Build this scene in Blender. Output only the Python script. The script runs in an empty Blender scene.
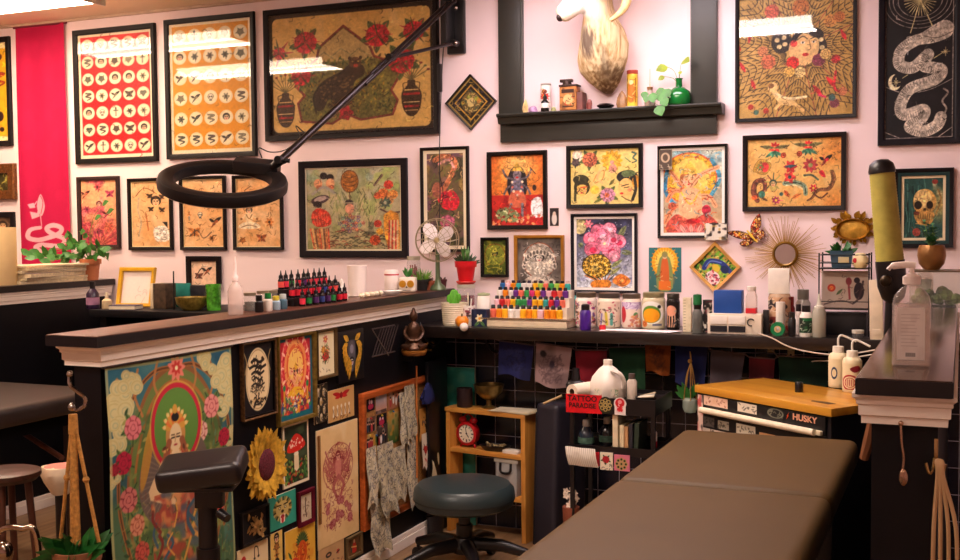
import bpy, bmesh, math, random
import numpy as np
from mathutils import Vector, Matrix
random.seed(7)
S = bpy.context.scene
COL = S.collection
PI = math.pi
# ---------------------------------------------------------------- camera model (960x560)
F = 1114.0
_Y = np.array([962-480, 220-280, F]); _Y /= np.linalg.norm(_Y)
_X = -np.array([-2100-480, 250-280, F]); _X -= _Y*_X.dot(_Y); _X /= np.linalg.norm(_X)
_Z = np.cross(_X, _Y)
RW = np.array([_X, _Y, _Z])
EYE = 1.42
def ray(x, y): return RW @ np.array([x-480.0, y-280.0, F])
def wz(x, y, z): d = ray(x, y); t = (z-EYE)/d[2]; return Vector((t*d[0], t*d[1], z))
def wx(x, y, X): d = ray(x, y); t = X/d[0]; return Vector((X, t*d[1], EYE+t*d[2]))
def wy(x, y, Y): d = ray(x, y); t = Y/d[1]; return Vector((t*d[0], Y, EYE+t*d[2]))
def mpp(p): return float((RW.T @ np.array([p[0], p[1], p[2]-EYE]))[2])/F     # metres per photo pixel there
cam = bpy.data.cameras.new('camera'); cam.sensor_width = 36; cam.lens = F*36/960; cam.clip_start = .02
co = bpy.data.objects.new('camera', cam); COL.objects.link(co)
_m = Matrix.Identity(4)
for i in range(3):
    _m[i][0] = RW[i][0]; _m[i][1] = -RW[i][1]; _m[i][2] = -RW[i][2]
co.matrix_world = Matrix.Translation((0, 0, EYE)) @ _m
S.camera = co
YW, ZCEIL, XP = 4.80, 2.57, -2.25          # back wall, ceiling, face of the pony wall
ZB, ZC, YC = 1.12, .97, 4.45               # bar top, back counter top, back counter front edge
# ---------------------------------------------------------------- materials
def lin(c): return tuple((v/12.92 if v <= .04045 else ((v+.055)/1.055)**2.4) for v in c)
def hx(s): return tuple(int(s[i:i+2], 16)/255 for i in (0, 2, 4))
MC = {}
def mat(col, rough=.5, metal=0, var=.12, scale=18, bump=0, emit=0, coat=0, spec=.5, sheen=0, alpha=1, trans=0, stretch=None):
    if isinstance(col, str): col = hx(col)
    key = (col, rough, metal, var, scale, bump, emit, coat, spec, sheen, alpha, trans, stretch)
    if key in MC: return MC[key]
    m = bpy.data.materials.new('surface'); m.use_nodes = True
    nt = m.node_tree; b = nt.nodes['Principled BSDF']
    L = lin(col)
    tc = nt.nodes.new('ShaderNodeTexCoord'); nz = nt.nodes.new('ShaderNodeTexNoise')
    nz.inputs['Scale'].default_value = scale; nz.inputs['Detail'].default_value = 4
    if stretch:
        mp = nt.nodes.new('ShaderNodeMapping'); mp.inputs['Scale'].default_value = stretch
        nt.links.new(tc.outputs['Object'], mp.inputs['Vector']); nt.links.new(mp.outputs[0], nz.inputs['Vector'])
    else: nt.links.new(tc.outputs['Object'], nz.inputs['Vector'])
    rp = nt.nodes.new('ShaderNodeValToRGB')
    rp.color_ramp.elements[0].position = .3; rp.color_ramp.elements[1].position = .7
    rp.color_ramp.elements[0].color = (*[v*(1-var) for v in L], 1)
    rp.color_ramp.elements[1].color = (*[min(1, v*(1+var)) for v in L], 1)
    nt.links.new(nz.outputs['Fac'], rp.inputs[0]); nt.links.new(rp.outputs[0], b.inputs['Base Color'])
    b.inputs['Roughness'].default_value = rough; b.inputs['Metallic'].default_value = metal
    b.inputs['Specular IOR Level'].default_value = spec
    b.inputs['Coat Weight'].default_value = coat; b.inputs['Coat Roughness'].default_value = .08
    b.inputs['Sheen Weight'].default_value = sheen
    b.inputs['Alpha'].default_value = alpha; b.inputs['Transmission Weight'].default_value = trans
    if emit:
        nt.links.new(rp.outputs[0], b.inputs['Emission Color']); b.inputs['Emission Strength'].default_value = emit
    if bump:
        bp = nt.nodes.new('ShaderNodeBump'); bp.inputs['Strength'].default_value = bump; bp.inputs['Distance'].default_value = .01
        nt.links.new(nz.outputs['Fac'], bp.inputs['Height']); nt.links.new(bp.outputs[0], b.inputs['Normal'])
    MC[key] = m
    return m
def wood(c1, c2, scale=3, rough=.45, axis=0, coat=0):
    key = ('wood', c1, c2, scale, rough, axis, coat)
    if key in MC: return MC[key]
    m = bpy.data.materials.new('wood'); m.use_nodes = True
    nt = m.node_tree; b = nt.nodes['Principled BSDF']
    tc = nt.nodes.new('ShaderNodeTexCoord'); mp = nt.nodes.new('ShaderNodeMapping')
    sc = [14, 14, 14]; sc[axis] = 1.2; mp.inputs['Scale'].default_value = sc
    nz = nt.nodes.new('ShaderNodeTexNoise'); nz.inputs['Scale'].default_value = scale; nz.inputs['Detail'].default_value = 6
    nz.inputs['Distortion'].default_value = .6
    rp = nt.nodes.new('ShaderNodeValToRGB'); rp.color_ramp.elements[0].position = .3; rp.color_ramp.elements[1].position = .72
    rp.color_ramp.elements[0].color = (*lin(hx(c1)), 1); rp.color_ramp.elements[1].color = (*lin(hx(c2)), 1)
    nt.links.new(tc.outputs['Object'], mp.inputs[0]); nt.links.new(mp.outputs[0], nz.inputs['Vector'])
    nt.links.new(nz.outputs['Fac'], rp.inputs[0]); nt.links.new(rp.outputs[0], b.inputs['Base Color'])
    b.inputs['Roughness'].default_value = rough; b.inputs['Coat Weight'].default_value = coat; b.inputs['Coat Roughness'].default_value = .15
    MC[key] = m
    return m
def glassmat(tint=(1, 1, 1), fres=1.5, rough=.03, body=0.0):
    """clear pane: straight-through transparency plus real fresnel reflection"""
    key = ('glass', tint, fres, rough, body)
    if key in MC: return MC[key]
    m = bpy.data.materials.new('glass'); m.use_nodes = True
    nt = m.node_tree; nt.nodes.remove(nt.nodes['Principled BSDF']); out = nt.nodes['Material Output']
    tr = nt.nodes.new('ShaderNodeBsdfTransparent'); tr.inputs[0].default_value = (*tint, 1)
    gl = nt.nodes.new('ShaderNodeBsdfGlossy'); gl.inputs['Roughness'].default_value = rough
    df = nt.nodes.new('ShaderNodeBsdfDiffuse'); df.inputs[0].default_value = (*tint, 1)
    lw = nt.nodes.new('ShaderNodeLayerWeight'); lw.inputs[0].default_value = .5          # Schlick from the facing angle: same on both sides of a thin sheet
    pw = nt.nodes.new('ShaderNodeMath'); pw.operation = 'POWER'; pw.inputs[1].default_value = 5; nt.links.new(lw.outputs['Facing'], pw.inputs[0])
    fr = nt.nodes.new('ShaderNodeMapRange'); r0 = ((fres-1)/(fres+1))**2; fr.inputs[3].default_value = r0; fr.inputs[4].default_value = 1; nt.links.new(pw.outputs[0], fr.inputs[0])
    m1 = nt.nodes.new('ShaderNodeMixShader'); m1.inputs[0].default_value = body
    nt.links.new(tr.outputs[0], m1.inputs[1]); nt.links.new(df.outputs[0], m1.inputs[2])
    m2 = nt.nodes.new('ShaderNodeMixShader')
    nt.links.new(fr.outputs[0], m2.inputs[0]); nt.links.new(m1.outputs[0], m2.inputs[1]); nt.links.new(gl.outputs[0], m2.inputs[2])
    nt.links.new(m2.outputs[0], out.inputs[0])
    MC[key] = m
    return m
def printmat(rough=.55, coat=0.0, weave=0):
    key = ('print', rough, coat, weave)
    if key in MC: return MC[key]
    m = bpy.data.materials.new('printed_ink'); m.use_nodes = True
    nt = m.node_tree; b = nt.nodes['Principled BSDF']
    at = nt.nodes.new('ShaderNodeAttribute'); at.attribute_name = 'ink'
    nz = nt.nodes.new('ShaderNodeTexNoise'); nz.inputs['Scale'].default_value = 60
    mx = nt.nodes.new('ShaderNodeMix'); mx.data_type = 'RGBA'; mx.blend_type = 'MULTIPLY'; mx.inputs[0].default_value = .10
    tc = nt.nodes.new('ShaderNodeTexCoord'); nt.links.new(tc.outputs['Object'], nz.inputs['Vector'])
    nt.links.new(at.outputs['Color'], mx.inputs[6]); nt.links.new(nz.outputs['Fac'], mx.inputs[7])
    nt.links.new(mx.outputs[2], b.inputs['Base Color'])
    b.inputs['Roughness'].default_value = rough; b.inputs['Coat Weight'].default_value = coat; b.inputs['Coat Roughness'].default_value = .05
    b.inputs['Specular IOR Level'].default_value = .35
    MC[key] = m
    return m
# ---------------------------------------------------------------- objects
def link(o, parent=None):
    COL.objects.link(o)
    if parent is not None: o.parent = parent
    return o
def tag(o, label, cat, group=None, kind=None):
    if label: o['label'] = label
    if cat: o['category'] = cat
    if group: o['group'] = group
    if kind: o['kind'] = kind
    return o
def thing(name, label, cat, loc=(0, 0, 0), rz=0, group=None, rot=None):
    o = bpy.data.objects.new(name, None); o.empty_display_size = .05
    link(o); o.location = loc; o.rotation_euler = rot if rot else (0, 0, rz)
    return tag(o, label, cat, group)
def struct(o): o['kind'] = 'structure'; return o
class B:
    def __init__(s): s.v = []; s.f = []; s.m = []
    def add(s, vs, fs, m=0):
        o = len(s.v); s.v += [tuple(v) for v in vs]; s.f += [tuple(i+o for i in f) for f in fs]; s.m += [m]*len(fs); return s
    def box(s, x0, y0, z0, x1, y1, z1, m=0, M=None):
        vs = [Vector((x, y, z)) for z in (z0, z1) for y in (y0, y1) for x in (x0, x1)]
        if M is not None: vs = [M @ v for v in vs]
        return s.add(vs, [(0, 2, 3, 1), (4, 5, 7, 6), (0, 1, 5, 4), (2, 6, 7, 3), (0, 4, 6, 2), (1, 3, 7, 5)], m)
    def cyl(s, p0, p1, r0, r1=None, n=16, m=0, caps=True):
        p0, p1 = Vector(p0), Vector(p1); r1 = r0 if r1 is None else r1
        q = (p1-p0).to_track_quat('Z', 'Y'); vs = []
        for p, r in ((p0, r0), (p1, r1)):
            for i in range(n):
                a = 2*PI*i/n; vs.append(p+q @ Vector((r*math.cos(a), r*math.sin(a), 0)))
        fs = [(i, (i+1) % n, n+(i+1) % n, n+i) for i in range(n)]
        if caps: fs += [tuple(range(n-1, -1, -1)), tuple(range(n, 2*n))]
        return s.add(vs, fs, m)
    def lathe(s, prof, n=24, c=(0, 0, 0), m=0, sx=1, sy=1, M=None, wob=None):
        vs = []; fs = []
        for r, z in prof:
            for i in range(n):
                a = 2*PI*i/n; k = wob(a, z) if wob else 1
                v = Vector((c[0]+r*k*sx*math.cos(a), c[1]+r*k*sy*math.sin(a), c[2]+z)); vs.append(M @ v if M is not None else v)
        for j in range(len(prof)-1):
            for i in range(n):
                fs.append((j*n+i, j*n+(i+1) % n, (j+1)*n+(i+1) % n, (j+1)*n+i))
        ring = prof[0] == prof[-1]
        if prof[0][0] > 1e-6 and not ring: fs.append(tuple(range(n-1, -1, -1)))
        if prof[-1][0] > 1e-6 and not ring: k = (len(prof)-1)*n; fs.append(tuple(range(k, k+n)))
        return s.add(vs, fs, m)
    def tube(s, pts, r, n=8, closed=False, m=0):
        pts = [Vector(p) for p in pts]; N = len(pts); vs = []; fs = []
        rr = r if isinstance(r, (list, tuple)) else [r]*N
        prev = None
        for i, p in enumerate(pts):
            a = pts[(i-1) % N] if (closed or i > 0) else p; b = pts[(i+1) % N] if (closed or i < N-1) else p
            t = (b-a).normalized() if (b-a).length > 1e-9 else Vector((0, 0, 1))
            if prev is None:
                u = t.cross(Vector((0, 0, 1)));
                if u.length < 1e-3: u = t.cross(Vector((1, 0, 0)))
            else: u = prev-t*prev.dot(t)
            u.normalize(); prev = u; w = t.cross(u)
            for k in range(n):
                an = 2*PI*k/n; vs.append(p+(u*math.cos(an)+w*math.sin(an))*rr[i])
        M_ = N if closed else N-1
        for i in range(M_):
            j = (i+1) % N
            for k in range(n): fs.append((i*n+k, i*n+(k+1) % n, j*n+(k+1) % n, j*n+k))
        if not closed: fs += [tuple(range(n-1, -1, -1)), tuple(range((N-1)*n, N*n))]
        return s.add(vs, fs, m)
    def sph(s, c, r, n=16, m=0, M=None):
        if not isinstance(r, (tuple, list)): r = (r, r, r)
        k = n//2; vs = []; fs = []
        for j in range(k+1):
            t = PI*j/k
            for i in range(n):
                a = 2*PI*i/n; v = Vector((c[0]+r[0]*math.sin(t)*math.cos(a), c[1]+r[1]*math.sin(t)*math.sin(a), c[2]-r[2]*math.cos(t)))
                vs.append(M @ v if M is not None else v)
        for j in range(k):
            for i in range(n): fs.append((j*n+i, j*n+(i+1) % n, (j+1)*n+(i+1) % n, (j+1)*n+i))
        return s.add(vs, fs, m)
    def prism(s, poly, y0, y1, m=0, M=None):
        """polygon in (x, z), extruded along y"""
        n = len(poly); vs = [Vector((x, y, z)) for y in (y0, y1) for x, z in poly]
        if M is not None: vs = [M @ v for v in vs]
        fs = [tuple(range(n)), tuple(range(2*n-1, n-1, -1))]+[(i, n+i, n+(i+1) % n, (i+1) % n) for i in range(n)]
        return s.add(vs, fs, m)
    def loft(s, rings, m=0, caps=True):
        n = len(rings[0]); vs = [v for r in rings for v in r]; fs = []
        for j in range(len(rings)-1):
            for i in range(n): fs.append((j*n+i, j*n+(i+1) % n, (j+1)*n+(i+1) % n, (j+1)*n+i))
        if caps: fs += [tuple(range(n-1, -1, -1)), tuple(range((len(rings)-1)*n, len(rings)*n))]
        return s.add(vs, fs, m)
    def build(s, name, mats, parent=None, smooth=True, bev=0, seg=2, sub=0):
        me = bpy.data.meshes.new(name); me.from_pydata(s.v, [], s.f)
        bm = bmesh.new(); bm.from_mesh(me)
        bmesh.ops.remove_doubles(bm, verts=bm.verts, dist=1e-6)
        for f, mi in zip(bm.faces, s.m) if len(bm.faces) == len(s.m) else (): f.material_index = mi
        bmesh.ops.recalc_face_normals(bm, faces=bm.faces)
        if bev:
            es = [e for e in bm.edges if len(e.link_faces) == 2 and e.calc_face_angle(0) > .5]
            bmesh.ops.bevel(bm, geom=es, offset=bev, segments=seg, affect='EDGES', profile=.6, clamp_overlap=True)
        bm.to_mesh(me); bm.free()
        for mm in (mats if isinstance(mats, (list, tuple)) else [mats]): me.materials.append(mm)
        if smooth:
            me.polygons.foreach_set('use_smooth', [True]*len(me.polygons)); me.set_sharp_from_angle(angle=.7)
        o = link(bpy.data.objects.new(name, me), parent)
        if sub:
            md = o.modifiers.new('s', 'SUBSURF'); md.levels = md.render_levels = sub
        return o
def dup(root, loc, rz=None, label=None, group=None):
    r = root.copy(); COL.objects.link(r); r.location = loc
    if rz is not None: r.rotation_euler = (0, 0, rz)
    if label: r['label'] = label
    if group: r['group'] = group
    for ch in list(root.children):
        c = ch.copy(); COL.objects.link(c); c.parent = r
        for g in ch.children:
            d = g.copy(); COL.objects.link(d); d.parent = c
    return r
def sp(pts, n=8, closed=False):
    """Catmull-Rom through points of any dimension"""
    P = [np.array(p, float) for p in pts]; N = len(P); out = []
    for i in range(N if closed else N-1):
        a = P[(i-1) % N] if (closed or i > 0) else P[0]; b = P[i]; c = P[(i+1) % N]
        d = P[(i+2) % N] if (closed or i+2 < N) else P[-1]
        for k in range(n):
            t = k/n
            out.append(tuple(.5*((2*b)+(c-a)*t+(2*a-5*b+4*c-d)*t*t+(3*b-a-3*c+d)*t**3)))
    if not closed: out.append(tuple(P[-1]))
    return out
# ---------------------------------------------------------------- printed art: a small raster painter whose pixels become vertex ink
class Cv:
    def __init__(s, box, base='e8c890', res=1.5):
        s.x0, s.y0, s.x1, s.y1 = box; s.res = res
        s.W = max(4, int((s.x1-s.x0)*res)+1); s.H = max(4, int((s.y1-s.y0)*res)+1)
        xs = np.linspace(s.x0, s.x1, s.W); ys = np.linspace(s.y0, s.y1, s.H)
        s.X, s.Y = np.meshgrid(xs, ys); s.a = np.zeros((s.H, s.W, 3)); s.a[:] = s.c(base); s.base = s.c(base)
        s.rng = random.Random(int(s.x0*7+s.y0*13)); s.np = np.random.RandomState(int(abs(s.x0*7+s.y0*13)) % 9999)
    @staticmethod
    def c(c): return np.array(hx(c) if isinstance(c, str) else c)
    def win(s, x0, y0, x1, y1):
        kx = (s.W-1)/(s.x1-s.x0); ky = (s.H-1)/(s.y1-s.y0)
        a = max(0, int((x0-s.x0)*kx)-1); b = min(s.W, int((x1-s.x0)*kx)+3); c = max(0, int((y0-s.y0)*ky)-1); d = min(s.H, int((y1-s.y0)*ky)+3)
        return (slice(c, max(c, d)), slice(a, max(a, b)))
    def put(s, w, mask, col, a=1):
        m = (np.clip(mask, 0, 1)*a)[..., None]; s.a[w] = s.a[w]*(1-m)+s.c(col)*m
    def ell(s, x, y, rx, ry=None, col='000000', a=1, rot=0, ring=0):
        ry = rx if ry is None else ry; R = max(rx, ry)+ring+1; w = s.win(x-R, y-R, x+R, y+R)
        dx = s.X[w]-x; dy = s.Y[w]-y
        if rot: cs, sn = math.cos(rot), math.sin(rot); dx, dy = dx*cs+dy*sn, -dx*sn+dy*cs
        d = (np.sqrt((dx/max(rx, .01))**2+(dy/max(ry, .01))**2)-1)*min(rx, ry)
        if ring: d = np.abs(d)-ring/2
        s.put(w, .5-d*s.res, col, a); return s
    def _sd(s, w, pts, closed):
        X, Y = s.X[w], s.Y[w]; D = np.full(X.shape, 1e9); n = len(pts); ins = np.zeros(X.shape, bool)
        for i in range(n if closed else n-1):
            (ax, ay), (bx, by) = pts[i][:2], pts[(i+1) % n][:2]
            ex, ey = bx-ax, by-ay; L = ex*ex+ey*ey+1e-9
            t = np.clip(((X-ax)*ex+(Y-ay)*ey)/L, 0, 1); D = np.minimum(D, (X-ax-t*ex)**2+(Y-ay-t*ey)**2)
            if closed and ay != by:
                ins ^= ((ay > Y) != (by > Y)) & (X < (bx-ax)*(Y-ay)/(by-ay)+ax)
        return np.sqrt(D), ins
    def line(s, pts, wd=1, col='201810', a=1, closed=False, k=0):
        if k: pts = sp(pts, k, closed)
        xs = [p[0] for p in pts]; ys = [p[1] for p in pts]; w = s.win(min(xs)-wd, min(ys)-wd, max(xs)+wd, max(ys)+wd)
        if s.X[w].size == 0: return s
        D, _ = s._sd(w, pts, closed); s.put(w, (wd/2-D)*s.res+.5, col, a); return s
    def poly(s, pts, col, a=1, k=0):
        if k: pts = sp(pts, k, True)
        xs = [p[0] for p in pts]; ys = [p[1] for p in pts]; w = s.win(min(xs), min(ys), max(xs), max(ys))
        if s.X[w].size == 0: return s
        D, i = s._sd(w, pts, True); s.put(w, np.where(i, D, -D)*s.res+.5, col, a); return s
    def rect(s, x0, y0, x1, y1, col, a=1): return s.poly([(x0, y0), (x1, y0), (x1, y1), (x0, y1)], col, a)
    def noise(s, cell, seed=0):
        r = np.random.RandomState(seed+11); gx = int((s.x1-s.x0)/cell)+3; gy = int((s.y1-s.y0)/cell)+3; g = r.rand(gy, gx)
        u = (s.X-s.x0)/cell; v = (s.Y-s.y0)/cell; i = u.astype(int); j = v.astype(int); fu = u-i; fv = v-j
        fu = fu*fu*(3-2*fu); fv = fv*fv*(3-2*fv)
        return (g[j, i]*(1-fu)+g[j, i+1]*fu)*(1-fv)+(g[j+1, i]*(1-fu)+g[j+1, i+1]*fu)*fv
    def mottle(s, col, cell=6, thr=.5, a=.6, seed=0, box=None, soft=4):
        m = np.clip((s.noise(cell, seed)-thr)*soft, 0, 1)
        if box:
            bx = (s.X > box[0]) & (s.X < box[2]) & (s.Y > box[1]) & (s.Y < box[3]); m = m*bx
        s.put((slice(None), slice(None)), m, col, a); return s
    def vgrad(s, c0, c1, y0=None, y1=None):
        y0 = s.y0 if y0 is None else y0; y1 = s.y1 if y1 is None else y1
        t = np.clip((s.Y-y0)/(y1-y0), 0, 1)[..., None]; s.a[:] = s.c(c0)*(1-t)+s.c(c1)*t; return s
    def rgrad(s, x, y, r, col, a=1):
        d = np.sqrt((s.X-x)**2+(s.Y-y)**2)/r; s.put((slice(None), slice(None)), np.clip(1-d, 0, 1), col, a); return s
    def grain(s, amt, n=None):
        """fine pen work and mottled ink over the whole sheet"""
        if not amt: return s
        A = s.x1-s.x0; H = s.y1-s.y0; g = s.a.mean(2)
        w_ = np.clip(np.abs(s.a-s.base).max(2)*3, .25, 1)
        for cell, k, sd in ((1.1, .6, 31), (2.2, .65, 32), (5, .45, 33)): s.a *= (1+w_*amt*k*(s.noise(cell, sd)*2-1))[..., None]
        for _ in range(int(A*H*.028*amt/.3)):
            x, y = s.rng.uniform(s.x0, s.x1), s.rng.uniform(s.y0, s.y1); j, i = min(s.H-1, int((y-s.y0)*s.res)), min(s.W-1, int((x-s.x0)*s.res)); c = s.a[j, i]
            if np.abs(c-s.base).max() < .22 and s.rng.random() < .8: continue
            f = s.rng.choice((.35, .55, .6, 1.35)); t = s.rng.uniform(0, 6.3); L = s.rng.uniform(1.2, 3.4)
            s.line([(x, y), (x+L*math.cos(t), y+L*math.sin(t)), (x+L*1.6*math.cos(t+.7), y+L*1.6*math.sin(t+.7))], s.rng.uniform(.4, .8), np.clip(c*f, 0, 1), .75)
        s.a = np.clip(s.a, 0, 1); return s
    # motifs
    def leaf(s, x0, y0, x1, y1, wd, col='3f7a3a', vein='20301a'):
        dx, dy = x1-x0, y1-y0; L = math.hypot(dx, dy)+1e-6; nx, ny = -dy/L*wd/2, dx/L*wd/2; mx, my = x0+dx*.45, y0+dy*.45
        s.poly([(x0, y0), (mx+nx, my+ny), (x1, y1), (mx-nx, my-ny)], col, 1, 4)
        if vein: s.line([(x0, y0), (x1, y1)], .5, vein, .7)
        return s
    def rose(s, x, y, r, col='d0202c', dk='5a0a14', lf='3f7a3a', n=7):
        if lf:
            for k in range(5):
                t = 1.25*k+.4; s.leaf(x+r*.6*math.cos(t), y+r*.6*math.sin(t), x+r*1.6*math.cos(t), y+r*1.6*math.sin(t), r*.6, lf)
        for ring, q, cc in ((1, n, col), (.62, 5, dk), (.56, 5, col), (.26, 3, dk), (.2, 3, col)):
            for k in range(q):
                t = 2*PI*k/q+ring*3; s.ell(x+r*ring*.55*math.cos(t), y+r*ring*.55*math.sin(t), r*.5*ring+.3, r*.45*ring+.3, cc)
            if ring == 1:
                for k in range(q):
                    t = 2*PI*(k+.5)/q+3; s.line([(x+r*.35*math.cos(t), y+r*.35*math.sin(t)), (x+r*math.cos(t), y+r*math.sin(t))], max(.5, r*.09), dk, .8)
        return s
    def petals(s, x, y, r, col, n=8, core='e8c040', wd=.5):
        for k in range(n):
            t = 2*PI*k/n; s.leaf(x, y, x+r*math.cos(t), y+r*math.sin(t), r*wd, col, None)
        s.ell(x, y, r*.28, None, core); return s
    def face(s, x, y, r, skin='f0c8a0', hair='1a1416', tilt=0, lip='c02030'):
        s.ell(x, y-r*.25, r*1.25, r*1.2, hair); s.ell(x, y, r*.8, r*1.05, skin, 1, tilt)
        s.poly([(x-r*.9, y-r*.5), (x, y-r*1.2), (x+r*.9, y-r*.5), (x, y-r*.75)], hair, 1, 4)
        for d in (-1, 1):
            s.line([(x+d*r*.6, y-r*.28), (x+d*r*.18, y-r*.3)], max(.5, r*.1), hair); s.ell(x+d*r*.36, y-r*.06, r*.17, r*.09, hair)
            s.ell(x+d*r*.5, y+r*.3, r*.2, r*.16, 'e88080', .5)
        s.line([(x, y-.05*r), (x-r*.1, y+r*.28), (x+r*.06, y+r*.3)], max(.4, r*.07), '804030', .8)
        s.ell(x, y+r*.58, r*.24, r*.11, lip); return s
    def deity(s, x, y, h, skin='e8c0a0', robe='c83030', halo='f0c050', crown='e0b040', arms=4, lotus='e07090'):
        """seated many-armed figure, y = seat line, h = height"""
        if halo: s.ell(x, y-h*.62, h*.42, h*.46, halo); s.ell(x, y-h*.62, h*.42, h*.46, 'a04020', .8, 0, max(.6, h*.02))
        for k in range(arms):
            d = 1 if k % 2 else -1; q = k//2; ex, ey = x+d*h*(.3+.04*q), y-h*(.36+.2*q)
            s.line([(x+d*h*.1, y-h*.52), (x+d*h*.24, y-h*(.4+.08*q)), (ex, ey)], h*.065, skin, 1, False, 4); s.ell(ex, ey, h*.045, None, crown)
        s.poly([(x-h*.14, y-h*.56), (x+h*.14, y-h*.56), (x+h*.1, y-h*.2), (x-h*.1, y-h*.2)], skin, 1, 3)
        s.poly([(x-h*.42, y-h*.02), (x-h*.3, y-h*.18), (x, y-h*.26), (x+h*.3, y-h*.18), (x+h*.42, y-h*.02), (x, y+h*.03)], robe, 1, 4)
        s.line([(x-h*.3, y-h*.04), (x, y-h*.12), (x+h*.3, y-h*.04)], h*.03, crown, 1, False, 4)
        s.line([(x-h*.11, y-h*.52), (x, y-h*.36), (x+h*.11, y-h*.52)], h*.035, crown, 1, False, 4)
        s.face(x, y-h*.68, h*.105, skin); s.poly([(x-h*.12, y-h*.76), (x, y-h*1.0), (x+h*.12, y-h*.76)], crown)
        s.ell(x, y-h*.82, h*.03, None, robe)
        if lotus:
            for k in range(7):
                q = (k-3)/3; s.leaf(x+q*h*.3, y+h*.1, x+q*h*.46, y-h*.03*(1-abs(q)), h*.15, lotus, None)
        return s
    def snake(s, pts, wd, col='e0d8c0', dk='403830', k=8, scales=True, taper=True):
        P = sp(pts, k); n = len(P)
        for i in range(n-1):
            t = i/(n-1); w_ = wd*((1-t)**.5 if taper else 1)*(.75+.25*min(1, t*8))
            s.line(P[i:i+2], w_+max(.5, wd*.12), dk)
        for i in range(n-1):
            t = i/(n-1); w_ = wd*((1-t)**.5 if taper else 1)*(.75+.25*min(1, t*8)); s.line(P[i:i+2], w_, col)
        if scales:
            for i in range(1, n-1, 1):
                t = i/(n-1); w_ = wd*((1-t)**.5 if taper else 1)*.42; dx, dy = P[i+1][0]-P[i-1][0], P[i+1][1]-P[i-1][1]; L = math.hypot(dx, dy)+1e-6
                s.line([(P[i][0]-dy/L*w_, P[i][1]+dx/L*w_), (P[i][0], P[i][1])], .45, dk, .75)
        return s
    def flash(s, x, y, r, ink='1a1614', cols=('c02828', '3a7040', 'd8a030'), kind=None, a=1):
        """small tattoo-flash motif"""
        k = s.rng.randrange(9) if kind is None else kind; c0 = s.rng.choice(cols)
        if k == 0: s.rose(x, y, r*.6, c0, ink, cols[1 % len(cols)])
        elif k == 1:
            s.line([(x, y-r), (x, y+r*.9)], r*.28, ink); s.line([(x, y-r*.2), (x, y+r*.8)], r*.14, 'd8d0c0'); s.line([(x-r*.5, y-r*.3), (x+r*.5, y-r*.3)], r*.22, c0); s.ell(x, y-r*.8, r*.22, None, c0)
        elif k == 2:
            s.ell(x, y-r*.15, r*.62, r*.6, ink); s.ell(x, y-r*.18, r*.52, r*.5, 'e8dcc0'); s.rect(x-r*.3, y+r*.2, x+r*.3, y+r*.75, 'e8dcc0')
            for d in (-1, 1): s.ell(x+d*r*.22, y-r*.1, r*.16, r*.18, ink)
            for q in (-.2, 0, .2): s.line([(x+q*r, y+r*.4), (x+q*r, y+r*.75)], .5, ink)
        elif k == 3:
            for d in (-1, 1):
                s.leaf(x, y, x+d*r, y-r*.7, r*.75, c0, ink); s.leaf(x, y+r*.1, x+d*r*.75, y+r*.7, r*.6, c0, ink)
            s.line([(x, y-r*.5), (x, y+r*.6)], r*.16, ink)
        elif k == 4:
            for d in (-1, 1): s.ell(x+d*r*.33, y-r*.2, r*.42, None, c0)
            s.poly([(x-r*.7, y-r*.05), (x+r*.7, y-r*.05), (x, y+r*.9)], c0); s.line([(x-r*.8, y+r*.3), (x+r*.8, y-r*.1)], r*.2, 'e8dcc0'); s.line([(x-r*.8, y+r*.3), (x+r*.8, y-r*.1)], .5, ink)
        elif k == 5:
            s.leaf(x-r*.2, y, x+r, y-r*.8, r*.6, ink, None); s.leaf(x-r*.2, y, x-r, y-r*.5, r*.5, ink, None); s.leaf(x+r*.2, y-r*.2, x-r*.7, y+r*.9, r*.4, c0, ink); s.ell(x+r*.2, y-r*.1, r*.25, None, c0)
        elif k == 6: s.face(x, y, r*.6, 'e8c8a0', ink)
        elif k == 7: s.snake([(x-r*.6, y-r*.7), (x+r*.6, y-r*.5), (x-r*.6, y), (x+r*.6, y+r*.4), (x-r*.3, y+r*.9)], r*.3, c0, ink, 5, False)
        else:
            s.petals(x, y, r*.8, c0, 6, ink); s.line([(x, y), (x+r*.2, y+r)], r*.12, ink)
        return s
    def scatter(s, n, box, cols, r0=.5, r1=1.6, a=.9):
        for _ in range(n):
            x = s.rng.uniform(box[0], box[2]); y = s.rng.uniform(box[1], box[3]); r = s.rng.uniform(r0, r1)
            s.ell(x, y, r*s.rng.uniform(1, 2.2), r, s.rng.choice(cols), a, s.rng.uniform(0, 3))
        return s
    def squig(s, n, box, cols, L=5, wd=.7, a=.85):
        for _ in range(n):
            x = s.rng.uniform(box[0], box[2]); y = s.rng.uniform(box[1], box[3]); t = s.rng.uniform(0, 6.3); P = [(x, y)]
            for _k in range(4): t += s.rng.uniform(-1.2, 1.2); x += L/4*math.cos(t); y += L/4*math.sin(t); P.append((x, y))
            s.line(P, wd, s.rng.choice(cols), a)
        return s
    def sheet(s, name, fn, parent=None, m=None, hole=None):
        """turn the canvas into a mesh; fn(u, v) gives positions, u to the right and v up, both 0..1"""
        u, v = np.meshgrid(np.linspace(0, 1, s.W), np.linspace(1, 0, s.H)); x, y, z = fn(u, v)
        x, y, z = [np.broadcast_to(np.asarray(q, float), u.shape) for q in (x, y, z)]
        V = np.stack([x, y, z], -1).reshape(-1, 3); idx = np.arange(s.W*s.H).reshape(s.H, s.W)
        q = np.stack([idx[1:, :-1], idx[1:, 1:], idx[:-1, 1:], idx[:-1, :-1]], -1)
        q = q[hole(s.X, s.Y)[:-1, :-1]] if hole else q.reshape(-1, 4)
        me = bpy.data.meshes.new(name); nq = len(q)
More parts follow.
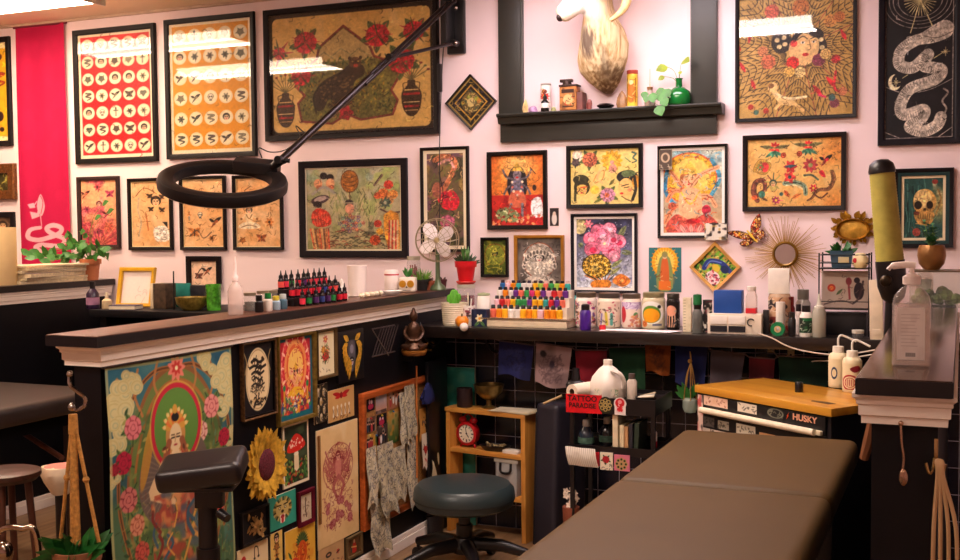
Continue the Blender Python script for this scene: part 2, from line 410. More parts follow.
        me.vertices.add(len(V)); me.vertices.foreach_set('co', V.ravel()); me.loops.add(nq*4); me.loops.foreach_set('vertex_index', q.ravel().astype(np.int32))
        me.polygons.add(nq); me.polygons.foreach_set('loop_start', (np.arange(nq)*4).astype(np.int32))
        me.update(calc_edges=True); me.validate()
        A = np.clip(s.a, 0, 1); Ln = np.where(A <= .04045, A/12.92, ((A+.055)/1.055)**2.4)
        at = me.color_attributes.new('ink', 'FLOAT_COLOR', 'POINT'); at.data.foreach_set('color', np.concatenate([Ln.reshape(-1, 3), np.ones((s.W*s.H, 1))], 1).ravel().astype(np.float32))
        me.polygons.foreach_set('use_smooth', [True]*len(me.polygons))
        me.materials.append(m or printmat()); return link(bpy.data.objects.new(name, me), parent)
def flat(w, h, y=0, x=0, z=0):
    return lambda u, v: (x+(u-.5)*w, y+0*u, z+(v-.5)*h)
def ringmesh(w, h, prof, b=None):
    """mitred moulding: prof = [(inset, y)] swept round a w x h rectangle in local x/z"""
    b = b or B(); rings = []
    for i, y in prof:
        a, c = w/2-i, h/2-i; rings.append([(-a, y, -c), (a, y, -c), (a, y, c), (-a, y, c)])
    b.loft(rings, 0, False); return b
def wallrect(px, side, X=None):
    x0, y0, x1, y1 = px; xm, ym = (x0+x1)/2, (y0+y1)/2
    if side == 'B':
        l, r, t, d = wy(x0, ym, YW), wy(x1, ym, YW), wy(xm, y0, YW), wy(xm, y1, YW)
        return Vector(((l.x+r.x)/2, YW, (t.z+d.z)/2)), r.x-l.x, t.z-d.z, 0
    X = XP if X is None else X
    l, r, t, d = wx(x0, ym, X), wx(x1, ym, X), wx(xm, y0, X), wx(xm, y1, X)
    return Vector((X, (l.y+r.y)/2, (t.z+d.z)/2)), r.y-l.y, t.z-d.z, PI/2
def pcanvas(c, w, h, base, res, art):
    """canvas in centimetres for a picture on the low wall; q turns a photo pixel into it"""
    cv = Cv((0, 0, w*100, h*100), base, res)
    def q(x, y): p = wx(x, y, c.x); return ((p.y-c.y+w/2)*100, (c.z+h/2-p.z)*100)
    art(cv, q); return cv
def framed(px, art, label, side='B', fw=5, fcol='16100e', mw=0, mcol='f0e4c8', base='e8c890', depth=.022, roll=0, pane=False,
           name='framed_picture', cat='picture', frough=.35, fmat=None, res=1.5, group=None, inner=None, icol=None, coat=.0, X=None, grain=.30):
    c, w, h, rz = wallrect(px, side, X); sx = w/(px[2]-px[0]); sz = h/(px[3]-px[1])
    k = sx if side == 'B' else sz; f = fw*k; m = mw*k
    t = thing(name, label, cat, c, rz, group)
    if roll: t.rotation_euler = (0, roll, rz)
    fm = fmat or mat(fcol, .45, var=.2, scale=30, spec=.2)
    ringmesh(w, h, [(.001, -.001), (0, -depth*.8), (f*.12, -depth), (f*.7, -depth*.92), (f, -depth*.7), (f, -.004)]).build('frame', fm, t)
    if inner: ringmesh(w-2*f, h-2*f, [(0, -depth*.72), (inner*k, -depth*.62), (inner*k, -.005)]).build('inner_lip', mat(icol, .3, .6), t); f += inner*k
    B().box(-w/2+f*.5, -.004, -h/2+f*.5, w/2-f*.5, -.001, h/2-f*.5).build('backing_board', mat('6a5038', .8), t)
    if m: ringmesh(w-2*f+.002, h-2*f+.002, [(0, -.0085), (m, -.0085), (m, -.005)]).build('mat_board', mat(mcol, .8, var=.04), t)
    i = f+m; fx, fz = i/w*(px[2]-px[0]), i/h*(px[3]-px[1])
    if side == 'B': cv = Cv((px[0]+fx, px[1]+fz, px[2]-fx, px[3]-fz), base, res); art(cv); cv.grain(grain)
    else: cv = pcanvas(c, w-2*i, h-2*i, base, res, art)
    cv.sheet('print', flat(w-2*i+.001, h-2*i+.001, -.006), t, printmat(.5, coat))
    if pane: B().box(-w/2+f*.9, -depth*.62, -h/2+f*.9, w/2-f*.9, -depth*.62+.002, h/2-f*.9).build('glass_pane', glassmat(), t, False)
    return t
# ================================================================ ROOM
def tilemat():
    m = bpy.data.materials.new('black_tile'); m.use_nodes = True; nt = m.node_tree; b = nt.nodes['Principled BSDF']
    tc = nt.nodes.new('ShaderNodeTexCoord'); sx = nt.nodes.new('ShaderNodeSeparateXYZ'); cb = nt.nodes.new('ShaderNodeCombineXYZ')
    nt.links.new(tc.outputs['Object'], sx.inputs[0]); nt.links.new(sx.outputs[0], cb.inputs[0]); nt.links.new(sx.outputs[2], cb.inputs[1])
    br = nt.nodes.new('ShaderNodeTexBrick'); br.offset = 0; br.inputs['Scale'].default_value = 1
    br.inputs['Brick Width'].default_value = .1; br.inputs['Row Height'].default_value = .108; br.inputs['Mortar Size'].default_value = .0016; br.inputs['Mortar Smooth'].default_value = .1
    br.inputs['Color1'].default_value = (.006, .006, .013, 1); br.inputs['Color2'].default_value = (.010, .009, .018, 1); br.inputs['Mortar'].default_value = (.32, .27, .30, 1)
    nt.links.new(cb.outputs[0], br.inputs['Vector']); nt.links.new(br.outputs['Color'], b.inputs['Base Color'])
    mr = nt.nodes.new('ShaderNodeMapRange'); mr.inputs[3].default_value = .22; mr.inputs[4].default_value = .8
    nt.links.new(br.outputs['Fac'], mr.inputs[0]); nt.links.new(mr.outputs[0], b.inputs['Roughness'])
    bp = nt.nodes.new('ShaderNodeBump'); bp.invert = True; bp.inputs['Strength'].default_value = .4; bp.inputs['Distance'].default_value = .002
    nt.links.new(br.outputs['Fac'], bp.inputs['Height']); nt.links.new(bp.outputs[0], b.inputs['Normal'])
    return m
M_wall = mat('f6dfe0', .75, var=.025, scale=2.5)
M_wallL = M_wall
M_ceil = mat('fae2c6', .9, var=.04, scale=3)
M_black = mat('07060c', .5, var=.2, scale=12, spec=.3)
M_trim = mat('fdeee0', .5, var=.04, scale=6)
M_bartop = wood('28140c', '643624', 3, .42, 1, .12)
M_bar_edge = wood('0e0a0c', '1c1214', 3, .35, 1, .2)
floor_m = wood('7a5a3e', 'a8845c', 2, .4, 1, .1)
struct(B().box(-7, -2.2, -.06, 1.8, 4.9, 0).build('floor', floor_m, None, False))
struct(B().box(-7, -2.2, ZCEIL, 1.8, 4.9, ZCEIL+.06).build('ceiling', M_ceil, None, False))
wb = struct(B().box(-7, YW, 0, 1.8, 4.9, ZCEIL).build('wall_back', M_wall, None, False))
B().box(-2.25, YW-.012, .0, 1.2, YW+.001, ZC-.05).build('tile_panel', tilemat(), wb, False)
B().box(-7, YW-.01, 0, -2.25, YW+.001, .98).build('lower_panel', M_black, wb, False)
struct(B().box(-7.1, -2.2, 0, -7, 4.9, ZCEIL).build('wall_left', M_wall, None, False))
struct(B().box(1.8, -2.2, 0, 1.9, 4.9, ZCEIL).build('wall_right', M_wall, None, False))
struct(B().box(-7, -2.3, 0, 1.8, -2.2, ZCEIL).build('wall_front', M_wall, None, False))
B_ = B(); B_.box(-7, YW-.02, ZCEIL-.012, 1.8, YW, ZCEIL)
struct(B_.build('trim_1', mat('c8a890', .6), None, False))

def halfwall(name, xl, xr, y0, y1, ZB=ZB):
    """low black partition with a stepped cream trim under its bar top"""
    w = struct(B().box(xl, y0, 0, xr, y1, ZB-.03).build(name, M_black, None, False))
    prof = [(0, ZB-.092), (.018, ZB-.092), (.018, ZB-.078), (.023, ZB-.075), (.023, ZB-.056), (.027, ZB-.053), (.027, ZB-.046), (.034, ZB-.040), (.034, ZB-.032), (.0, ZB-.032)]
    rings = []
    for e, z in prof: rings.append([(xl-e, y1, z), (xl-e, y0-e, z), (xr+e, y0-e, z), (xr+e, y1, z)])
    t = B(); n = 4; vs = [v for r in rings for v in r]; fs = []
    for j in range(len(rings)-1):
        for i in range(3): fs.append((j*n+i, j*n+i+1, (j+1)*n+i+1, (j+1)*n+i))
    t.add(vs, fs).build('cornice_trim', M_trim, w, True)
    bb = B().box(xr, y0, 0, xr+.016, y1, .045).box(xr, y0, .045, xr+.010, y1, .066)
    bb.build('baseboard', M_trim, w, False, .003)
    return w
wp = halfwall('wall_partition', -2.348, XP, 2.47, YW-.012)
bt = B().box(-2.392, 2.41, ZB-.031, -2.205, YW-.005, ZB).build('bar_top', [M_bartop], None, True, .003)
tag(bt, 'long dark brown wooden bar top on the low wall covered with framed pictures', 'counter top')
wr = halfwall('wall_divider', -.158, -.038, 2.285, 4.38)
bt2 = B().box(-.184, 2.24, ZB-.034, -.012, 4.4, ZB).build('bar_top', [wood('2a1c16', '4a342a', 3, .22, 1, .5)], None, True, .003)
tag(bt2, 'dark brown bar top under the large hand sanitizer bottle at right', 'counter top')
ZL_ = 1.145
wl = halfwall('wall_far_partition', -4.42, -4.29, 3.0, YW-.012, ZL_)
bt3 = B().box(-4.46, 2.95, ZL_-.031, -4.25, YW-.005, ZL_).build('bar_top', [wood('0e0a0c', '2a1a16', 3, .35, 1, .2)], None, True, .003)
tag(bt3, 'black bar top under the magazine stack and paper roll at far left', 'counter top')
M_edge = mat('0c090e', .4, var=.2)
for o_, (x0, y0, x1, y1, z) in ((bt, (-2.392, 2.41, -2.205, YW-.005, ZB)), (bt2, (-.184, 2.24, -.012, 4.4, ZB)), (bt3, (-4.46, 2.95, -4.25, YW-.005, ZL_))):
    B().loft([[(x1+e, y1, q) for q in (z-.0325, z-.003)]+[(x1-.004, y1, z-.003), (x1-.004, y1, z-.0325)] for e in (.0012,)]+[[(x1+.0012, y0-.0012, z-.0325), (x1+.0012, y0-.0012, z-.003), (x1-.004, y0+.004, z-.003), (x1-.004, y0+.004, z-.0325)], [(x0-.0012, y0-.0012, z-.0325), (x0-.0012, y0-.0012, z-.003), (x0+.004, y0+.004, z-.003), (x0+.004, y0+.004, z-.0325)], [(x0-.0012, y1, z-.0325), (x0-.0012, y1, z-.003), (x0+.004, y1, z-.003), (x0+.004, y1, z-.0325)]]).build('edge_band', M_edge, o_, False)
# back counter
ct = B().box(-2.25+.001, YC, ZC-.05, .6, YW-.004, ZC).build('back_counter', mat('1a1210', .3, var=.4, scale=14, coat=.4), None, True, .004)
tag(ct, 'long black counter along the tiled back wall under the pictures', 'counter')

# ================================================================ LIGHTS: wrap-around tube fixtures on the ceiling
def fixture(cx, cy, label, col=(1, .86, .80), power=9.0, w=1.22, d=.34, group=None):
    t = thing('ceiling_light', label, 'ceiling light', (cx, cy, ZCEIL))
    B().box(-w/2, -d/2, -.03, w/2, d/2, -.0005).build('housing', mat('e8e4dc', .5), t, True, .004)
    m = bpy.data.materials.new('lit_diffuser'); m.use_nodes = True; nt = m.node_tree; b = nt.nodes['Principled BSDF']
    b.inputs['Base Color'].default_value = (.9, .9, .9, 1); b.inputs['Emission Color'].default_value = (*col, 1)
    tc = nt.nodes.new('ShaderNodeTexCoord'); sx = nt.nodes.new('ShaderNodeSeparateXYZ'); nt.links.new(tc.outputs['Object'], sx.inputs[0])
    ab = nt.nodes.new('ShaderNodeMath'); ab.operation = 'ABSOLUTE'; nt.links.new(sx.outputs[1], ab.inputs[0])
    sb = nt.nodes.new('ShaderNodeMath'); sb.operation = 'SUBTRACT'; sb.inputs[1].default_value = .085; nt.links.new(ab.outputs[0], sb.inputs[0])
    a2 = nt.nodes.new('ShaderNodeMath'); a2.operation = 'ABSOLUTE'; nt.links.new(sb.outputs[0], a2.inputs[0])
    mr = nt.nodes.new('ShaderNodeMapRange'); mr.inputs[1].default_value = .0; mr.inputs[2].default_value = .05; mr.inputs[3].default_value = power*1.8; mr.inputs[4].default_value = power*.5
    nt.links.new(a2.outputs[0], mr.inputs[0]); nt.links.new(mr.outputs[0], b.inputs['Emission Strength'])
    P = [(-d/2+.005, -.03), (-d/2+.02, -.06), (-d/2+.06, -.075), (0, -.062), (d/2-.06, -.075), (d/2-.02, -.06), (d/2-.005, -.03)]
    rings = [[(x, y, z) for y, z in P] for x in (-w/2+.01, w/2-.01)]
    B().loft(rings).build('diffuser', m, t, True)
    B().box(-w/2-.004, -d/2, -.078, -w/2+.012, d/2, -.002).build('end_cap', mat('e8e4dc', .5), t, True, .003)
    B().box(w/2-.012, -d/2, -.078, w/2+.004, d/2, -.002).build('end_cap', mat('e8e4dc', .5), t, True, .003)
    return t
WARM, PINK, WHITE = (1, .74, .54), (1, .80, .68), (1, .85, .93)
fixture(-4.42, 4.11, 'glowing tube ceiling light at the upper left above the red poster', WARM, 8.5)
fixture(-4.5, 2.98, 'glowing tube ceiling light over the far left booth, reflected in the big cat poster', WARM, 8.5)
fixture(-1.36, 3.08, 'glowing tube ceiling light over the massage table, reflected in the spider web picture', PINK, 10)
fixture(-2.14, 1.2, 'glowing tube ceiling light over the middle aisle', PINK, 10)  # added fill fixture, lifts the light on the low wall and floor
fixture(.1, .2, 'glowing tube ceiling light nearest the camera position', PINK, 2)  # extra fixture above the camera, added for general fill
fixture(-1.3, 4.2, 'glowing tube ceiling light above the ram head niche', WHITE, 4.7)  # added out of view as a wash on the upper back wall
w = bpy.data.worlds.new('World'); S.world = w; w.use_nodes = True
w.node_tree.nodes['Background'].inputs[0].default_value = (.05, .04, .06, 1); w.node_tree.nodes['Background'].inputs[1].default_value = .3
S.view_settings.view_transform = 'Standard'; S.view_settings.look = 'None'; S.view_settings.gamma = 1; S.view_settings.use_curve_mapping = False
S.view_settings.exposure = 1.87
# ================================================================ PICTURES ON THE BACK WALL
INK = '1c1412'
def a_redcircles(bg, seed):
    def art(c):
        c.rng.seed(seed); W, H = c.x1-c.x0, c.y1-c.y0
        c.rect(c.x0, c.y0, c.x1, c.y1, 'f2e4c4'); m = W*.035; c.rect(c.x0+m, c.y0+m, c.x1-m, c.y1-m*1.4, bg)
        nx, ny = 5, (7 if seed == 1 else 6); 
        for j in range(ny):
            for i in range(nx):
                x = c.x0+m+(W-2*m)*(i+.5)/nx; y = c.y0+m+(H-2.4*m)*(j+.5)/ny; r = (W-2*m)/nx*.44
                c.ell(x, y, r, r*1.06, 'f4e6c0'); c.ell(x, y, r*.88, r*.94, 'c8b890', .6, 0, .4)
                c.flash(x, y, r*.72, '241c18', ('6a6a58', '8a8468', '3a4438', '5a4c40'))
    return art
framed((76, 27, 158, 163), a_redcircles('d8141c', 1), 'red poster with rows of round black and white tattoo designs in a black frame', fw=4.2, pane=True, res=2.2, grain=.06)
framed((167, 16, 257, 158), a_redcircles('e0940c', 2), 'mustard yellow poster with rows of round black tattoo designs in a black frame', fw=4.2, pane=True, res=2.2, grain=.06)

def a_jaguar(c):
    X0 = 270
    def q(x, y): return (X0+x/4.0, y/4.0)
    c.mottle('d0a050', 18, .5, .5, 1); c.mottle('f0d090', 9, .6, .4, 2)
    arch = [q(*p) for p in ((135, 475), (120, 400), (150, 370), (110, 330), (130, 280), (200, 225), (210, 180), (310, 100), (415, 190), (430, 230), (500, 260), (525, 320), (495, 370), (520, 410), (500, 465), (375, 480), (320, 455), (260, 490))]
    c.poly(arch, '6f6a34'); 
    box = [q(150, 250), q(500, 470)]
    c.poly([q(215, 185), q(310, 110), q(410, 195), q(430, 240), q(200, 240)], 'c0a468')
    for x, y in [(230, 215), (300, 205), (370, 210)]: c.line([q(x-40, y+15), q(x, y-15), q(x+40, y+15)], 1, '8a8458')
    for _ in range(420):
        x, y = c.rng.uniform(140, 500), c.rng.uniform(235, 470)
        L = c.rng.uniform(6, 22); t = c.rng.uniform(-2.6, -.5); c.leaf(*q(x, y), *q(x+L*math.cos(t), y+L*math.sin(t)), 1.6, c.rng.choice(('4a5a28', '7a7a30', '2c3820', '9a8a3c', 'b08a30', '5a4020')), None)
    c.poly([q(*p) for p in ((195, 430), (190, 370), (220, 320), (300, 280), (330, 258), (385, 262), (390, 300), (350, 330), (340, 400), (300, 425), (250, 390), (225, 430))], '30241c', 1, 4)
    c.line([q(195, 440), q(185, 380), q(215, 335), q(300, 290)], 1.6, '120c0a', .9, False, 4)
    for _ in range(46): x, y = c.rng.uniform(215, 345), c.rng.uniform(300, 400); c.ell(*q(x, y), .9, .7, '8a6a3a', .9, 0, .5)
    c.ell(*q(355, 250), 6, 5.5, '5a3a24'); c.ell(*q(345, 245), .9, .6, 'e8c860'); c.ell(*q(368, 246), .9, .6, 'e8c860'); c.ell(*q(357, 262), 2.4, 1.6, 'c04030')
    for d in (-1, 1): c.ell(*q(355+d*22, 232), 1.6, 1.8, '3a2418')
    for _ in range(60): x, y = c.rng.uniform(250, 345), c.rng.uniform(405, 470); c.line([q(x, y), q(x+c.rng.uniform(-14, 14), y+c.rng.uniform(-8, 8))], 1.1, c.rng.choice(('2a1c16', '8a5a3a', 'b89868', '5a2a20')))
    c.petals(*q(315, 450), 8, 'b02030', 5, '601018', .8)
    c.line(arch, 2.2, '6a1c22', .95, True); c.line(arch, .7, 'a04a40', .8, True)
    for x, y, r in ((155, 155, 11), (445, 150, 11), (585, 145, 9.5), (535, 258, 12), (135, 290, 9.5), (45, 190, 6)):
        c.rose(*q(x, y), r, 'cc2434', '7a0c1c', '5a6a38', 8)
        for k in range(7): t = k*.9; c.leaf(*q(x, y), *q(x+62*math.cos(t), y+62*math.sin(t)), 1.8, '4a4a28' if k % 2 else 'b03038', None)
    for x in (68, 573):
        yb = 415 if x < 100 else 395
        v = [q(x-14, yb-60), q(x+14, yb-60), q(x+16, yb-40), q(x+38, yb-10), q(x+34, yb+45), q(x+14, yb+78), q(x-14, yb+78), q(x-34, yb+45), q(x-38, yb-10), q(x-16, yb-40)]
        c.poly(v, '3a2a1c', 1, 3); 
        for k, cc in enumerate(('e0b870', '9a1c24', '3a2a1c', 'e8c88c', '9a1c24', 'c8a060')):
            yy = yb-22+k*16; c.line([q(x-32+abs(k-2)*3, yy), q(x+32-abs(k-2)*3, yy)], 2 if cc == '9a1c24' else .8, cc)
        for k in range(5): c.ell(*q(x-24+k*12, yb-22), .7, None, 'e0b870')
        for d in (-1, 1): c.line([q(x+d*14, yb-52), q(x+d*32, yb-46), q(x+d*26, yb-14)], .9, '5a4020', 1, False, 4)
        for k in range(9):
            t = -2.6+k*.26; c.line([q(x, yb-60), q(x+75*math.cos(t), yb-60+75*math.sin(t))], .7, '5a5430'); c.ell(*q(x+75*math.cos(t), yb-60+75*math.sin(t)), 1.5, 1.1, ('7a2a28', '6a6a38')[k % 2])
    # rounded card mount
    W = c.X; Hh = c.Y; rx = 6; x0, x1, y0, y1 = c.x0+2.6, c.x1-3.4, c.y0+4, c.y1-3
    dx = np.maximum(np.maximum(x0+rx-W, W-(x1-rx)), 0); dy = np.maximum(np.maximum(y0+rx-Hh, Hh-(y1-rx)), 0); d = np.sqrt(dx*dx+dy*dy)-rx
    c.put((slice(None), slice(None)), d*c.res+.5, '1e1614')
framed((266.5, 2.5, 440, 138), a_jaguar, 'largest poster, a prowling big cat under an arch between red flowers and vases', fw=5, fcol='181214', pane=True, res=2.0, depth=.03, base='e2b868')

def a_pinkflash(c):
    c.vgrad('f0a878', 'd0503c'); c.rgrad(100, 210, 40, 'f8c890', .7); c.mottle('c82860', 10, .55, .6, 3); c.rgrad(85, 235, 22, '8a2050', .7); c.rgrad(116, 238, 20, 'a02850', .6)
    for x, y, r, k in ((99, 187, 5, 8), (87, 194, 4.5, 5), (111, 194, 4.5, 3), (100, 204, 3.6, 6), (88, 209, 4.5, 8), (108, 214, 5, 5), (109, 227, 6, 0), (88, 226, 6, 0), (98, 232, 6, 8)): c.flash(x, y, r, '5a1c28', ('c84858', 'd86848', 'a83858'), k)
    for k in range(22): t = PI+k*PI/21; c.line([(100, 246), (100+26*math.cos(t), 246+26*math.sin(t))], .6, 'f0a070' if k % 2 else 'a83048', .7)
framed((79.5, 176.5, 121, 248.5), a_pinkflash, 'pink and orange tattoo flash sheet behind the trailing plant in a dark frame', fw=3, fcol='3a2a28', res=2)

def a_tan(seed):
    def art(c):
        c.rng.seed(seed); c.mottle('dc9a58', 14, .5, .5, seed); c.mottle('f4d4a8', 7, .6, .4, seed+3)
        W, H = c.x1-c.x0, c.y1-c.y0; xm = (c.x0+c.x1)/2
        if seed == 5:
            c.line([(137, 196), (146, 188), (158, 194)], .8, '8a4820', .9, False, 5); c.ell(157, 203, 6, 7, 'f0c080'); c.face(157, 202, 4.2, 'f0c890', '201410')
            for p in ((151, 196), (163, 197), (152, 209), (163, 210)): c.flash(*p, 3, '201410', ('302018', '483020'), 3)
            c.line([(140, 198), (139, 210), (142, 222), (139, 236)], 1.2, 'a8a090', .7, False, 5); c.squig(26, (137, 186, 168, 244), ('7a4a28', '5a3018', 'a87848'), 5, .5)
            c.poly([(154, 230), (160, 226), (168, 228), (169, 240), (157, 241)], 'f4e8d8', 1, 4); c.squig(8, (155, 229, 168, 240), ('5a4838',), 4, .5); c.poly([(163, 222), (168, 222), (168, 228)], INK)
            c.line([(147, 214), (149, 230)], 1.3, 'b06030')
        elif seed == 6:
            for p, k, r in (((196, 203), 6, 3.6), ((210, 205), 7, 4.5), ((201, 215), 2, 4), ((216, 222), 5, 6), ((195, 232), 3, 6), ((212, 238), 8, 4), ((190, 216), 1, 4)): c.flash(*p, r, '241812', ('c87838', 'a85830', '8a8878'), k)
            c.squig(40, (186, 182, 222, 244), ('7a4420', '4a2c18', 'a86838'), 5, .5); c.line([(190, 236), (198, 230), (204, 238), (212, 232)], 1, '5a4438', .9, False, 5)
        else:
            c.deity(250, 228, 26, 'f0d0a0', 'f0dcb8', None, '8a5830', 2, None); c.line([(247, 200), (246, 190), (252, 186)], .8, '6a4020')
            for p, k, r in (((264, 200), 5, 7), ((270, 222), 8, 6), ((262, 238), 3, 5), ((243, 240), 0, 4), ((272, 190), 1, 5)): c.flash(*p, r, '3a2418', ('c87838', 'a85830'), k)
            c.squig(40, (238, 182, 280, 246), ('9a5428', '6a3c18', 'c88848'), 6, .5)
    return art
for i, (bx, lb) in enumerate((((130, 178, 173.5, 250), 'tan tattoo flash sheet with a white animal, left of the ring lamp'), ((181.5, 176, 227, 250), 'tan tattoo flash sheet framed behind the middle of the ring lamp'), ((234.5, 175, 284, 250), 'tan tattoo flash sheet with a standing pale figure, right of the ring lamp'))):
    framed(bx, a_tan(5+i), lb, fw=2.6, fcol='1a1210', base='e8b47c', res=2, mw=.9, mcol='f4d8a0')

def a_smallsketch(c):
    c.mottle('f4d0b0', 6, .5, .4, 2); c.line([(196, 278), (203, 268), (210, 274)], .9, INK, 1, False, 4); c.flash(208, 271, 5, INK, ('b06040',), 5); c.flash(200, 276, 4, INK, ('8a5040',), 3)
framed((188, 256, 222, 290), a_smallsketch, 'small black framed ink sketch behind the green glass on the left', fw=4.2, fcol='160e10', base='f0c8a8', res=2)

def a_figures(c):
    k = 5.233
    def q(x, y): return (295+x/k, 155+y/k)
    c.vgrad('c8c4a8', 'b0a070'); c.mottle('8a9a58', 10, .5, .6, 1); c.mottle('e0c890', 7, .55, .5, 2); c.mottle('88a8a0', 9, .6, .5, 4, (305, 165, 380, 200)); c.mottle('b8cc70', 9, .4, .7, 5, (365, 165, 400, 215))
    for _ in range(120):
        x, y = c.rng.uniform(190, 440), c.rng.uniform(200, 400); t = c.rng.uniform(-2.2, -.9); L = c.rng.uniform(20, 60); c.line([q(x, y), q(x+L*math.cos(t), y+L*math.sin(t))], .7, c.rng.choice(('7a8a48', 'a8b070', '586838', 'd0c890')))
    for _ in range(130):
        x, y = c.rng.uniform(190, 470), c.rng.uniform(395, 490); c.line([q(x-16, y), q(x, y-7), q(x+16, y)], .8, c.rng.choice(('3a3828', 'c8b888', '7a7048', '8a4030', '5a6040')))
    for x, y in ((160, 105), (195, 115)): c.ell(*q(x, y), 3.8, 3.6, '1c1618')
    for x, y in ((130, 145), (195, 145)): c.ell(*q(x, y), 4.4, 4.8, 'f0a878'); c.ell(*q(x+6, y+20), 3, 2.4, 'd87850')
    c.line([q(100, 200), q(160, 165), q(215, 195)], 3, 'b0a8a0', .9, False, 4)
    c.ell(*q(297, 137), 8.6, 11, 'c07830'); c.ell(*q(297, 137), 8.6, 11, '6a3a18', .9, 0, .8)
    for y in (112, 135, 155): c.line([q(265, y), q(297, y+8), q(328, y)], .9, '6a3a18', 1, False, 4)
    c.line([q(297, 195), q(297, 240)], .8, '4a2a18')
    c.ell(*q(140, 230), 9.5, 4.2, '382430', 1, -.25); c.ell(*q(140, 226), 6.5, 2.4, 'c8b0a8', 1, -.25); c.ell(*q(125, 255), 4.5, 3.5, '281a1c')
    c.poly([q(95, 300), q(130, 275), q(185, 300), q(195, 360), q(130, 375), q(95, 350)], 'e03c28', 1, 4)
    for i in range(6): c.line([q(100+i*15, 300), q(112+i*13, 365)], .8, 'f07858')
    for i in range(9): c.line([q(85+i*12, 385), q(105+i*10, 490)], 1.5, ('e05030', 'f0b070', '8a4028', 'd87840')[i % 4])
    c.ell(*q(293, 250), 4.3, 3.4, '2c2428'); c.ell(*q(295, 280), 4.6, 5, 'e8a080'); c.line([q(270, 250), q(320, 250)], .8, 'd8c8a0')
    for i in range(26):
        t = i*.75; r = 12+i*1.9; c.petals(*q(300+r*1.1*math.cos(t), 360+r*.8*math.sin(t)), 2.3, ('b03c58', '5a6090', '3a9088', 'd05048', '704880')[i % 5], 5, 'e0c060')
    for x, y, r, cc in ((497, 160, 22, 'e84838'), (470, 205, 26, 'f08840'), (520, 210, 22, 'f0a048'), (440, 215, 16, 'e86838'), (500, 240, 20, 'e8a860'), (440, 360, 18, 'd84030'), (425, 445, 26, 'e05828'), (450, 400, 16, 'f0b030')):
        c.rose(*q(x, y), r/k, cc, '903020', None)
    c.ell(*q(480, 250), 5.5, 2.6, '284038'); c.petals(*q(480, 252), 6, '506858', 8, 'c8c0a0')
    c.line([q(425, 160), q(465, 110)], 2.4, '8a7060'); c.line([q(430, 150), q(462, 105)], .7, '2a2020')
    c.line([q(455, 285), q(500, 305), q(550, 300)], 1.6, '5a3838', 1, False, 4)
    c.poly([q(470, 315), q(545, 310), q(548, 490), q(490, 490)], 'f0a038', 1, 2)
    for i in range(6): c.line([q(500+i*8, 345), q(494+i*9, 490)], 1.5, ('d83828', 'e8d0a0')[i % 2])
    c.rect(*q(390, 350), *q(420, 420), '5a5848', .5); c.squig(40, (305, 170, 400, 246), ('4a4030', '8a5038', 'c8b080'), 5, .5)
framed((300.7, 159.8, 408.7, 257.5), a_figures, 'wide framed print of red robed figures and a lantern left of the desk fan', fw=6, fcol='171014', mw=1.4, base='c0b890', res=2, pane=True)

def a_tallgeisha(c):
    c.mottle('3a3a28', 8, .45, .8, 1); c.mottle('7a4a70', 9, .55, .6, 2); c.mottle('c8a050', 7, .6, .6, 3)
    c.line([(436, 160), (446, 156), (456, 162), (452, 176), (444, 190)], 5, 'c87850', 1, False, 5); c.line([(440, 164), (450, 160), (455, 168)], 2.5, 'd89890', 1, False, 5)
    c.poly([(438, 196), (452, 190), (460, 200), (456, 210), (444, 208)], 'd82838', 1, 4); c.ell(438, 190, 5, 8, 'b06850'); c.rose(448, 222, 7, 'c86880', '602848', '5a6838')
    c.squig(80, (429, 154, 463, 246), ('2a2018', 'e0b880', '8a4058', '6a7838'), 7, .7); c.petals(435, 236, 6, 'a05880', 6)
    c.line([(440, 172), (444, 196), (437, 215)], .8, '281818', 1, False, 5)
framed((422, 147, 470, 252), a_tallgeisha, 'tall narrow framed print with a red shape, behind the desk fan', fw=2.6, fcol='1a1210', mw=3.4, mcol='f2e2c0', base='6a5a40', res=2)

def a_diamondframe(c):
    x, y = 471, 102
    c.rect(c.x0, c.y0, c.x1, c.y1, '15100e')
    for r, cc in ((17.5, 'a88a48'), (16, '15100e'), (12.5, 'c89838'), (11.2, '1e1610')):
        c.poly([(x-r, y-r), (x+r, y-r), (x+r, y+r), (x-r, y+r)], cc)
    c.squig(60, (x-16, y-16, x+16, y+16), ('b8984a', '7a6a38', '5a4a6a'), 5, .6)
    c.ell(x, y, 10, 10, '6a5830'); c.mottle('8aa838', 4, .5, .9, 1, (x-9, y-9, x+9, y+9)); c.mottle('d08030', 4, .6, .9, 2, (x-9, y-9, x+9, y+9)); c.mottle('3a5040', 3, .6, .9, 3, (x-9, y-9, x+9, y+9)); c.ell(x, y, 4.2, 4.6, 'c8b070'); c.squig(30, (x-8, y-8, x+8, y+8), ('281c14', 'e0c070'), 4, .6)
_c = wy(471.5, 102.5, YW); _r = (wy(497, 102.5, YW).x-wy(446, 102.5, YW).x)/2/1.414
def diamond(name, cc, half, art, label, cat, fcol, fw, box, rough=.4, dp=.018, coat=0):
    t = thing(name, label, cat, cc, 0); t.rotation_euler = (0, PI/4, 0)
    ringmesh(2*half, 2*half, [(.0, -.001), (0, -dp), (fw, -dp*.8), (fw, -.003)]).build('frame', mat(fcol, rough, var=.2), t)
    B().box(-half+.002, -.005, -half+.002, half-.002, -.001, half-.002).build('backing_board', mat('5a4430', .8), t)
    c = Cv(box, 'd0a050', 2); art(c); i = half-fw; c.sheet('print', flat(2*i+.001, 2*i+.001, -.006), t, printmat(.45, coat)); return t
diamond('diamond_plaque', _c, _r, a_diamondframe, 'small black diamond shaped plaque with gold border left of the ram head niche', 'plaque', '1a1210', .006, (453, 84, 489, 120))

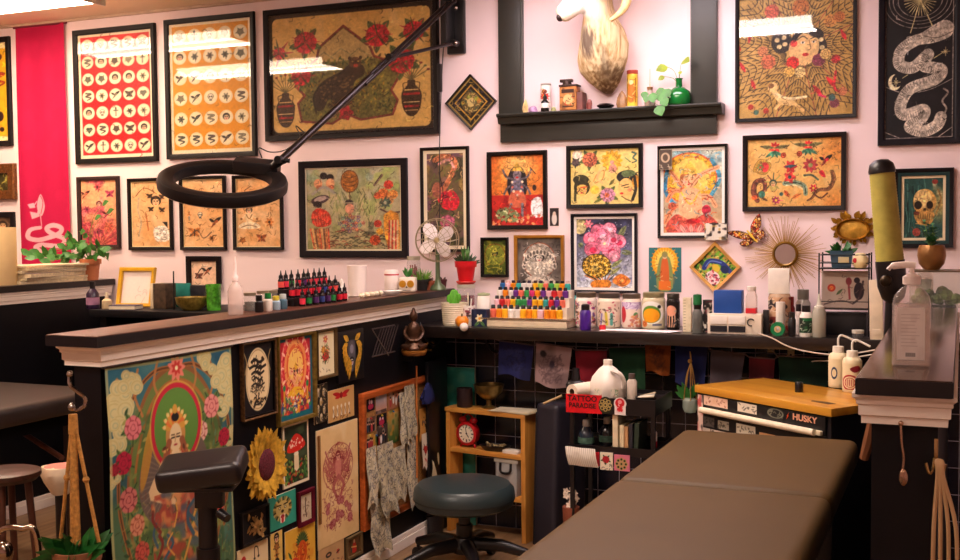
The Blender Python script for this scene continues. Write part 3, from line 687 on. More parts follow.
def a_kali(c):
    c.rgrad(518, 180, 52, 'f0a040', 1); c.rgrad(518, 165, 22, 'f8d080', .8); c.poly([(492, 195), (546, 195), (546, 232), (492, 232)], 'c02020', .85); c.mottle('801018', 7, .55, .6, 2, (492, 195, 546, 230))
    c.poly([(518, 165), (510, 173), (508, 188), (512, 197), (524, 197), (528, 188), (526, 173)], '241c20', 1, 4); c.poly([(513, 181), (523, 181), (524, 205), (512, 205)], '6a6478', 1, 3)
    for d in (-1, 1):
        c.line([(518, 180), (518+d*10, 177), (518+d*14, 170)], 2, '6a6068', 1, False, 4); c.line([(518, 183), (518+d*9, 187), (518+d*13, 194)], 2, '6a6068', 1, False, 4)
    c.line([(531, 168), (536, 174)], 1.1, '3a2a20'); c.ell(535, 188, 2, 3, '3a2420')
    c.ell(518, 175, 4.2, 5, '8a7880'); c.poly([(512, 171), (518, 162), (524, 171)], 'd0a040'); c.ell(518, 177.5, 1.4, .9, 'e02020')
    c.poly([(512, 192), (524, 192), (526, 206), (510, 206)], 'd06848', 1, 3)
    for k in range(9): t = PI*k/8; c.ell(518+5*math.cos(t), 182+13*math.sin(t), 1.2, 1.3, ('e8c8a8', 'd87060')[k % 2])
    c.line([(512, 204), (509, 216), (505, 220)], 2.6, '787078', 1, False, 3); c.line([(523, 204), (523, 218)], 2.6, '787078')
    c.poly([(497, 211), (508, 207), (520, 214), (516, 222), (500, 220)], '7a8858', 1, 4); c.squig(20, (497, 208, 520, 222), ('283018', 'e0d8b0', 'b03020'), 5, .9)
    c.poly([(532, 201), (541, 198), (543, 216), (533, 216)], 'f8f0ec', 1, 3); c.scatter(60, (493, 215, 545, 231), ('e86038', 'f0a060', '902018', 'e8c8a0', 'd03030'), .6, 1.6)
framed((488.3, 151.2, 548, 229.4), a_kali, 'framed print of a dark many armed goddess on an orange ground with a red floor', fw=4, fcol='160e0c', base='c8481c', res=2)

def a_sticker(c):
    c.rect(550, 208, 559, 226, '2a2020'); c.ell(554.5, 219, 2.6, 6, 'e8dcd0'); c.ell(554.5, 213.5, 1.6, 2, 'e0c8b0')
def card(px, art, label, name='art_card', cat='card', base='e0c890', side='B', roll=0, th=.002, res=2, X=None, rough=.5, bend=0):
    c, w, h, rz = wallrect(px, side, X); t = thing(name, label, cat, c, rz); t.rotation_euler = (0, roll, rz)
    B().box(-w/2, -th, -h/2, w/2, -.0004, h/2).build('card_stock', mat('d8c8a8', .8), t, False)
    if side == 'B': cv = Cv(px, base, res); art(cv)
    else: cv = pcanvas(c, w, h, base, res, art)
    cv.sheet('print', flat(w, h, -th-.0008), t, printmat(rough)); return t
card((550, 208, 559, 226), a_sticker, 'tiny black and white card stuck beside the goddess print')

def a_yflash(c):
    k = 5.783
    def q(x, y): return (484+x/k, 148+y/k)
    c.mottle('f0d878', 14, .5, .5, 1); c.mottle('d8b048', 9, .62, .3, 2)
    c.ell(*q(545, 40), 5, 6, 'e8d8c0'); c.rose(*q(535, 80), 3.6, '5a4a48', INK, '4a5830')
    c.rose(*q(618, 65), 7, 'c86848', '4a2820', '5a6438', 8)
    c.petals(*q(745, 75), 11, 'e8a828', 12, 'd86858'); c.petals(*q(745, 85), 7.5, 'f0c048', 8, 'd88878'); c.ell(*q(750, 120), 4, 4.4, 'e89880')
    c.line([q(640, 190), q(660, 150), q(700, 130), q(690, 180), q(650, 200)], 1.1, 'd0803c', .8, False, 5); c.line([q(690, 110), q(660, 170), q(690, 200)], 2.4, 'e8b878', .9, False, 5); c.ell(*q(645, 240), 4.6, 4.4, 'e8c040', .9)
    c.snake([q(860, 30), q(880, 40), q(865, 62), q(885, 80), q(860, 90)], 1.3, '4a7a68', INK, 5, False); c.line([q(820, 60), q(850, 85)], 1, '6a8a58')
    c.face(*q(570, 235), 6.5, 'ecc060', '3a3014'); c.ell(*q(565, 180), 8, 5, '34301c'); c.line([q(535, 190), q(530, 300)], 2.6, '34301c', .9); c.line([q(560, 225), q(600, 222)], 1.4, 'c84828')
    c.ell(*q(832, 170), 10.5, 6.5, '24201c'); c.ell(*q(838, 150), 7, 3.5, '5a6a40'); c.ell(*q(825, 235), 7.6, 10, 'f0c070'); c.ell(*q(880, 200), 3.6, 6.5, 'e89828'); c.line([q(872, 170), q(880, 240), q(862, 300)], 3, '28241c', 1, False, 4)
    c.line([q(800, 222), q(840, 212)], .9, INK); c.line([q(815, 232), q(842, 228)], .8, INK); c.ell(*q(800, 264), 1.8, 1.1, 'd03028'); c.ell(*q(846, 245), 2.4, 1.6, 'e8805a', .7); c.line([q(800, 280), q(830, 300), q(860, 310)], .9, '6a3820', 1, False, 3)
    c.rose(*q(720, 272), 7, 'c888a0', '5a2c34', '6a7838', 8); c.petals(*q(715, 272), 3.4, 'b86030', 6, '7a3020'); c.leaf(*q(690, 290), *q(640, 315), 3.4, '8a9040'); c.leaf(*q(730, 215), *q(760, 180), 3.2, '7a7038')
    c.squig(26, (570, 150, 640, 204), ('8a6a28', '5a4a20', 'c89030'), 5, .5)
framed((567.4, 144.7, 643.4, 208.2), a_yflash, 'yellow tattoo flash sheet with two dark haired women and roses', fw=4, fcol='171212', base='e8cc78', res=2.2)

def a_peony(c):
    k = 5.333
    def q(x, y): return (565+x/k, 205+y/k)
    c.vgrad('24243c', 'd8dce8', 218, 286); c.mottle('10101c', 5, .5, .7, 1, (570, 213, 640, 236)); c.mottle('5a5a88', 6, .6, .5, 2); c.scatter(70, (575, 216, 636, 250), ('e8e8f0', 'b8b8d0'), .2, .5)
    c.ell(*q(85, 115), 6.4, 7.5, 'd8c890'); c.mottle('b8a868', 4, .5, .5, 3, (574, 218, 588, 234)); c.petals(*q(130, 100), 5, 'e87888', 6, 'f0b0a8')
    for a, b in (((290, 170), (330, 110)), ((300, 250), (360, 255)), ((100, 220), (75, 205)), ((270, 180), (320, 150))): c.leaf(*q(*a), *q(*b), 5.4, '7a8458')
    for i, (x, y, r) in enumerate(((185, 140, 42), (240, 130, 38), (140, 180, 38), (290, 195, 38), (150, 235, 42), (250, 245, 48), (215, 200, 52), (265, 270, 32), (205, 165, 40), (260, 180, 34))): c.ell(*q(x, y), r/k, r/k*.92, ('f07c98', 'f498b0')[i % 2]); c.ell(*q(x, y), r/k, r/k*.92, 'b83058', .7, 0, .5); c.ell(*q(x+4, y+6), r/k*.45, r/k*.4, 'd02850' if i in (0, 3, 4, 5, 9) else 'f8b8c4', .9)
    c.petals(*q(215, 205), 5, 'f8a8b8', 9, 'f8e0a0')
    c.ell(*q(172, 325), 14.2, 12, 'd8a830'); c.ell(*q(172, 325), 14.2, 12, '30240c', .9, 0, .9)
    for i in range(70):
        t = i*2.4; r = 1.5*math.sqrt(i)*1.05; x, y = 565+172/k+r*1.1*math.cos(t), 205+325/k+r*.92*math.sin(t); c.ell(x, y, 1.15, .85, '2a200c', .95, t, .7) if i % 2 else c.ell(x, y, .8, None, 'f0d880')
    c.petals(*q(165, 330), 4.4, 'e8cc70', 7, '5a4414')
    for i in range(8): c.line([q(110+i*22, 375), q(185+i*6, 410)], 1, ('d07828', '3a2c18')[i % 2]); 
    c.leaf(*q(250, 330), *q(310, 290), 4, '98a060'); c.leaf(*q(240, 370), *q(300, 330), 4, 'b0b070'); c.poly([q(150, 405), q(240, 400), q(240, 440), q(150, 440)], 'e08830', 1, 3)
    c.poly([q(255, 405), q(300, 365), q(352, 400), q(310, 435)], 'e88838', 1, 4); c.ell(*q(305, 402), 4, 3, 'c85820', 1, 0, .8); c.ell(*q(305, 402), 1.6, None, 'f0b060')
framed((572, 213.5, 638, 293), a_peony, 'framed print of a pink peony and gold spotted ball on a night sky', fw=2.8, fcol='17141a', mw=2.6, mcol='f4ece4', base='30304c', res=2.2)

def a_green(c):
    c.mottle('a8a030', 5, .45, .8, 1); c.mottle('2c3a10', 4, .5, .8, 2); c.deity(495.5, 270, 24, '8a9838', '4a5a18', '7a8428', 'b8b040', 4, None); c.squig(40, (485, 241, 506, 274), ('d0c850', '283010'), 4, .5)
framed((482, 237.3, 509.2, 277), a_green, 'small black framed olive green print right of the red flower pot', fw=2.6, fcol='14100e', base='5a6a20', res=2.4)
def a_grey(c):
    c.mottle('3c3430', 8, .5, .7, 1); c.rgrad(540, 262, 26, 'b8ac9c', .8); c.deity(540, 284, 38, 'e8dcc8', 'c8bcac', 'a89c8c', 'd8ccb8', 6, None)
    for k in range(14): t = PI+k*PI/13; c.ell(540+15*math.cos(t), 266+14*math.sin(t), 2.4, 3.2, 'd8ccba', .8); c.ell(540+15*math.cos(t), 266+14*math.sin(t), 1.2, 2, '4a4038', .8)
    c.squig(40, (522, 244, 560, 287), ('f0e8dc', '2c2420'), 5, .6)
framed((515.3, 235, 565, 291), a_grey, 'grey monochrome print of a seated goddess in a thin golden wood frame', fw=3, fmat=mat('b07828', .3, .3, var=.25), base='6a6058', res=2.2)

def a_deityR(c):
    c.vgrad('88b0b8', 'd8a068'); c.mottle('e8d8b8', 8, .55, .6, 1); c.ell(690, 178, 27, 25, 'f0b030'); c.ell(690, 178, 27, 25, 'd85830', .8, 0, 1.5); c.ell(692, 176, 19, 18, 'f8d878', .7)
    c.line([(668, 168), (666, 190), (676, 205)], 4, '3a88b0', 1, False, 4); c.line([(712, 160), (720, 178), (712, 195)], 4, '4a90a8', 1, False, 4)
    c.face(690, 180, 7.5, 'f0c090', 'b86838'); c.poly([(681, 174), (690, 160), (700, 174)], 'e8b848')
    for k, p in enumerate((((688, 192), (700, 176), (718, 168)), ((690, 195), (676, 190), (668, 200)), ((692, 198), (708, 196), (716, 206)), ((690, 200), (674, 208), (666, 222)), ((694, 202), (706, 212), (716, 224)), ((688, 196), (678, 180), (672, 172)))): c.line(p, 4.4, ('f0b080', 'e89868')[k % 2], 1, False, 5); c.line(p, .7, '9a4828', .7, False, 5)
    c.poly([(682, 190), (700, 190), (702, 212), (692, 220), (680, 212)], 'f0b888', 1, 4); c.line([(682, 192), (691, 204), (700, 192)], 1.6, 'e8c040', 1, False, 4)
    c.poly([(668, 232), (676, 214), (692, 220), (708, 214), (720, 232)], 'd85848', 1, 4); c.ell(694, 221, 7, 2.6, 'c82028'); c.ell(707, 210, 4.5, 5, 'b82840'); c.rose(673, 206, 4, 'e0704c', '8a2820', None)
    for _ in range(70): x, y = c.rng.uniform(664, 722), c.rng.uniform(152, 232); t = c.rng.uniform(0, 6); c.line([(x, y), (x+4*math.cos(t), y+3*math.sin(t)), (x+7*math.cos(t+.5), y+4*math.sin(t+.5))], 1, c.rng.choice(('f8d8a0', 'd86838', 'b84830', 'f0a060', '78a0a0', 'f0c8b0')), .8)
    for k in range(8): c.leaf(694+(k-3.5)*3, 233, 694+(k-3.5)*5.5, 224, 4, ('e88078', 'f0b0a0')[k % 2], 'a03838')
td = framed((658.4, 145, 728, 238.1), a_deityR, 'framed colourful print of a many armed golden goddess with a white mat', fw=2.6, fcol='15100e', mw=3.2, mcol='f6eee6', base='d8b080', res=2.2)
def a_st1(c):
    c.rect(c.x0, c.y0, c.x1, c.y1, '54463c'); c.ell(667, 158, 4.5, 5, 'c8b090'); c.ell(667, 158, 2.6, 3.4, '5a4a3c'); c.squig(8, (661, 163, 673, 170), ('d8c8a8',), 3, .6)
def a_st2(c):
    c.rect(c.x0, c.y0, c.x1, c.y1, 'e8e0d0'); c.mottle(INK, 3, .5, .9, 2); c.mottle('d8a850', 3, .65, .8, 4)
def onprint(px, art, label, Yo, **k):
    t = card(px, art, label, **k); t.location.y = YW-Yo; return t
onprint((661, 150, 673.5, 170), a_st1, 'brown sticker in the upper corner of the golden goddess print', .0262)
onprint((706, 223, 728, 240), a_st2, 'black and white photo card tucked in the lower corner of the goddess frame', .0262)

def a_virgin(c):
    c.vgrad('2c7a80', '3a6a68'); c.ell(665, 262, 13, 15, 'f0b828'); c.ell(665, 262, 10, 12, 'f8d860'); 
    for k in range(24): t = k*PI/12; c.line([(665+9*math.cos(t), 262+11*math.sin(t)), (665+14*math.cos(t), 262+17*math.sin(t))], .9, 'e89018')
    c.poly([(660, 258), (670, 258), (673, 288), (657, 288)], '8a9858', 1, 3); c.poly([(662, 260), (668, 260), (669, 286), (661, 286)], 'd86830', 1, 3); c.ell(665, 256, 2.4, 3, 'e8c090'); c.ell(665, 254.4, 3, 3, '5a6838', .6); c.rect(659, 281, 671, 290, 'e87828'); c.squig(20, (655, 255, 675, 288), ('f8e0a0', '7a3818'), 3, .5); c.mottle('b87840', 5, .6, .6, 3, (650, 276, 682, 290))
card((649, 247.5, 681.5, 292), a_virgin, 'unframed teal card with a standing figure in a golden glow', 'art_card', 'picture', '2c7a80')
def a_peacock(c):
    x, y = 715, 267
    c.mottle('78c838', 3, .4, .9, 1); c.mottle('1c6028', 3, .55, .9, 2); c.scatter(80, (695, 247, 736, 287), ('a8e048', '2c8830', 'e8f080', '186018'), .5, 1.2)
    th = -PI/4
    def q(u, v): u -= x; v -= y; return (x+u*math.cos(th)-v*math.sin(th), y+u*math.sin(th)+v*math.cos(th))
    c.line([q(702, 268), q(708, 260), q(722, 262), q(732, 272)], 5.5, '2c3c8a', 1, False, 6); c.line([q(704, 266), q(710, 260), q(722, 262)], 1.4, '6a88d8', 1, False, 6); c.ell(*q(726, 270), 5, 4.4, '20305c'); c.ell(*q(716, 268), 5, 4, 'e8c840')
    c.ell(*q(712, 280), 9, 8, 'f8e8e8'); c.scatter(46, (q(712, 280)[0]-7, q(712, 280)[1]-6, q(712, 280)[0]+7, q(712, 280)[1]+6), ('e06878', 'd03858', 'f8c8c8', '5a2838'), .5, 1.3)
_c = wy(715.5, 267, YW); _r = (wy(741, 267, YW).x-wy(690, 267, YW).x)/2/1.414
diamond('diamond_painting', _c, _r, a_peacock, 'diamond hung painting of a blue bird on green leaves with a raw wood edge', 'painting', 'd8a050', .012, (697, 249, 733, 285), dp=.022)

def a_flashR(c):
    k = 6.59
    def q(x, y): return (740+x/k, 130+y/k)
    c.mottle('dc9848', 18, .5, .4, 1); c.mottle('f0cc88', 8, .6, .5, 2); c.rgrad(838, 150, 30, 'd87828', .6); c.rgrad(835, 205, 25, 'd87020', .5)
    for x, y, r in ((235, 115, 42), (455, 105, 36)):
        c.petals(*q(x, y), r/k, 'd82828', 9, 'f09050', .5); 
        for d in (-1, 1): c.leaf(*q(x, y), *q(x+d*95, y-12), 4, '7a7040'); c.leaf(*q(x, y+20), *q(x+d*60, y+60), 3.4, '508868'); c.leaf(*q(x, y+20), *q(x+d*20, y+65), 3, '387858')
    for x, y in ((293, 165), (398, 158)): c.ell(*q(x, y), 2.8, None, 'a83020'); c.ell(*q(x, y), 1.4, None, 'e08040', 1, 0, .5)
    c.snake([q(100, 260), q(140, 200), q(200, 225), q(170, 280), q(110, 270)], 4.2, 'c89840', '4a2818', 6); c.ell(*q(170, 240), 4, 5, 'd03838'); c.petals(*q(140, 240), 4, '7a8848', 6, 'c83030')
    c.petals(*q(340, 240), 7, 'c83030', 6, '3a3028', .6); c.leaf(*q(300, 240), *q(380, 235), 3, '38606a'); c.petals(*q(470, 235), 8, 'b84040', 9, '8a9050', .5)
    c.flash(*q(570, 205), 6.5, INK, ('d82838',), 5); c.poly([q(525, 280), q(550, 270), q(570, 315), q(545, 310)], 'd82838', 1, 3)
    c.snake([q(120, 460), q(95, 400), q(110, 340), q(160, 330), q(170, 390), q(130, 420), q(180, 460)], 5.5, '8a4a38', '2a1614', 7); c.ell(*q(150, 420), 3.4, None, '4a8870'); c.ell(*q(100, 440), 3, 2.4, 'e06030')
    for t in range(8): c.line([q(225, 340), q(225+55*math.cos(t*.8), 340+60*math.sin(t*.8))], 1.1, ('3a4a38', 'a8a858', '6a3828')[t % 3])
    c.ell(*q(225, 360), 4, 6, 'c8b060'); c.face(*q(225, 350), 3, 'e8c080', '3a4438'); c.petals(*q(245, 460), 4.5, 'a83058', 7)
    c.line([q(300, 350), q(370, 345), q(430, 370), q(440, 420)], 4.4, '8aa080', 1, False, 6); c.line([q(300, 350), q(370, 345), q(430, 370), q(440, 420)], 1, '2c3c34', 1, False, 6); c.line([q(310, 365), q(370, 362), q(420, 390)], 1, 'e8e0b0', 1, False, 5)
    c.petals(*q(335, 310), 6.5, 'd84038', 5, '385048', .7); c.leaf(*q(300, 395), *q(330, 440), 4, 'e06030'); c.leaf(*q(350, 450), *q(410, 420), 4, 'e88040'); c.ell(*q(280, 420), 2, None, '4a7068')
    c.snake([q(610, 280), q(620, 330), q(590, 390), q(520, 400), q(480, 450), q(450, 465)], 4, '8a5a38', '2c1812', 7); c.petals(*q(490, 385), 4.5, 'c02838', 6); c.line([q(500, 430), q(540, 450), q(580, 420)], 1.6, '5a3020', 1, False, 5); c.line([q(430, 300), q(480, 300), q(520, 330)], 2, '4a5a48', 1, False, 5)
    c.squig(60, (750, 142, 840, 204), ('5a3418', '8a4a20', '3a2c18'), 4, .5)
framed((743.2, 133.8, 846.5, 211), a_flashR, 'orange tattoo flash sheet of flowers, snakes and a curved fish above the sunburst mirror', fw=5, fcol='191010', base='e8b868', res=2.2)

def a_web(c):
    k = 4.48
    def q(x, y): return (735+x/k, y/k)
    c.mottle('a88038', 14, .5, .5, 1); c.mottle('d8b068', 8, .6, .5, 2)
    cx, cy = 300, 215; A = [2*PI*i/11+.2 for i in range(11)]
    for t in A: c.line([q(cx, cy), q(cx+420*math.cos(t), cy+420*math.sin(t))], .8, 'a04038' if int(t*10) % 2 else '5a4428')
    for j in range(7):
        r0 = 95+j*50
        for i in range(11):
            t0, t1 = A[i], A[(i+1) % 11]+(2*PI if i == 10 else 0)
            P = []
            for s_ in range(6): f_ = s_/5; t = t0+(t1-t0)*f_; r = r0*(1-.28*math.sin(PI*f_)); P.append(q(cx+r*math.cos(t), cy+r*math.sin(t)))
            c.line(P, .9, '3a2a1c', .9)
            for s_ in range(1, 8):
                f_ = s_/8; t = t0+(t1-t0)*f_; r = r0*(1-.28*math.sin(PI*f_)); c.line([q(cx+r*math.cos(t), cy+r*math.sin(t)), q(cx+(r+26)*math.cos(t+.02), cy+(r+26)*math.sin(t+.02))], 1, '2c2018', .75)
    for x, y, r in ((500, 195, 4), (95, 390, 4), (50, 310, 4), (30, 210, 4), (455, 400, 4.5), (395, 435, 4.5), (65, 180, 3)): c.leaf(*q(x, y), *q(x+(c.rng.random()-.5)*90, y-50), r, 'c82030', None)
    c.ell(*q(215, 185), 10.5, 11, '15121a'); c.ell(*q(335, 165), 15, 9, '15121a'); c.ell(*q(390, 220), 6, 10, '15121a')
    for x, y in ((195, 175), (225, 165), (230, 195), (205, 205), (390, 185), (395, 220)): c.ell(*q(x, y), 2.6, 2.2, 'e0c890')
    c.ell(*q(315, 215), 15, 18, 'ecc080', 1, .12); c.poly([q(255, 180), q(300, 130), q(380, 150), q(375, 178), q(310, 150), q(268, 200)], '15121a', 1, 3)
    c.line([q(285, 180), q(310, 165), q(330, 178)], .9, INK, 1, False, 3); c.line([q(345, 178), q(370, 170)], .9, INK); c.ell(*q(310, 193), 2.2, 1.2, 'f8f0e0'); c.ell(*q(310, 193), 1, None, INK); c.ell(*q(358, 193), 1.8, 1, 'f8f0e0'); c.ell(*q(358, 193), .9, None, INK)
    c.line([q(338, 185), q(345, 222), q(328, 228)], .7, '8a5030', 1, False, 3); c.ell(*q(322, 247), 3.2, 1.7, 'c82028'); c.ell(*q(270, 195), 3.6, 3.4, 'e03838', .85)
    for x, y, r, cc in ((265, 280, 6, 'e02828'), (250, 320, 5, 'e8c060'), (298, 325, 5, 'f0d890'), (155, 270, 7, 'd8704c'), (130, 220, 5, 'd88858'), (380, 275, 6, '8a3858'), (410, 250, 5, 'e8c070'), (455, 275, 4, 'c82838'), (430, 105, 6, 'd89850'), (470, 90, 5, 'c87840'), (170, 45, 7, 'd06048'), (300, 35, 8, 'c87838'), (450, 470, 4.5, '8a4858'), (75, 470, 2.6, 'c83028'), (145, 490, 2.6, 'c83028'), (100, 495, 2.4, '388070'), (440, 445, 3, '388080'), (485, 420, 4, 'd88860')): c.rose(*q(x, y), r, cc, '5a2018', None)
    c.line([q(455, 330), q(450, 400), q(470, 420)], 2.2, 'c82838', 1, False, 4); c.line([q(380, 430), q(410, 440)], 2.2, 'c02058')
    c.ell(*q(175, 385), 5, 5, 'f0cc88'); c.ell(*q(168, 378), 3, 2.6, '8a5a30'); c.line([q(180, 400), q(215, 450), q(265, 460)], 5.4, 'f0cc88', 1, False, 5); c.line([q(215, 455), q(190, 480)], 3, 'f0c880'); c.line([q(260, 450), q(310, 495)], 3.2, 'f0c880'); c.line([q(190, 415), q(250, 440), q(325, 435)], 2.6, 'f4dca8', 1, False, 4); c.squig(14, (770, 85, 806, 112), ('8a5a30',), 4, .6)
framed((735.8, -8, 857.2, 120.3), a_web, 'big framed drawing of a woman in a spider web with flowers', fw=4, fcol='150f10', base='c8a058', res=2.2, pane=True)

def a_serpent(c):
    k = 3.733
    def q(x, y): return (710+x/k, y/k)
    c.mottle('1c181e', 8, .5, .6, 1); g = 'b8aca0'; gd = 'd8c890'
    c.line([(886, -1), (886, 137.5), (953, 137.5), (953, -1)], .8, g, .8)
    for r in (22, 27, 31, 36): c.ell(*q(785, 0), r, r*.78, g, .8, 0, .6)
    for i in range(16): t = PI*i/15; c.line([q(785, 0), q(785+60*math.cos(t), 60*math.sin(t))], .6, gd)
    for e in ((750, 120), (840, 120)): c.line([q(785, 0), q(*e)], .9, gd)
    c.line([(886, 85), (905, 92), (930, 90), (953, 80)], .7, g, .8, False, 5); c.line([(886, 131), (900, 137)], .7, g); c.line([(953, 128), (940, 137)], .7, g)
    c.line([q(880, 195), q(700, 300)], .7, gd); c.ell(*q(692, 302), 6.6, 8, 'e0d0a8'); c.ell(*q(701, 296), 5.4, 6.6, '141014')
    for x, y in ((880, 198), (697, 302)):
        for i in range(8): t = i*PI/4; c.line([q(x, y), q(x+(16 if i % 2 == 0 else 9)*math.cos(t), y+(16 if i % 2 == 0 else 9)*math.sin(t))], .6, gd)
    c.snake([q(*p) for p in ((880, 130), (830, 145), (770, 150), (715, 185), (710, 235), (760, 250), (815, 205), (800, 245), (865, 265), (840, 300), (750, 330), (715, 390), (730, 425), (800, 410), (795, 440), (750, 470), (800, 490), (850, 470), (865, 440))], 11.5, 'c8bcac', '2a241e', 9, True, False)
    c.poly([q(745, 150), q(800, 118), q(870, 82), q(908, 100), q(900, 140), q(850, 160), q(790, 165)], 'c8bcac', 1, 4); c.line([q(800, 135), q(850, 145), q(905, 125)], .8, '4a4038', .9, False, 4)
    for i in range(26): x = 770+i*5; c.line([q(x, 160-(i % 3)*2), q(x+6, 125-i*.8)], .45, '5a5044', .6)
    c.line([q(865, 445), q(885, 410), q(870, 380), q(890, 350), q(875, 335)], 1.8, 'a09488', 1, False, 6); c.line([q(865, 445), q(850, 470)], 4, 'c8bcac')
framed((878.5, -14, 962, 145), a_serpent, 'tall black print of a pale coiling snake under a radiating sun at upper right', fw=7, fcol='16121a', base='0e0b12', res=2.2)

def a_skull(c):
    c.mottle('1c4038', 8, .45, .8, 1); 
    for _ in range(60): x, y = c.rng.uniform(902, 926), c.rng.uniform(178, 238); c.line([(x, y), (x+c.rng.uniform(-2, 2), y+14)], .8, c.rng.choice(('285a50', '0c2420', '48786c')))
    c.rgrad(942, 205, 22, 'c8a860', .9); c.mottle('d8c088', 5, .55, .6, 3, (932, 176, 950, 240))
    c.ell(925, 202, 11.5, 13, 'c89850'); c.ell(923, 199, 9, 9.5, 'e0bc78'); c.ell(918.5, 205, 3.8, 4.2, '241408'); c.ell(930, 205, 3.4, 4, '241408'); c.poly([(924, 208), (926, 208), (927, 213), (923, 213)], '301c0c'); c.poly([(915, 212), (934, 212), (931, 224), (919, 224)], 'c89850', 1, 3)
    for i in range(6): c.line([(919+i*2.2, 214), (919.5+i*2, 221)], .6, '5a3818')
    c.ell(917, 213, 3, 2, '6a3020'); c.ell(917, 232, 4, 4, 'a84838'); c.ell(935, 182, 3, 2.4, '7a2c20'); c.line([(936, 214), (941, 200), (938, 190)], 1.6, '8a6a38', 1, False, 4)
framed((893.5, 168.3, 953.8, 247.8), a_skull, 'black framed skull picture behind the yellow lamp', fw=4.4, fcol='161014', mw=3, mcol='ecd8b0', inner=3.6, icol='2c4a4c', base='24504a', res=2.4)

# clipped pictures at the left edge
def a_left1(c):
    c.rect(c.x0, c.y0, c.x1, c.y1, 'ecd8a0'); c.rect(-30, 50, 9, 137, 'e8b020'); c.ell(0, 58, 4, 3.5, '501818'); c.ell(0, 117, 4, 5, '301418'); c.flash(0, 80, 9, INK, ('a03020', 'd86838'), 7); c.ell(2, 130, 2.4, None, '301814')
framed((-34, 38.5, 12.6, 147), a_left1, 'yellow black framed print cut off at the far left edge', fw=4, fcol='1a1416', base='e8b020')
def a_left2(c): c.mottle('8a8438', 4, .5, .8, 1); c.squig(30, (c.x0, c.y0, c.x1, c.y1), ('2c2408', 'c8b858'), 4, .7)
framed((-16, 164, 17.5, 200), a_left2, 'small ornate bronze frame at the far left above the paper roll', fw=7, fmat=mat('7a4a20', .35, .5, var=.4, scale=90, bump=.6), base='3a3414', depth=.03)
def a_left3(c): c.mottle('2c1c14', 5, .5, .7, 1); c.ell(4, 227, 6, 9, '6a5038'); c.face(4, 226, 3.6, 'd0a878', '2a1a14')
framed((-14, 212, 16.5, 256), a_left3, 'small dark frame with an oval portrait behind the paper roll', fw=4, fcol='120c10', base='50382a')

# red snake banner: cloth hung flat with soft folds
def banner():
    c0, w, h, _ = wallrect((20, 25, 70, 264), 'B'); t = thing('wall_banner', 'long crimson cloth banner with a white snake hanging at left', 'banner', c0)
    c = Cv((20, 25, 70, 264), 'bc0846', 1.8); c.mottle('c8104c', 10, .5, .5, 1)
    k = 3.692
    def q(x, y): return (x/k, 140+y/k)
    wt = 'f0b0b8'
    c.snake([q(*p) for p in ((148, 322), (112, 330), (104, 358), (140, 368), (200, 352), (222, 328), (196, 314), (172, 326), (192, 346), (230, 366), (214, 390), (150, 386), (128, 398), (160, 420), (172, 436))], 4.4, wt, 'a80c3c', 7, False, False)
    c.line([q(152, 315), q(148, 280), q(150, 250)], 1, wt); c.leaf(*q(152, 280), *q(150, 198), 9, wt, None); c.line([q(150, 270), q(160, 230), q(150, 205)], .7, 'c01040', 1, False, 4)
    c.poly([q(118, 290), q(112, 262), q(135, 268), q(140, 250), q(145, 280)], wt); c.poly([q(105, 235), q(125, 230), q(130, 248), q(112, 250)], wt); c.line([q(125, 240), q(135, 225)], 1, wt)
    def fn(u, v):
        return ((u-.5)*w*(1-.02*v), -.012-.006*np.sin(u*14)*(1-v*.4)-.004*np.sin(u*5+v*3), (v-.5)*h+.006*np.sin(u*PI)*v)
    c.sheet('cloth', fn, t, printmat(.8))
    b = B().cyl((-w/2-.01, -.012, h/2-.002), (w/2+.01, -.012, h/2-.002), .006, n=10); b.build('hanging_rod', mat('7a1830', .5), t)
banner()
# ================================================================ NICHE CASING, RAM HEAD, ORNAMENTS, RING LAMP
def inpoly(pts):
    def f(X, Y):
        r = np.zeros(X.shape, bool); n = len(pts)
        for i in range(n):
            (ax, ay), (bx, by) = pts[i], pts[(i+1) % n]
            if ay != by: r ^= ((ay > Y) != (by > Y)) & (X < (bx-ax)*(Y-ay)/(by-ay)+ax)
        return r
    return f
M_slate = mat('2e2e28', .4, var=.1, scale=10)
YS = YW-.085
zsT = wy(608, 108, YS).z
def X_(x, Y=YW): return wy(x, 100, Y).x
nc = struct(B().box(X_(501), YW-.03, zsT, X_(523), YW, ZCEIL-.02).build('trim_2', M_slate, None, True, .003))
B().box(X_(693), YW-.03, zsT, X_(718), YW, ZCEIL-.02).build('side_casing', M_slate, nc, True, .003)
B().box(X_(522), YW-.022, zsT, X_(524.5), YW, ZCEIL-.02).box(X_(691.5), YW-.022, zsT, X_(694), YW, ZCEIL-.02).build('inner_bead', mat('4a4a42', .4), nc, True, .002)
zap = wy(610, 138, YW-.025).z
B().box(X_(502), YW-.025, zap, X_(717.5), YW, zsT-.03).build('apron', M_slate, nc, True, .003)
zs1 = wy(608, 115.5, YS).z
x0, x1 = wy(496.3, 113, YS).x, wy(721.2, 102, YS).x
b = B(); P = [(YS, zsT), (YS-.004, zsT-.006), (YS, zsT-.014), (YS+.012, zsT-.018), (YS+.022, zs1-.012), (YW-.001, zs1-.012), (YW-.001, zsT)]
b.loft([[(x0, y, z) for y, z in P], [(x1, y, z) for y, z in P]]); sill = b.build('sill', M_slate, nc, True)
def onsill(x, dy=.045): p = wy(x, 105, YW-dy); p.z = zsT; return p
KS = mpp(onsill(608))
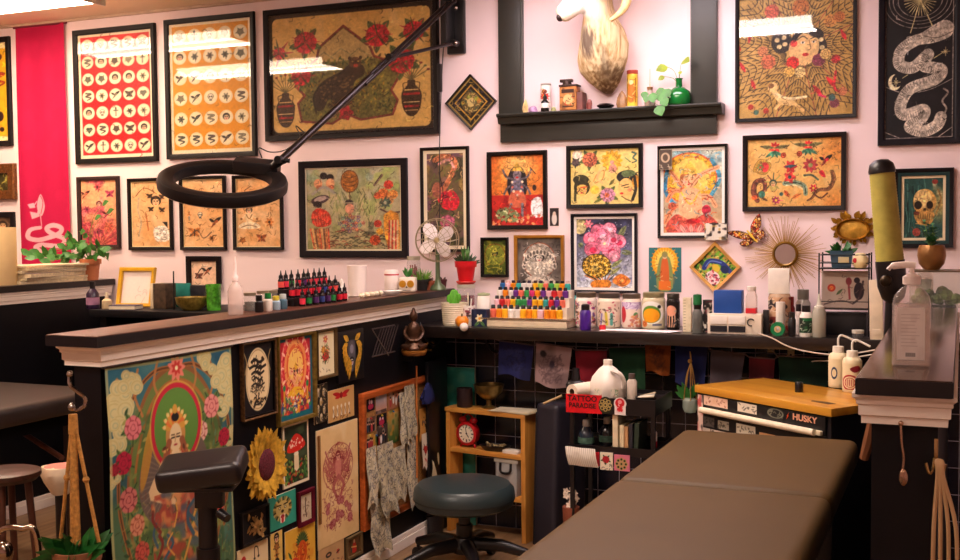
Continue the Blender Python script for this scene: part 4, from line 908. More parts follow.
# ram head mount
def furmat():
    m = bpy.data.materials.new('fur'); m.use_nodes = True; nt = m.node_tree; b = nt.nodes['Principled BSDF']; N = nt.nodes.new; L = nt.links.new
    tc = N('ShaderNodeTexCoord'); mp = N('ShaderNodeMapping'); mp.inputs['Scale'].default_value = (70, 70, 7); nz = N('ShaderNodeTexNoise'); nz.inputs['Scale'].default_value = 1; nz.inputs['Detail'].default_value = 5
    L(tc.outputs['Object'], mp.inputs[0]); L(mp.outputs[0], nz.inputs['Vector'])
    rp = N('ShaderNodeValToRGB'); e = rp.color_ramp.elements; e[0].position = .3; e[0].color = (*lin(hx('b88a4c')), 1); e[1].position = .6; e[1].color = (*lin(hx('f0d8a8')), 1)
    L(nz.outputs['Fac'], rp.inputs[0]); last = rp.outputs[0]
    for pt, r, cc, amt in FURP:
        vm = N('ShaderNodeVectorMath'); vm.operation = 'SUBTRACT'; L(tc.outputs['Object'], vm.inputs[0]); vm.inputs[1].default_value = pt
        v2 = N('ShaderNodeVectorMath'); v2.operation = 'DIVIDE'; L(vm.outputs[0], v2.inputs[0]); v2.inputs[1].default_value = r
        v3 = N('ShaderNodeVectorMath'); v3.operation = 'LENGTH'; L(v2.outputs[0], v3.inputs[0])
        ad = N('ShaderNodeMath'); ad.operation = 'ADD'; L(v3.outputs['Value'], ad.inputs[0]); sc = N('ShaderNodeMath'); sc.operation = 'MULTIPLY'; sc.inputs[1].default_value = 1.6; L(nz.outputs['Fac'], sc.inputs[0]); L(sc.outputs[0], ad.inputs[1])
        mr = N('ShaderNodeMapRange'); mr.inputs[1].default_value = 1.3; mr.inputs[2].default_value = 2.0; mr.inputs[3].default_value = amt; mr.inputs[4].default_value = 0; L(ad.outputs[0], mr.inputs[0])
        mx = N('ShaderNodeMix'); mx.data_type = 'RGBA'; L(mr.outputs[0], mx.inputs[0]); L(last, mx.inputs[6]); mx.inputs[7].default_value = (*lin(hx(cc)), 1); last = mx.outputs[2]
    L(last, b.inputs['Base Color']); b.inputs['Roughness'].default_value = .85
    bp = N('ShaderNodeBump'); bp.inputs['Strength'].default_value = .6; bp.inputs['Distance'].default_value = .01; L(nz.outputs['Fac'], bp.inputs['Height']); L(bp.outputs[0], b.inputs['Normal'])
    return m
rc = wy(606, 50, YW); ram = thing('ram_head_mount', 'mounted pale ram head and neck with curved horn in the dark framed niche', 'taxidermy', rc)
def rl(x, y, Y): return wy(x, y, Y)-rc
def rk(Y): return mpp(wy(606, 50, Y))
b = B(); rings = []
for y, l, r, dp in ((94, 605, 612, .05), (89, 597, 616, .085), (82, 588, 620, .12), (72, 580, 625, .155), (60, 577.5, 629, .18), (45, 578.5, 628.5, .20), (30, 581.5, 624, .215), (18, 584, 616, .23), (5, 585, 611, .25), (-10, 584, 609, .26), (-22, 588, 606, .24)):
    Yc = YW-dp*.5; c_ = rl((l+r)/2, y, Yc); hw = (r-l)/2*rk(Yc)
    rings.append([c_+Vector((hw*math.cos(a)*(1+.05*math.sin(5*a+y)), dp*.5*math.sin(a), 0)) for a in [2*PI*i/20 for i in range(20)]])
b.loft(rings)
hA = rl(600, -16, YW-.2); rings = []
for t, r in ((0, 15), (.25, 15), (.5, 13), (.75, 10.4), (.93, 9), (1, 6.5)):
    px, py = 602+(559.5-602)*t, -16+(17-(-16))*t+(-1.5*math.sin(PI*t)); c_ = rl(px, py, YW-.19-.05*t); R = r*KS; d = Vector((-.78, -.12, -.6)).normalized()
    u = Vector((0, 1, 0)); u = (u-d*u.dot(d)).normalized(); w_ = d.cross(u)
    rings.append([c_+u*R*.8*math.cos(a)+w_*R*math.sin(a) for a in [2*PI*i/16 for i in range(16)]])
b.loft(rings)
FURP = [(rl(588, 42, YW-.18), (.045, .12, .075), '5a4a44', .85), (rl(607, 76, YW-.14), (.06, .14, .06), '7a5c3c', .75), (rl(607, 92, YW-.1), (.07, .14, .045), '6a4a2c', .85), (rl(622, 76, YW-.1), (.05, .12, .04), '5c4430', .7), (rl(602, 62, YW-.2), (.02, .12, .09), '6a5a48', .55),
        (rl(578, 3, YW-.24), (.11, .14, .085), 'fbf0e0', .95), (rl(581, 20, YW-.22), (.05, .1, .02), 'e0a868', .7)]
bd = b.build('head_and_neck', furmat(), ram)
md = bd.modifiers.new('r', 'REMESH'); md.mode = 'VOXEL'; md.voxel_size = .007; md.use_smooth_shade = True
m2 = bd.modifiers.new('s', 'SMOOTH'); m2.iterations = 4; m2.factor = .5
B().sph(rl(560, 17.5, YW-.245), (.016, .02, .018), 12).build('nose', mat('2c1c18', .35), ram)
B().sph(rl(579, -7, YW-.275), .011, 12).build('eye', mat('1a0f08', .1), ram)
for s_ in (0, 1):
    pts = [(600, -24), (611, -30), (622, -22), (627, -6), (625, 6), (619, 14), (610.5, 20.5)] if s_ == 0 else [(594, -26), (600, -40), (592, -52), (580, -50)]
    P = sp([tuple(rl(x, y, YW-(.2 if s_ == 0 else .3)-.012*i)) for i, (x, y) in enumerate(pts)], 6); n = len(P)
    B().tube(P, [KS*(6.6*(1-i/n)+1.6)*(1+.07*(i % 2)) for i in range(n)], 12).build('horn', mat('d8b074', .5, var=.25, scale=40), ram)
B().loft([[rl(600, -10, YW-.3)+Vector((.03*k*math.cos(a), -.01*math.sin(a)*k, .05*q)) for a in [2*PI*i/8 for i in range(8)]] for q, k in ((0, .5), (.5, 1), (1, .7), (1.5, .1))]).build('ear', mat('d8b888', .8), ram)
B().box(X_(590)-rc.x, -.02, -.1, X_(618)-rc.x, -.001, .12).build('wall_plate', mat('5a3c22', .5), ram)

# things standing on the sill
def lathing(name, label, cat, loc, parts, group=None, rz=0):
    """parts: (part name, profile in px (r,z), material[, kwargs])"""
    t = thing(name, label, cat, loc, rz, group); k = mpp(loc)
    for pn, prof, mt, *o in parts: B().lathe([(r*k, z*k) for r, z in prof], **(dict(n=20) | (o[0] if o else {}))).build(pn, mt, t)
    return t
def sleeve(t, k, r, z0, z1, art, box, base='f0e8d8', a0=-PI, a1=0, res=2, rough=.5, sx=1, sy=1):
    c = Cv(box, base, res); art(c)
    c.sheet('label', lambda u, v: (r*k*sx*np.cos(a0+(a1-a0)*u), r*k*sy*np.sin(a0+(a1-a0)*u), (z0+(z1-z0)*v)*k), t, printmat(rough))
M_gc = glassmat((.97, .97, .96), 1.45, .03, .10)
M_cork = mat('8a6038', .8); M_gold = mat('b8882c', .3, .9, var=.2, scale=40); M_white = mat('f0e8de', .45, var=.05); M_cream = mat('e8dcc0', .5, var=.06)
# votive candle with red flower label
t = lathing('votive_candle', 'tall white glass candle with a red flower label on the niche sill', 'candle', onsill(546, .03), [('glass_body', [(0, 0), (5, 0), (5.2, 1), (5.2, 25), (4.9, 27)], M_white), ('rim', [(5, 26.6), (5.3, 27), (5.3, 28.5), (4.8, 28.5), (4.6, 27)], mat('a8a498', .3))])
def a_v1(c):
    c.petals(5, 12, 4.2, 'd83020', 8, 'f0c040'); c.ell(5, 20, 2.2, 4, 'e06030'); c.ell(5, 7, 2, 2.4, '7a3020'); c.squig(14, (1, 4, 9, 25), ('e0a040', 'c83838'), 4, .6)
sleeve(t, mpp(t.location), 5.26, 3, 24, a_v1, (0, 3, 10, 26), 'f8ece4', -PI*.95, -.05*PI, 3)
lathing('dropper_bottle', 'tiny dark dropper bottle with white label at the foot of the flower candle', 'bottle', onsill(545, .07), [('bottle', [(0, 0), (4, 0), (4.2, 1), (4.2, 9), (2.2, 11.5), (1.6, 12)], mat('16100e', .2)), ('cap', [(1.9, 12), (2, 15), (1.2, 16), (.6, 18), (0, 18)], mat('0c0a0a', .4)), ('label', [(4.24, 3.4), (4.25, 3.5), (4.25, 8), (4.24, 8.1)], M_white)])
# amber crystals etc.
def rock(name, label, cat, loc, r, h, col, seed, tip=True, rough=.35):
    rn = random.Random(seed); k = mpp(loc); rings = []
    for j, (q, s_) in enumerate(((0, .9), (.25, 1), (.6, .8 if tip else .95), (.85, .45 if tip else .8), (1, .05 if tip else .4))):
        rings.append([Vector((r*k*s_*math.cos(a)*rn.uniform(.8, 1.1), r*k*.75*s_*math.sin(a)*rn.uniform(.8, 1.1), h*k*q)) for a in [2*PI*i/7 for i in range(7)]])
    o = B().loft(rings).build(name, mat(col, rough, var=.35, scale=50), None, False); o.location = loc; return tag(o, label, cat)
rock('crystal', 'pale amber crystal point at the left end of the niche sill', 'crystal', onsill(525.5, .05), 3.2, 14, 'd8b878', 1)
rock('crystal', 'small lilac stone cluster beside the amber crystal on the sill', 'crystal', onsill(533, .05), 5, 6.5, 'b890b8', 2, False)
rock('crystal', 'brown pointed rock in front of the yellow candle on the sill', 'crystal', onsill(622, .04), 6, 17.5, '9a7048', 3)
rock('crystal', 'small dark red cube stone between the tobacco tin and black dish', 'crystal', onsill(589.5, .05), 3, 10.5, '8a4038', 4, False)
rock('crystal', 'pale green stone left of the old tobacco tin', 'crystal', onsill(553.5, .06), 3, 4.5, 'a8a870', 5, False)
# old tin
tp = onsill(570, .045); t = thing('old_tin', 'rusty orange old tobacco tin with dark spout lid on the niche sill', 'tin', tp); k = KS
B().box(-9*k, -.03, 0, 9*k, .03, 24*k).build('tin_body', mat('a86830', .4, .5, var=.4, scale=50), t, True, .004)
def a_tin(c):
    c.mottle('6a3c1c', 4, .5, .6, 1); c.rect(2, 2, 16, 6, '3a2014'); c.ell(9, 13, 5, 5.5, 'e0b878'); c.squig(16, (3, 8, 15, 20), ('2c180c', 'c83820', 'f0d090'), 4, .7); c.rect(3, 20, 15, 21.5, '3a2014')
c = Cv((0, 0, 18, 24), 'c08040', 2.4); a_tin(c); c.sheet('label', flat(17*k, 22*k, -.0312, 0, 12*k), t)
b = B().box(-9.6*k, -.032, 24*k, 9.6*k, .032, 26*k).cyl((-3*k, 0, 26*k), (-3*k, 0, 30*k), 5*k, 4*k).box(-10*k, -.012, 29*k, 3*k, .012, 32*k); b.build('lid', mat('3c2c24', .45, .6, var=.3), t, True, .002)
o = B().box(-3.2*k, -.03, 0, 3.2*k, .03, 18*k).build('small_box', mat('7a4840', .6, var=.3), None, True, .003); o.location = onsill(581.5, .04); tag(o, 'narrow maroon box pressed against the right side of the old tin', 'box')
lathing('black_dish', 'low shiny black stone dish on the niche sill', 'dish', onsill(605.5, .05), [('dish', [(0, 0), (5, 0), (8.5, 2.4), (8.8, 3.6), (6, 5.2), (0, 6)], mat('141014', .15))], rz=0)
t = lathing('votive_candle', 'tall yellow glass candle with red rim on the niche sill', 'candle', onsill(632.5, .04), [('glass_body', [(0, 0), (5, 0), (5.4, 1.5), (5.4, 33), (5, 34)], mat('e0b838', .3)), ('rim', [(5.2, 33), (5.6, 33.6), (5.6, 37), (5, 37)], mat('b84838', .4)), ('saucer', [(0, -.01), (7, 0), (7.2, 1.2), (5, 1.4)], mat('c8c4b8', .3))])
def a_v2(c): c.poly([(3, 30), (2, 18), (5, 10), (8, 18), (7, 30)], 'c87828', 1, 4); c.ell(5, 12, 1.6, 2.2, 'f0d8a0'); c.line([(2, 8), (2, 31)], .8, 'a06018'); c.line([(8, 8), (8, 31)], .8, 'a06018'); c.squig(8, (2, 8, 8, 30), ('7a4818', 'f8e890'), 4, .5)
sleeve(t, mpp(t.location), 5.46, 2, 32, a_v2, (0, 5, 10, 34), 'ecc440', -PI*.95, -.05*PI, 3)
lathing('perfume_bottle', 'small clear bottle with cork and tall stopper wires behind the ivy', 'bottle', onsill(650, .03), [('bottle', [(0, 0), (5, 0), (5.4, 1), (5.4, 11), (3, 14), (2.6, 17)], glassmat((.93, .86, .74), 1.45, .03, .3)), ('cork', [(2.4, 16), (3, 20), (0, 20.5)], M_cork), ('stopper', [(1.1, 20), (.5, 24), (.4, 38), (0, 38)], mat('d8c0a8', .3)), ('liquid', [(0, .6), (4.6, .6), (4.8, 7), (0, 7)], mat('a87840', .2))])
# round green vase with cutting, and glass with ivy
def leafmesh(b, base, d, L, W, up=(0, 0, 1), m=0, cup=.15):
    d = Vector(d).normalized(); s_ = d.cross(Vector(up)); s_ = s_.normalized() if s_.length > 1e-3 else Vector((1, 0, 0)); n_ = s_.cross(d); base = Vector(base)
    R = []
    for t_, w_ in ((0, .06), (.2, .7), (.45, 1), (.7, .75), (.9, .3), (1, .03)):
        c_ = base+d*L*t_-n_*cup*L*t_*t_; R.append((c_-s_*W/2*w_+n_*cup*W*w_*.5, c_, c_+s_*W/2*w_+n_*cup*W*w_*.5))
    vs = [v for r in R for v in r]; fs = []
    for i in range(len(R)-1):
        for q in (0, 1): fs.append((i*3+q, i*3+q+1, (i+1)*3+q+1, (i+1)*3+q))
    b.add(vs, fs, m)
M_leaf = mat('3c7c1c', .45, var=.3, scale=30); M_leafd = mat('2c6a28', .4, var=.35, scale=30); M_leafy = mat('8a9c24', .45, var=.25, scale=30); M_stem = mat('6a8a38', .5)
t = lathing('green_vase', 'round emerald green glass bottle vase on the right of the niche sill', 'vase', onsill(679, .045), [('vase', [(0, 0), (10, 0), (11.8, 2), (12.2, 8), (11, 13), (6.5, 17), (3.4, 18.5), (3.2, 25), (3.6, 26), (4.2, 26.6), (3, 26.8)], mat('08702c', .08, var=.3, scale=8, coat=.6))])
p = onsill(679, .045); t = thing('plant_cutting', 'yellow green leaf cutting growing out of the emerald vase', 'plant', p+Vector((0, 0, 20*KS))); b = B(); bs = B()
for (dx, dz, L) in ((5, 22, 12), (-10, 17, 12), (-13, 8, 7), (2, 12, 5)):
    P = sp([(0, 0, 0), (dx*.4*KS, -.01, dz*.75*KS), (dx*KS, -.02, dz*KS)], 6); bs.tube(P, .0012, 6); leafmesh(b, P[-1], (dx*.06, -.4, -.5+dz*.02), L*KS, L*.85*KS, (0, -1, .4))
bs.build('stem', M_stem, t); b.build('leaves', M_leafy, t)
p = onsill(652, .07); t = thing('ivy_cutting', 'round leaved green ivy spilling over the niche sill edge', 'plant', p)
B().lathe([(0, 0), (3.4*KS, 0), (3.6*KS, 12*KS), (3.2*KS, 12*KS), (3.1*KS, 1*KS)], n=16).build('glass', M_gc, t); b = B(); bs = B()
for (dx, dz, L, y_) in ((10, 8, 12, -.03), (14, 11, 10, -.02), (3, 8, 11, -.035), (8, 13, 9, -.01), (9, -5, 12, -.05), (-5, 10, 8, -.02), (13, 2, 10, -.045), (-3, 5, 7, -.03)):
    P = sp([(0, 0, 8*KS), (dx*.5*KS, y_*.5, (dz*.6+5)*KS), (dx*KS, y_, dz*KS+4*KS)], 6); bs.tube(P, .001, 5); leafmesh(b, P[-1], (dx*.03, -.35, -.6), L*KS, L*KS, (0, -1, .35))
bs.build('stem', M_stem, t); b.build('leaves', M_leaf, t)

# butterfly, sunburst mirror, oval brass frame
def a_bfly(c):
    c.mottle('d84020', 3, .45, .9, 1); c.scatter(60, (c.x0, c.y0, c.x1, c.y1), ('f8c830', 'f8e090', '6a1018', 'e87020'), .7, 1.6); c.squig(50, (c.x0, c.y0, c.x1, c.y1), ('3a1410', '7a1818'), 4, .7)
k = 5.894
def q(x, y): return (720+x/k, 205+y/k)
wings = [[(45, 160), (95, 148), (150, 160), (190, 185), (165, 205), (120, 200), (80, 185)], [(190, 185), (150, 200), (115, 225), (140, 245), (180, 235), (205, 205)], [(190, 185), (178, 130), (205, 75), (235, 48), (245, 105), (230, 150)], [(190, 185), (230, 145), (262, 150), (265, 185), (230, 215), (200, 215)]]
bc = wy(*q(190, 185), YW-.02); t = thing('butterfly_ornament', 'red and yellow butterfly ornament pinned on the wall left of the sunburst mirror', 'ornament', bc)
for i, wg in enumerate(wings):
    pts = sp([q(*p) for p in wg], 5, True); bx = (min(p[0] for p in pts), min(p[1] for p in pts), max(p[0] for p in pts), max(p[1] for p in pts)); c = Cv(bx, 'f0a028' if i % 2 else 'd83a20', 3); a_bfly(c)
    c.line(pts, 1.5, '2a100c', .9, True); c.scatter(16, bx, ('f8f0d8',), .3, .6)
    a, b_ = wy(bx[0], bx[3], YW-.02)-bc, wy(bx[2], bx[1], YW-.02)-bc
    c.sheet('wing', lambda u, v: (a.x+(b_.x-a.x)*u, -.018*np.abs(a.x+(b_.x-a.x)*u)/.1, a.z+(b_.z-a.z)*v), t, printmat(.35), inpoly(pts))
e0, e1 = wy(*q(160, 150), YW-.02)-bc, wy(*q(222, 222), YW-.02)-bc
B().tube([e0+Vector((0, -.004, 0)), e0*.3+Vector((0, -.008, 0)), e1+Vector((0, -.004, 0))], [.003, .006, .002], 8).build('body', mat('e8c040', .4), t)
B().cyl((0, 0, 0), (0, .02, 0), .002, n=6).build('pin', mat('888888', .3, 1), t)
sc = wy(785.5, 254, YW); t = thing('sunburst_mirror', 'round sunburst mirror with thin gold rays on the pink wall', 'mirror', sc); k = mpp(sc)
B().lathe([(10*k, 0), (12.6*k, 0), (12.8*k, .012), (11*k, .02), (10*k, .014), (10*k, 0)], n=40, M=Matrix.Rotation(PI/2, 4, 'X')).build('rim', mat('9a7428', .35, .8, var=.3), t)
B().lathe([(0, .011), (10.4*k, .011), (10.4*k, .004), (0, .004)], n=40, M=Matrix.Rotation(PI/2, 4, 'X')).build('mirror_glass', mat('d8d8d8', .02, 1, var=.01), t)
rn = random.Random(4)
r0 = B().cyl((0, -.006, 0), (0, -.006, 1), .0016, .0010, 5).build('ray', mat('c09858', .5, .3, var=.2), t); first = True
for i in range(88):
    o = r0 if first else r0.copy()
    if not first: COL.objects.link(o)
    first = False; a = 2*PI*i/88+rn.uniform(-.03, .03); L = rn.choice((38, 34, 30, 25, 40))*k-12*k
    o.rotation_euler = (0, a, 0); o.location = (math.sin(a)*12*k, rn.uniform(-.004, .0), math.cos(a)*12*k); o.scale = (1, 1, L)
oc = wy(853, 229.5, YW); t = thing('oval_brass_frame', 'ornate oval brass frame with leafy crest above the wire rack', 'frame', oc); k = mpp(oc); RX = Matrix.Rotation(PI/2, 4, 'X'); M_brass = mat('9a7020', .3, .85, var=.35, scale=60)
B().lathe([(13.5*k, .004), (13.8*k, .02), (15.4*k, .026), (17*k, .02), (17.2*k, 0)], n=40, M=RX @ Matrix.Diagonal((1, .66, 1, 1))).build('oval_rim', M_brass, t)
B().lathe([(0, .012), (8*k, .009), (14*k, .006), (14*k, 0), (0, 0)], n=40, M=RX @ Matrix.Diagonal((1, .66, 1, 1))).build('embossed_plate', mat('d0a040', .35, .6, var=.4, scale=30, bump=.4), t)
b = B()
for i in range(22):
    a = 2*PI*i/22; L = (6 if i % 2 else 4)*k*(1.5 if .9 < a < 2.3 else 1); p = Vector((15.6*k*math.cos(a), -.012, 10.6*k*math.sin(a))); leafmesh(b, p, (math.cos(a+.3*(-1)**i), -.1, math.sin(a+.3*(-1)**i)), L, L*.7, (0, -1, 0))
for s_ in (-1, 1): leafmesh(b, (s_*8*k, -.012, 9*k), (s_*.4, -.15, 1), 10*k, 5*k, (0, -1, 0)); leafmesh(b, (s_*14*k, -.012, 6*k), (s_*.8, -.15, .7), 9*k, 5*k, (0, -1, 0))
b.build('leaf_crest', M_brass, t)
# ring lamp on a long wall arm
M_lamp = mat('0a0709', .4, var=.15, spec=.35); M_rod = mat('2a2020', .3, .7)
YL = 3.3; rcn = wy(223, 182.5, YL); kr = mpp(rcn); RR = 56*kr
lamp = thing('ring_lamp', 'black ring shaped work lamp hanging on a long jointed wall arm', 'lamp', rcn)
r_ = math.radians(5.5); s_ = .37
av = Vector(RW @ np.array([math.cos(r_), math.sin(r_), 0])); bv = Vector(RW @ np.array([-math.sin(r_)*s_, math.cos(r_)*s_, -math.sqrt(1-s_*s_)])); nv = av.cross(bv)
if nv.z < 0: nv = -nv
def ringpt(t_, R, h): return av*R*math.cos(t_)+bv*R*math.sin(t_)+nv*h
sec = [(-8.4, -5), (-7, -6), (6, -6), (7.8, -5), (8.2, 1), (6.8, 5), (3, 6.2), (-4, 6.2), (-7.6, 4.4), (-8.6, 0)]
b = B(); n = 72; vs = []; fs = []; ns = len(sec)
for i in range(n): vs += [ringpt(2*PI*i/n, RR+w_*kr, h*kr) for w_, h in sec]
for i in range(n): fs += [(i*ns+j, i*ns+(j+1) % ns, ((i+1) % n)*ns+(j+1) % ns, ((i+1) % n)*ns+j) for j in range(ns)]
b.add(vs, fs).build('ring_housing', M_lamp, lamp)
b = B(); vs = []; fs = []; sec2 = [(-5, -6.1), (5, -6.1), (5, -7), (-5, -7)]
for i in range(n): vs += [ringpt(2*PI*i/n, RR+w_*kr, h*kr) for w_, h in sec2]
for i in range(n): fs += [(i*4+j, i*4+(j+1) % 4, ((i+1) % n)*4+(j+1) % 4, ((i+1) % n)*4+j) for j in range(4)]
b.add(vs, fs).build('diffuser_strip', mat('d8c8b8', .4), lamp)
def ll(x, y, Y): return wy(x, y, Y)-rcn
h0 = ll(272, 164, YL+.02)
MM = Matrix((av, bv, nv)).transposed().to_4x4(); MM.translation = ll(257, 167, YL+.16)
B().box(-23*kr, -10*kr, -5*kr, 23*kr, 10*kr, 7*kr, M=MM).build('driver_box', mat('0e0c10', .4), lamp, True, .004)
YA = YW-.09; A0, A1 = ll(281, 160, YL+.16), ll(452, 1, YA)
B().cyl(A0, A0+(A1-A0)*.47, 3.8*kr, 3.8*kr, 12).build('lower_arm_tube', M_rod, lamp)
b = B(); off = (A1-A0).cross(Vector((0, 1, 0))).normalized()*3.4*kr
b.cyl(A0+(A1-A0)*.42+off, A1+off, 2.3*kr, None, 10).cyl(A0+(A1-A0)*.42-off, A1-off, 2.3*kr, None, 10); b.build('upper_arm_bars', M_rod, lamp)
B().cyl(A0+(A1-A0)*.02+off*.9, A0+(A1-A0)*.46+off*.9, .8*kr, None, 8).build('tension_spring', mat('c8b8a8', .3, .8), lamp)
best = min((abs((lambda p: 480+F*p[0]/p[2])(RW.T @ np.array((rcn+A0+(A1-A0)*q_)-Vector((0, 0, EYE))))-391), q_) for q_ in [i/200 for i in range(200)])[1]
J = A0+(A1-A0)*best; A2 = ll(455, 43, YA)
B().cyl(J, A2, 2.3*kr, None, 10).build('support_link', M_rod, lamp)
for p_ in (J, A0, A1, A2): B().cyl(p_+Vector((0, -.025, 0)), p_+Vector((0, .02, 0)), 4*kr, None, 14).build('joint_knob', M_lamp, lamp)
B().cyl(A0, ll(272, 168, YL+.16), 5*kr, 4*kr, 14).cyl(A0+av*9*kr, A0-av*6*kr, 2.4*kr, None, 10).build('swivel', M_lamp, lamp)
B().tube(sp([tuple(ll(*p_)) for p_ in ((262, 158, YL+.1), (259, 148, YL+.1), (270, 152, YL+.1), (285, 150, YL+.2), (300, 138, YL+.35), (296, 126, YL+.45), (310, 134, YL+.5), (330, 118, YL+.6))], 6), .0022, 6).build('loose_cable', mat('0c0a0c', .5), lamp)
w0, w1 = wy(448.5, 0, YW), wy(466, 0, YW); zt, zb = wy(457, -25, YW).z, wy(457, 54.5, YW).z
B().box(w0.x-rcn.x, YW-.025-rcn.y, zb-rcn.z, w1.x-rcn.x, YW-rcn.y-.001, zt-rcn.z).build('wall_plate', mat('120e10', .35), lamp, True, .006)
B().box(wy(450, 0, YW).x-rcn.x, YW-.11-rcn.y, zb+.03-rcn.z, wy(456, 0, YW).x-rcn.x, YW-.02-rcn.y, zt-.02-rcn.z).build('hinge_bracket', mat('120e10', .35), lamp, True, .004)
b = B()
for y_ in (8, 43): b.sph(wy(456, y_, YW-.115)-rcn, .008, 10)
b.build('screw', mat('d8d0c8', .2, 1), lamp)
P = [tuple(wy(*p_)) for p_ in ((444, 40, YW-.02), (442.5, 62, YW-.03), (441.5, 80, YW-.035), (440.5, 110, YW-.04), (439.5, 150, YW-.045), (440, 200, YW-.045), (438, 240, YW-.06))]
o = B().tube(sp(P, 6), .0024, 6).build('electric_cable', mat('100c0e', .5), None); tag(o, 'thin black cord running down the wall beside the big cat poster', 'cord')
o = B().box(wy(440.5, 0, YW).x, YW-.052, wy(441, 92, YW-.035).z, wy(444.5, 0, YW).x, YW-.032, wy(441, 64, YW-.035).z).build('cord_adapter', mat('100c0e', .5), None, True, .004); tag(o, 'small black adapter on the cord beside the big cat poster', 'adapter')
# ================================================================ LOW WALL: thangka, pictures, pin board
def a_thangka(c, q):
    W, H = c.x1, c.y1
    c.vgrad('2c6a80', '4a6a48', 0, H*.5); c.mottle('1c4a64', 9, .5, .6, 1); c.mottle('6a9a88', 6, .62, .4, 2)
    cen = q(176, 425); R = abs(q(176, 386)[1]-cen[1])
    for r, cc in ((3.15, '8a5a30'), (3.0, '6a7a3c'), (2.75, 'a86a30'), (2.62, '5a7038')): c.ell(cen[0], cen[1]+R*1.5, R*r*.62, R*r, cc)
    c.mottle('8a8c48', 3, .5, .7, 3, (6, 12, W-6, H)); c.mottle('38562c', 3.5, .55, .6, 4, (6, 14, W-6, H))
    for s_ in (-1, 1):
        P = [q(176, 365), (cen[0]+s_*10, cen[1]-R*1.5), (cen[0]+s_*20, cen[1]-R*.9), (cen[0]+s_*26, cen[1]+R*.2), (cen[0]+s_*27, cen[1]+R*1.6), (cen[0]+s_*23, cen[1]+R*3)]
        c.line(P, 1.5, 'a06830', 1, False, 6); c.line(P, .6, '5a3418', 1, False, 6)
        for k in range(3): x = cen[0]+s_*(8+k*9); c.line([(x, 0+k*2), (x+s_*2, 7+k*2), (x-s_*1, 13+k*3)], 1, 'b87840', .9, False, 5)
    for x, y, r in ((5, 10, 7), (3, 20, 6), (10, 5, 5), (W-6, 8, 7), (W-3, 18, 6), (W-12, 4, 5), (2, 32, 4), (W-2, 30, 4)):
        for _ in range(9): a, b = x+c.rng.uniform(-r, r)*.7, y+c.rng.uniform(-r, r)*.6; rr = c.rng.uniform(.35, .6)*r; c.ell(a, b, rr, rr*.8, 'cfc48c'); c.ell(a, b, rr*.8, rr*.62, 'a89a58', .45, 0, .3); c.ell(a+.3, b+.2, rr*.4, rr*.3, '8aa080', .6, 0, .3)
    c.petals(*q(176, 366), 4.4, 'e0806c', 9, 'f0d8a0'); c.petals(*q(176, 366), 2.6, 'c83830', 7, 'f0e0b0')
    for _ in range(230):
        x, y = c.rng.uniform(5, W-4), c.rng.uniform(14, H-2); t = c.rng.uniform(0, 6.3); c.leaf(x, y, x+2.6*math.cos(t), y+2.6*math.sin(t), 1.2, c.rng.choice(('4a6a34', '7a8a44', '2c4a28', '9a9a50', '5a7a50')), None)
    for (x, y, r, cc, d) in ((121, 463, 3.2, 'b01838', '700c20'), (223, 436, 2.8, 'b01838', '700c20'), (131, 427, 3.4, 'd8787c', '8a2c38'), (210, 405, 3.6, 'e09088', 'a03c40'), (199, 430, 3.2, 'e0b0a0', '983838'), (127, 500, 3.6, 'c87068', '6a1c28'), (136, 525, 3, 'd08868', '8a3c28'), (217, 470, 2.8, 'c04838', '701c18'), (220, 500, 3, 'b03c30', '601818'), (140, 552, 3, 'c05040', '601818'), (112, 470, 1.6, 'a01830', '600c18')):
        c.rose(*q(x, y), r, cc, d, '5a7a3c', 7)
    hp = q(175, 424); hw, hh = (q(198, 424)[0]-q(151, 424)[0])/2, (q(176, 466)[1]-q(176, 384)[1])/2
    c.ell(hp[0]-1, hp[1]+hh*1.25, hw*1.5, hh*1.25, '6a5a50'); 
    for k in range(30): t = 1.2+k*.13; c.line([(hp[0]-1, hp[1]+hh*1.2), (hp[0]-1+hw*1.45*math.cos(t), hp[1]+hh*1.2+hh*1.2*math.sin(t))], .35, '8a7a68', .7)
    c.ell(hp[0]-hw*1.25, hp[1]+hh*.6, 2, 10, 'c89030', .8, .25)
    c.ell(*hp, hw, hh, '5c8a38'); c.ell(*hp, hw, hh, 'c02038', 1, 0, 1.5); c.ell(*hp, hw*1.1, hh*1.08, 'd8a848', .8, 0, .6)
    f = q(174, 436)
    c.poly([q(157, 470), q(166, 452), q(183, 450), q(192, 468), q(197, 500), q(150, 500)], 'e0c090', 1, 3)
    c.ell(f[0], f[1]-1, 4.6, 6.4, 'c8904c'); 
    for k in range(9): t = PI*1.05+k*PI*.9/8; c.leaf(f[0], f[1]-3, f[0]+6.4*math.cos(t), f[1]-3+7*math.sin(t), 2, ('d8a040', 'e07838')[k % 2], None); c.ell(f[0]+5.2*math.cos(t), f[1]-3+6*math.sin(t), .7, None, 'e8d080')
    c.ell(f[0], f[1], 2.9, 4.6, 'e8d0a0'); c.ell(f[0], f[1]-6.5, 1.8, 1.4, '181414'); c.ell(f[0], f[1]-9, 1.1, 1.5, 'd8a040')
    for s_ in (-1, 1): c.line([(f[0]+s_*.5, f[1]-1), (f[0]+s_*2, f[1]-1.1)], .35, '3a2418'); c.line([(f[0]+s_*.5, f[1]-.2), (f[0]+s_*1.9, f[1]-.1)], .5, '2a1a14'); c.ell(f[0]+s_*3.5, f[1]+3.5, 1, 2.2, 'b04838')
    c.line([(f[0], f[1]-.5), (f[0]-.3, f[1]+1.2)], .3, 'a87848'); c.ell(f[0], f[1]+2.2, .8, .35, 'b03838'); c.poly([(f[0]-1.8, f[1]+4), (f[0]+1.8, f[1]+4), (f[0]+2.4, f[1]+7), (f[0]-2.4, f[1]+7)], 'e8d0a0')
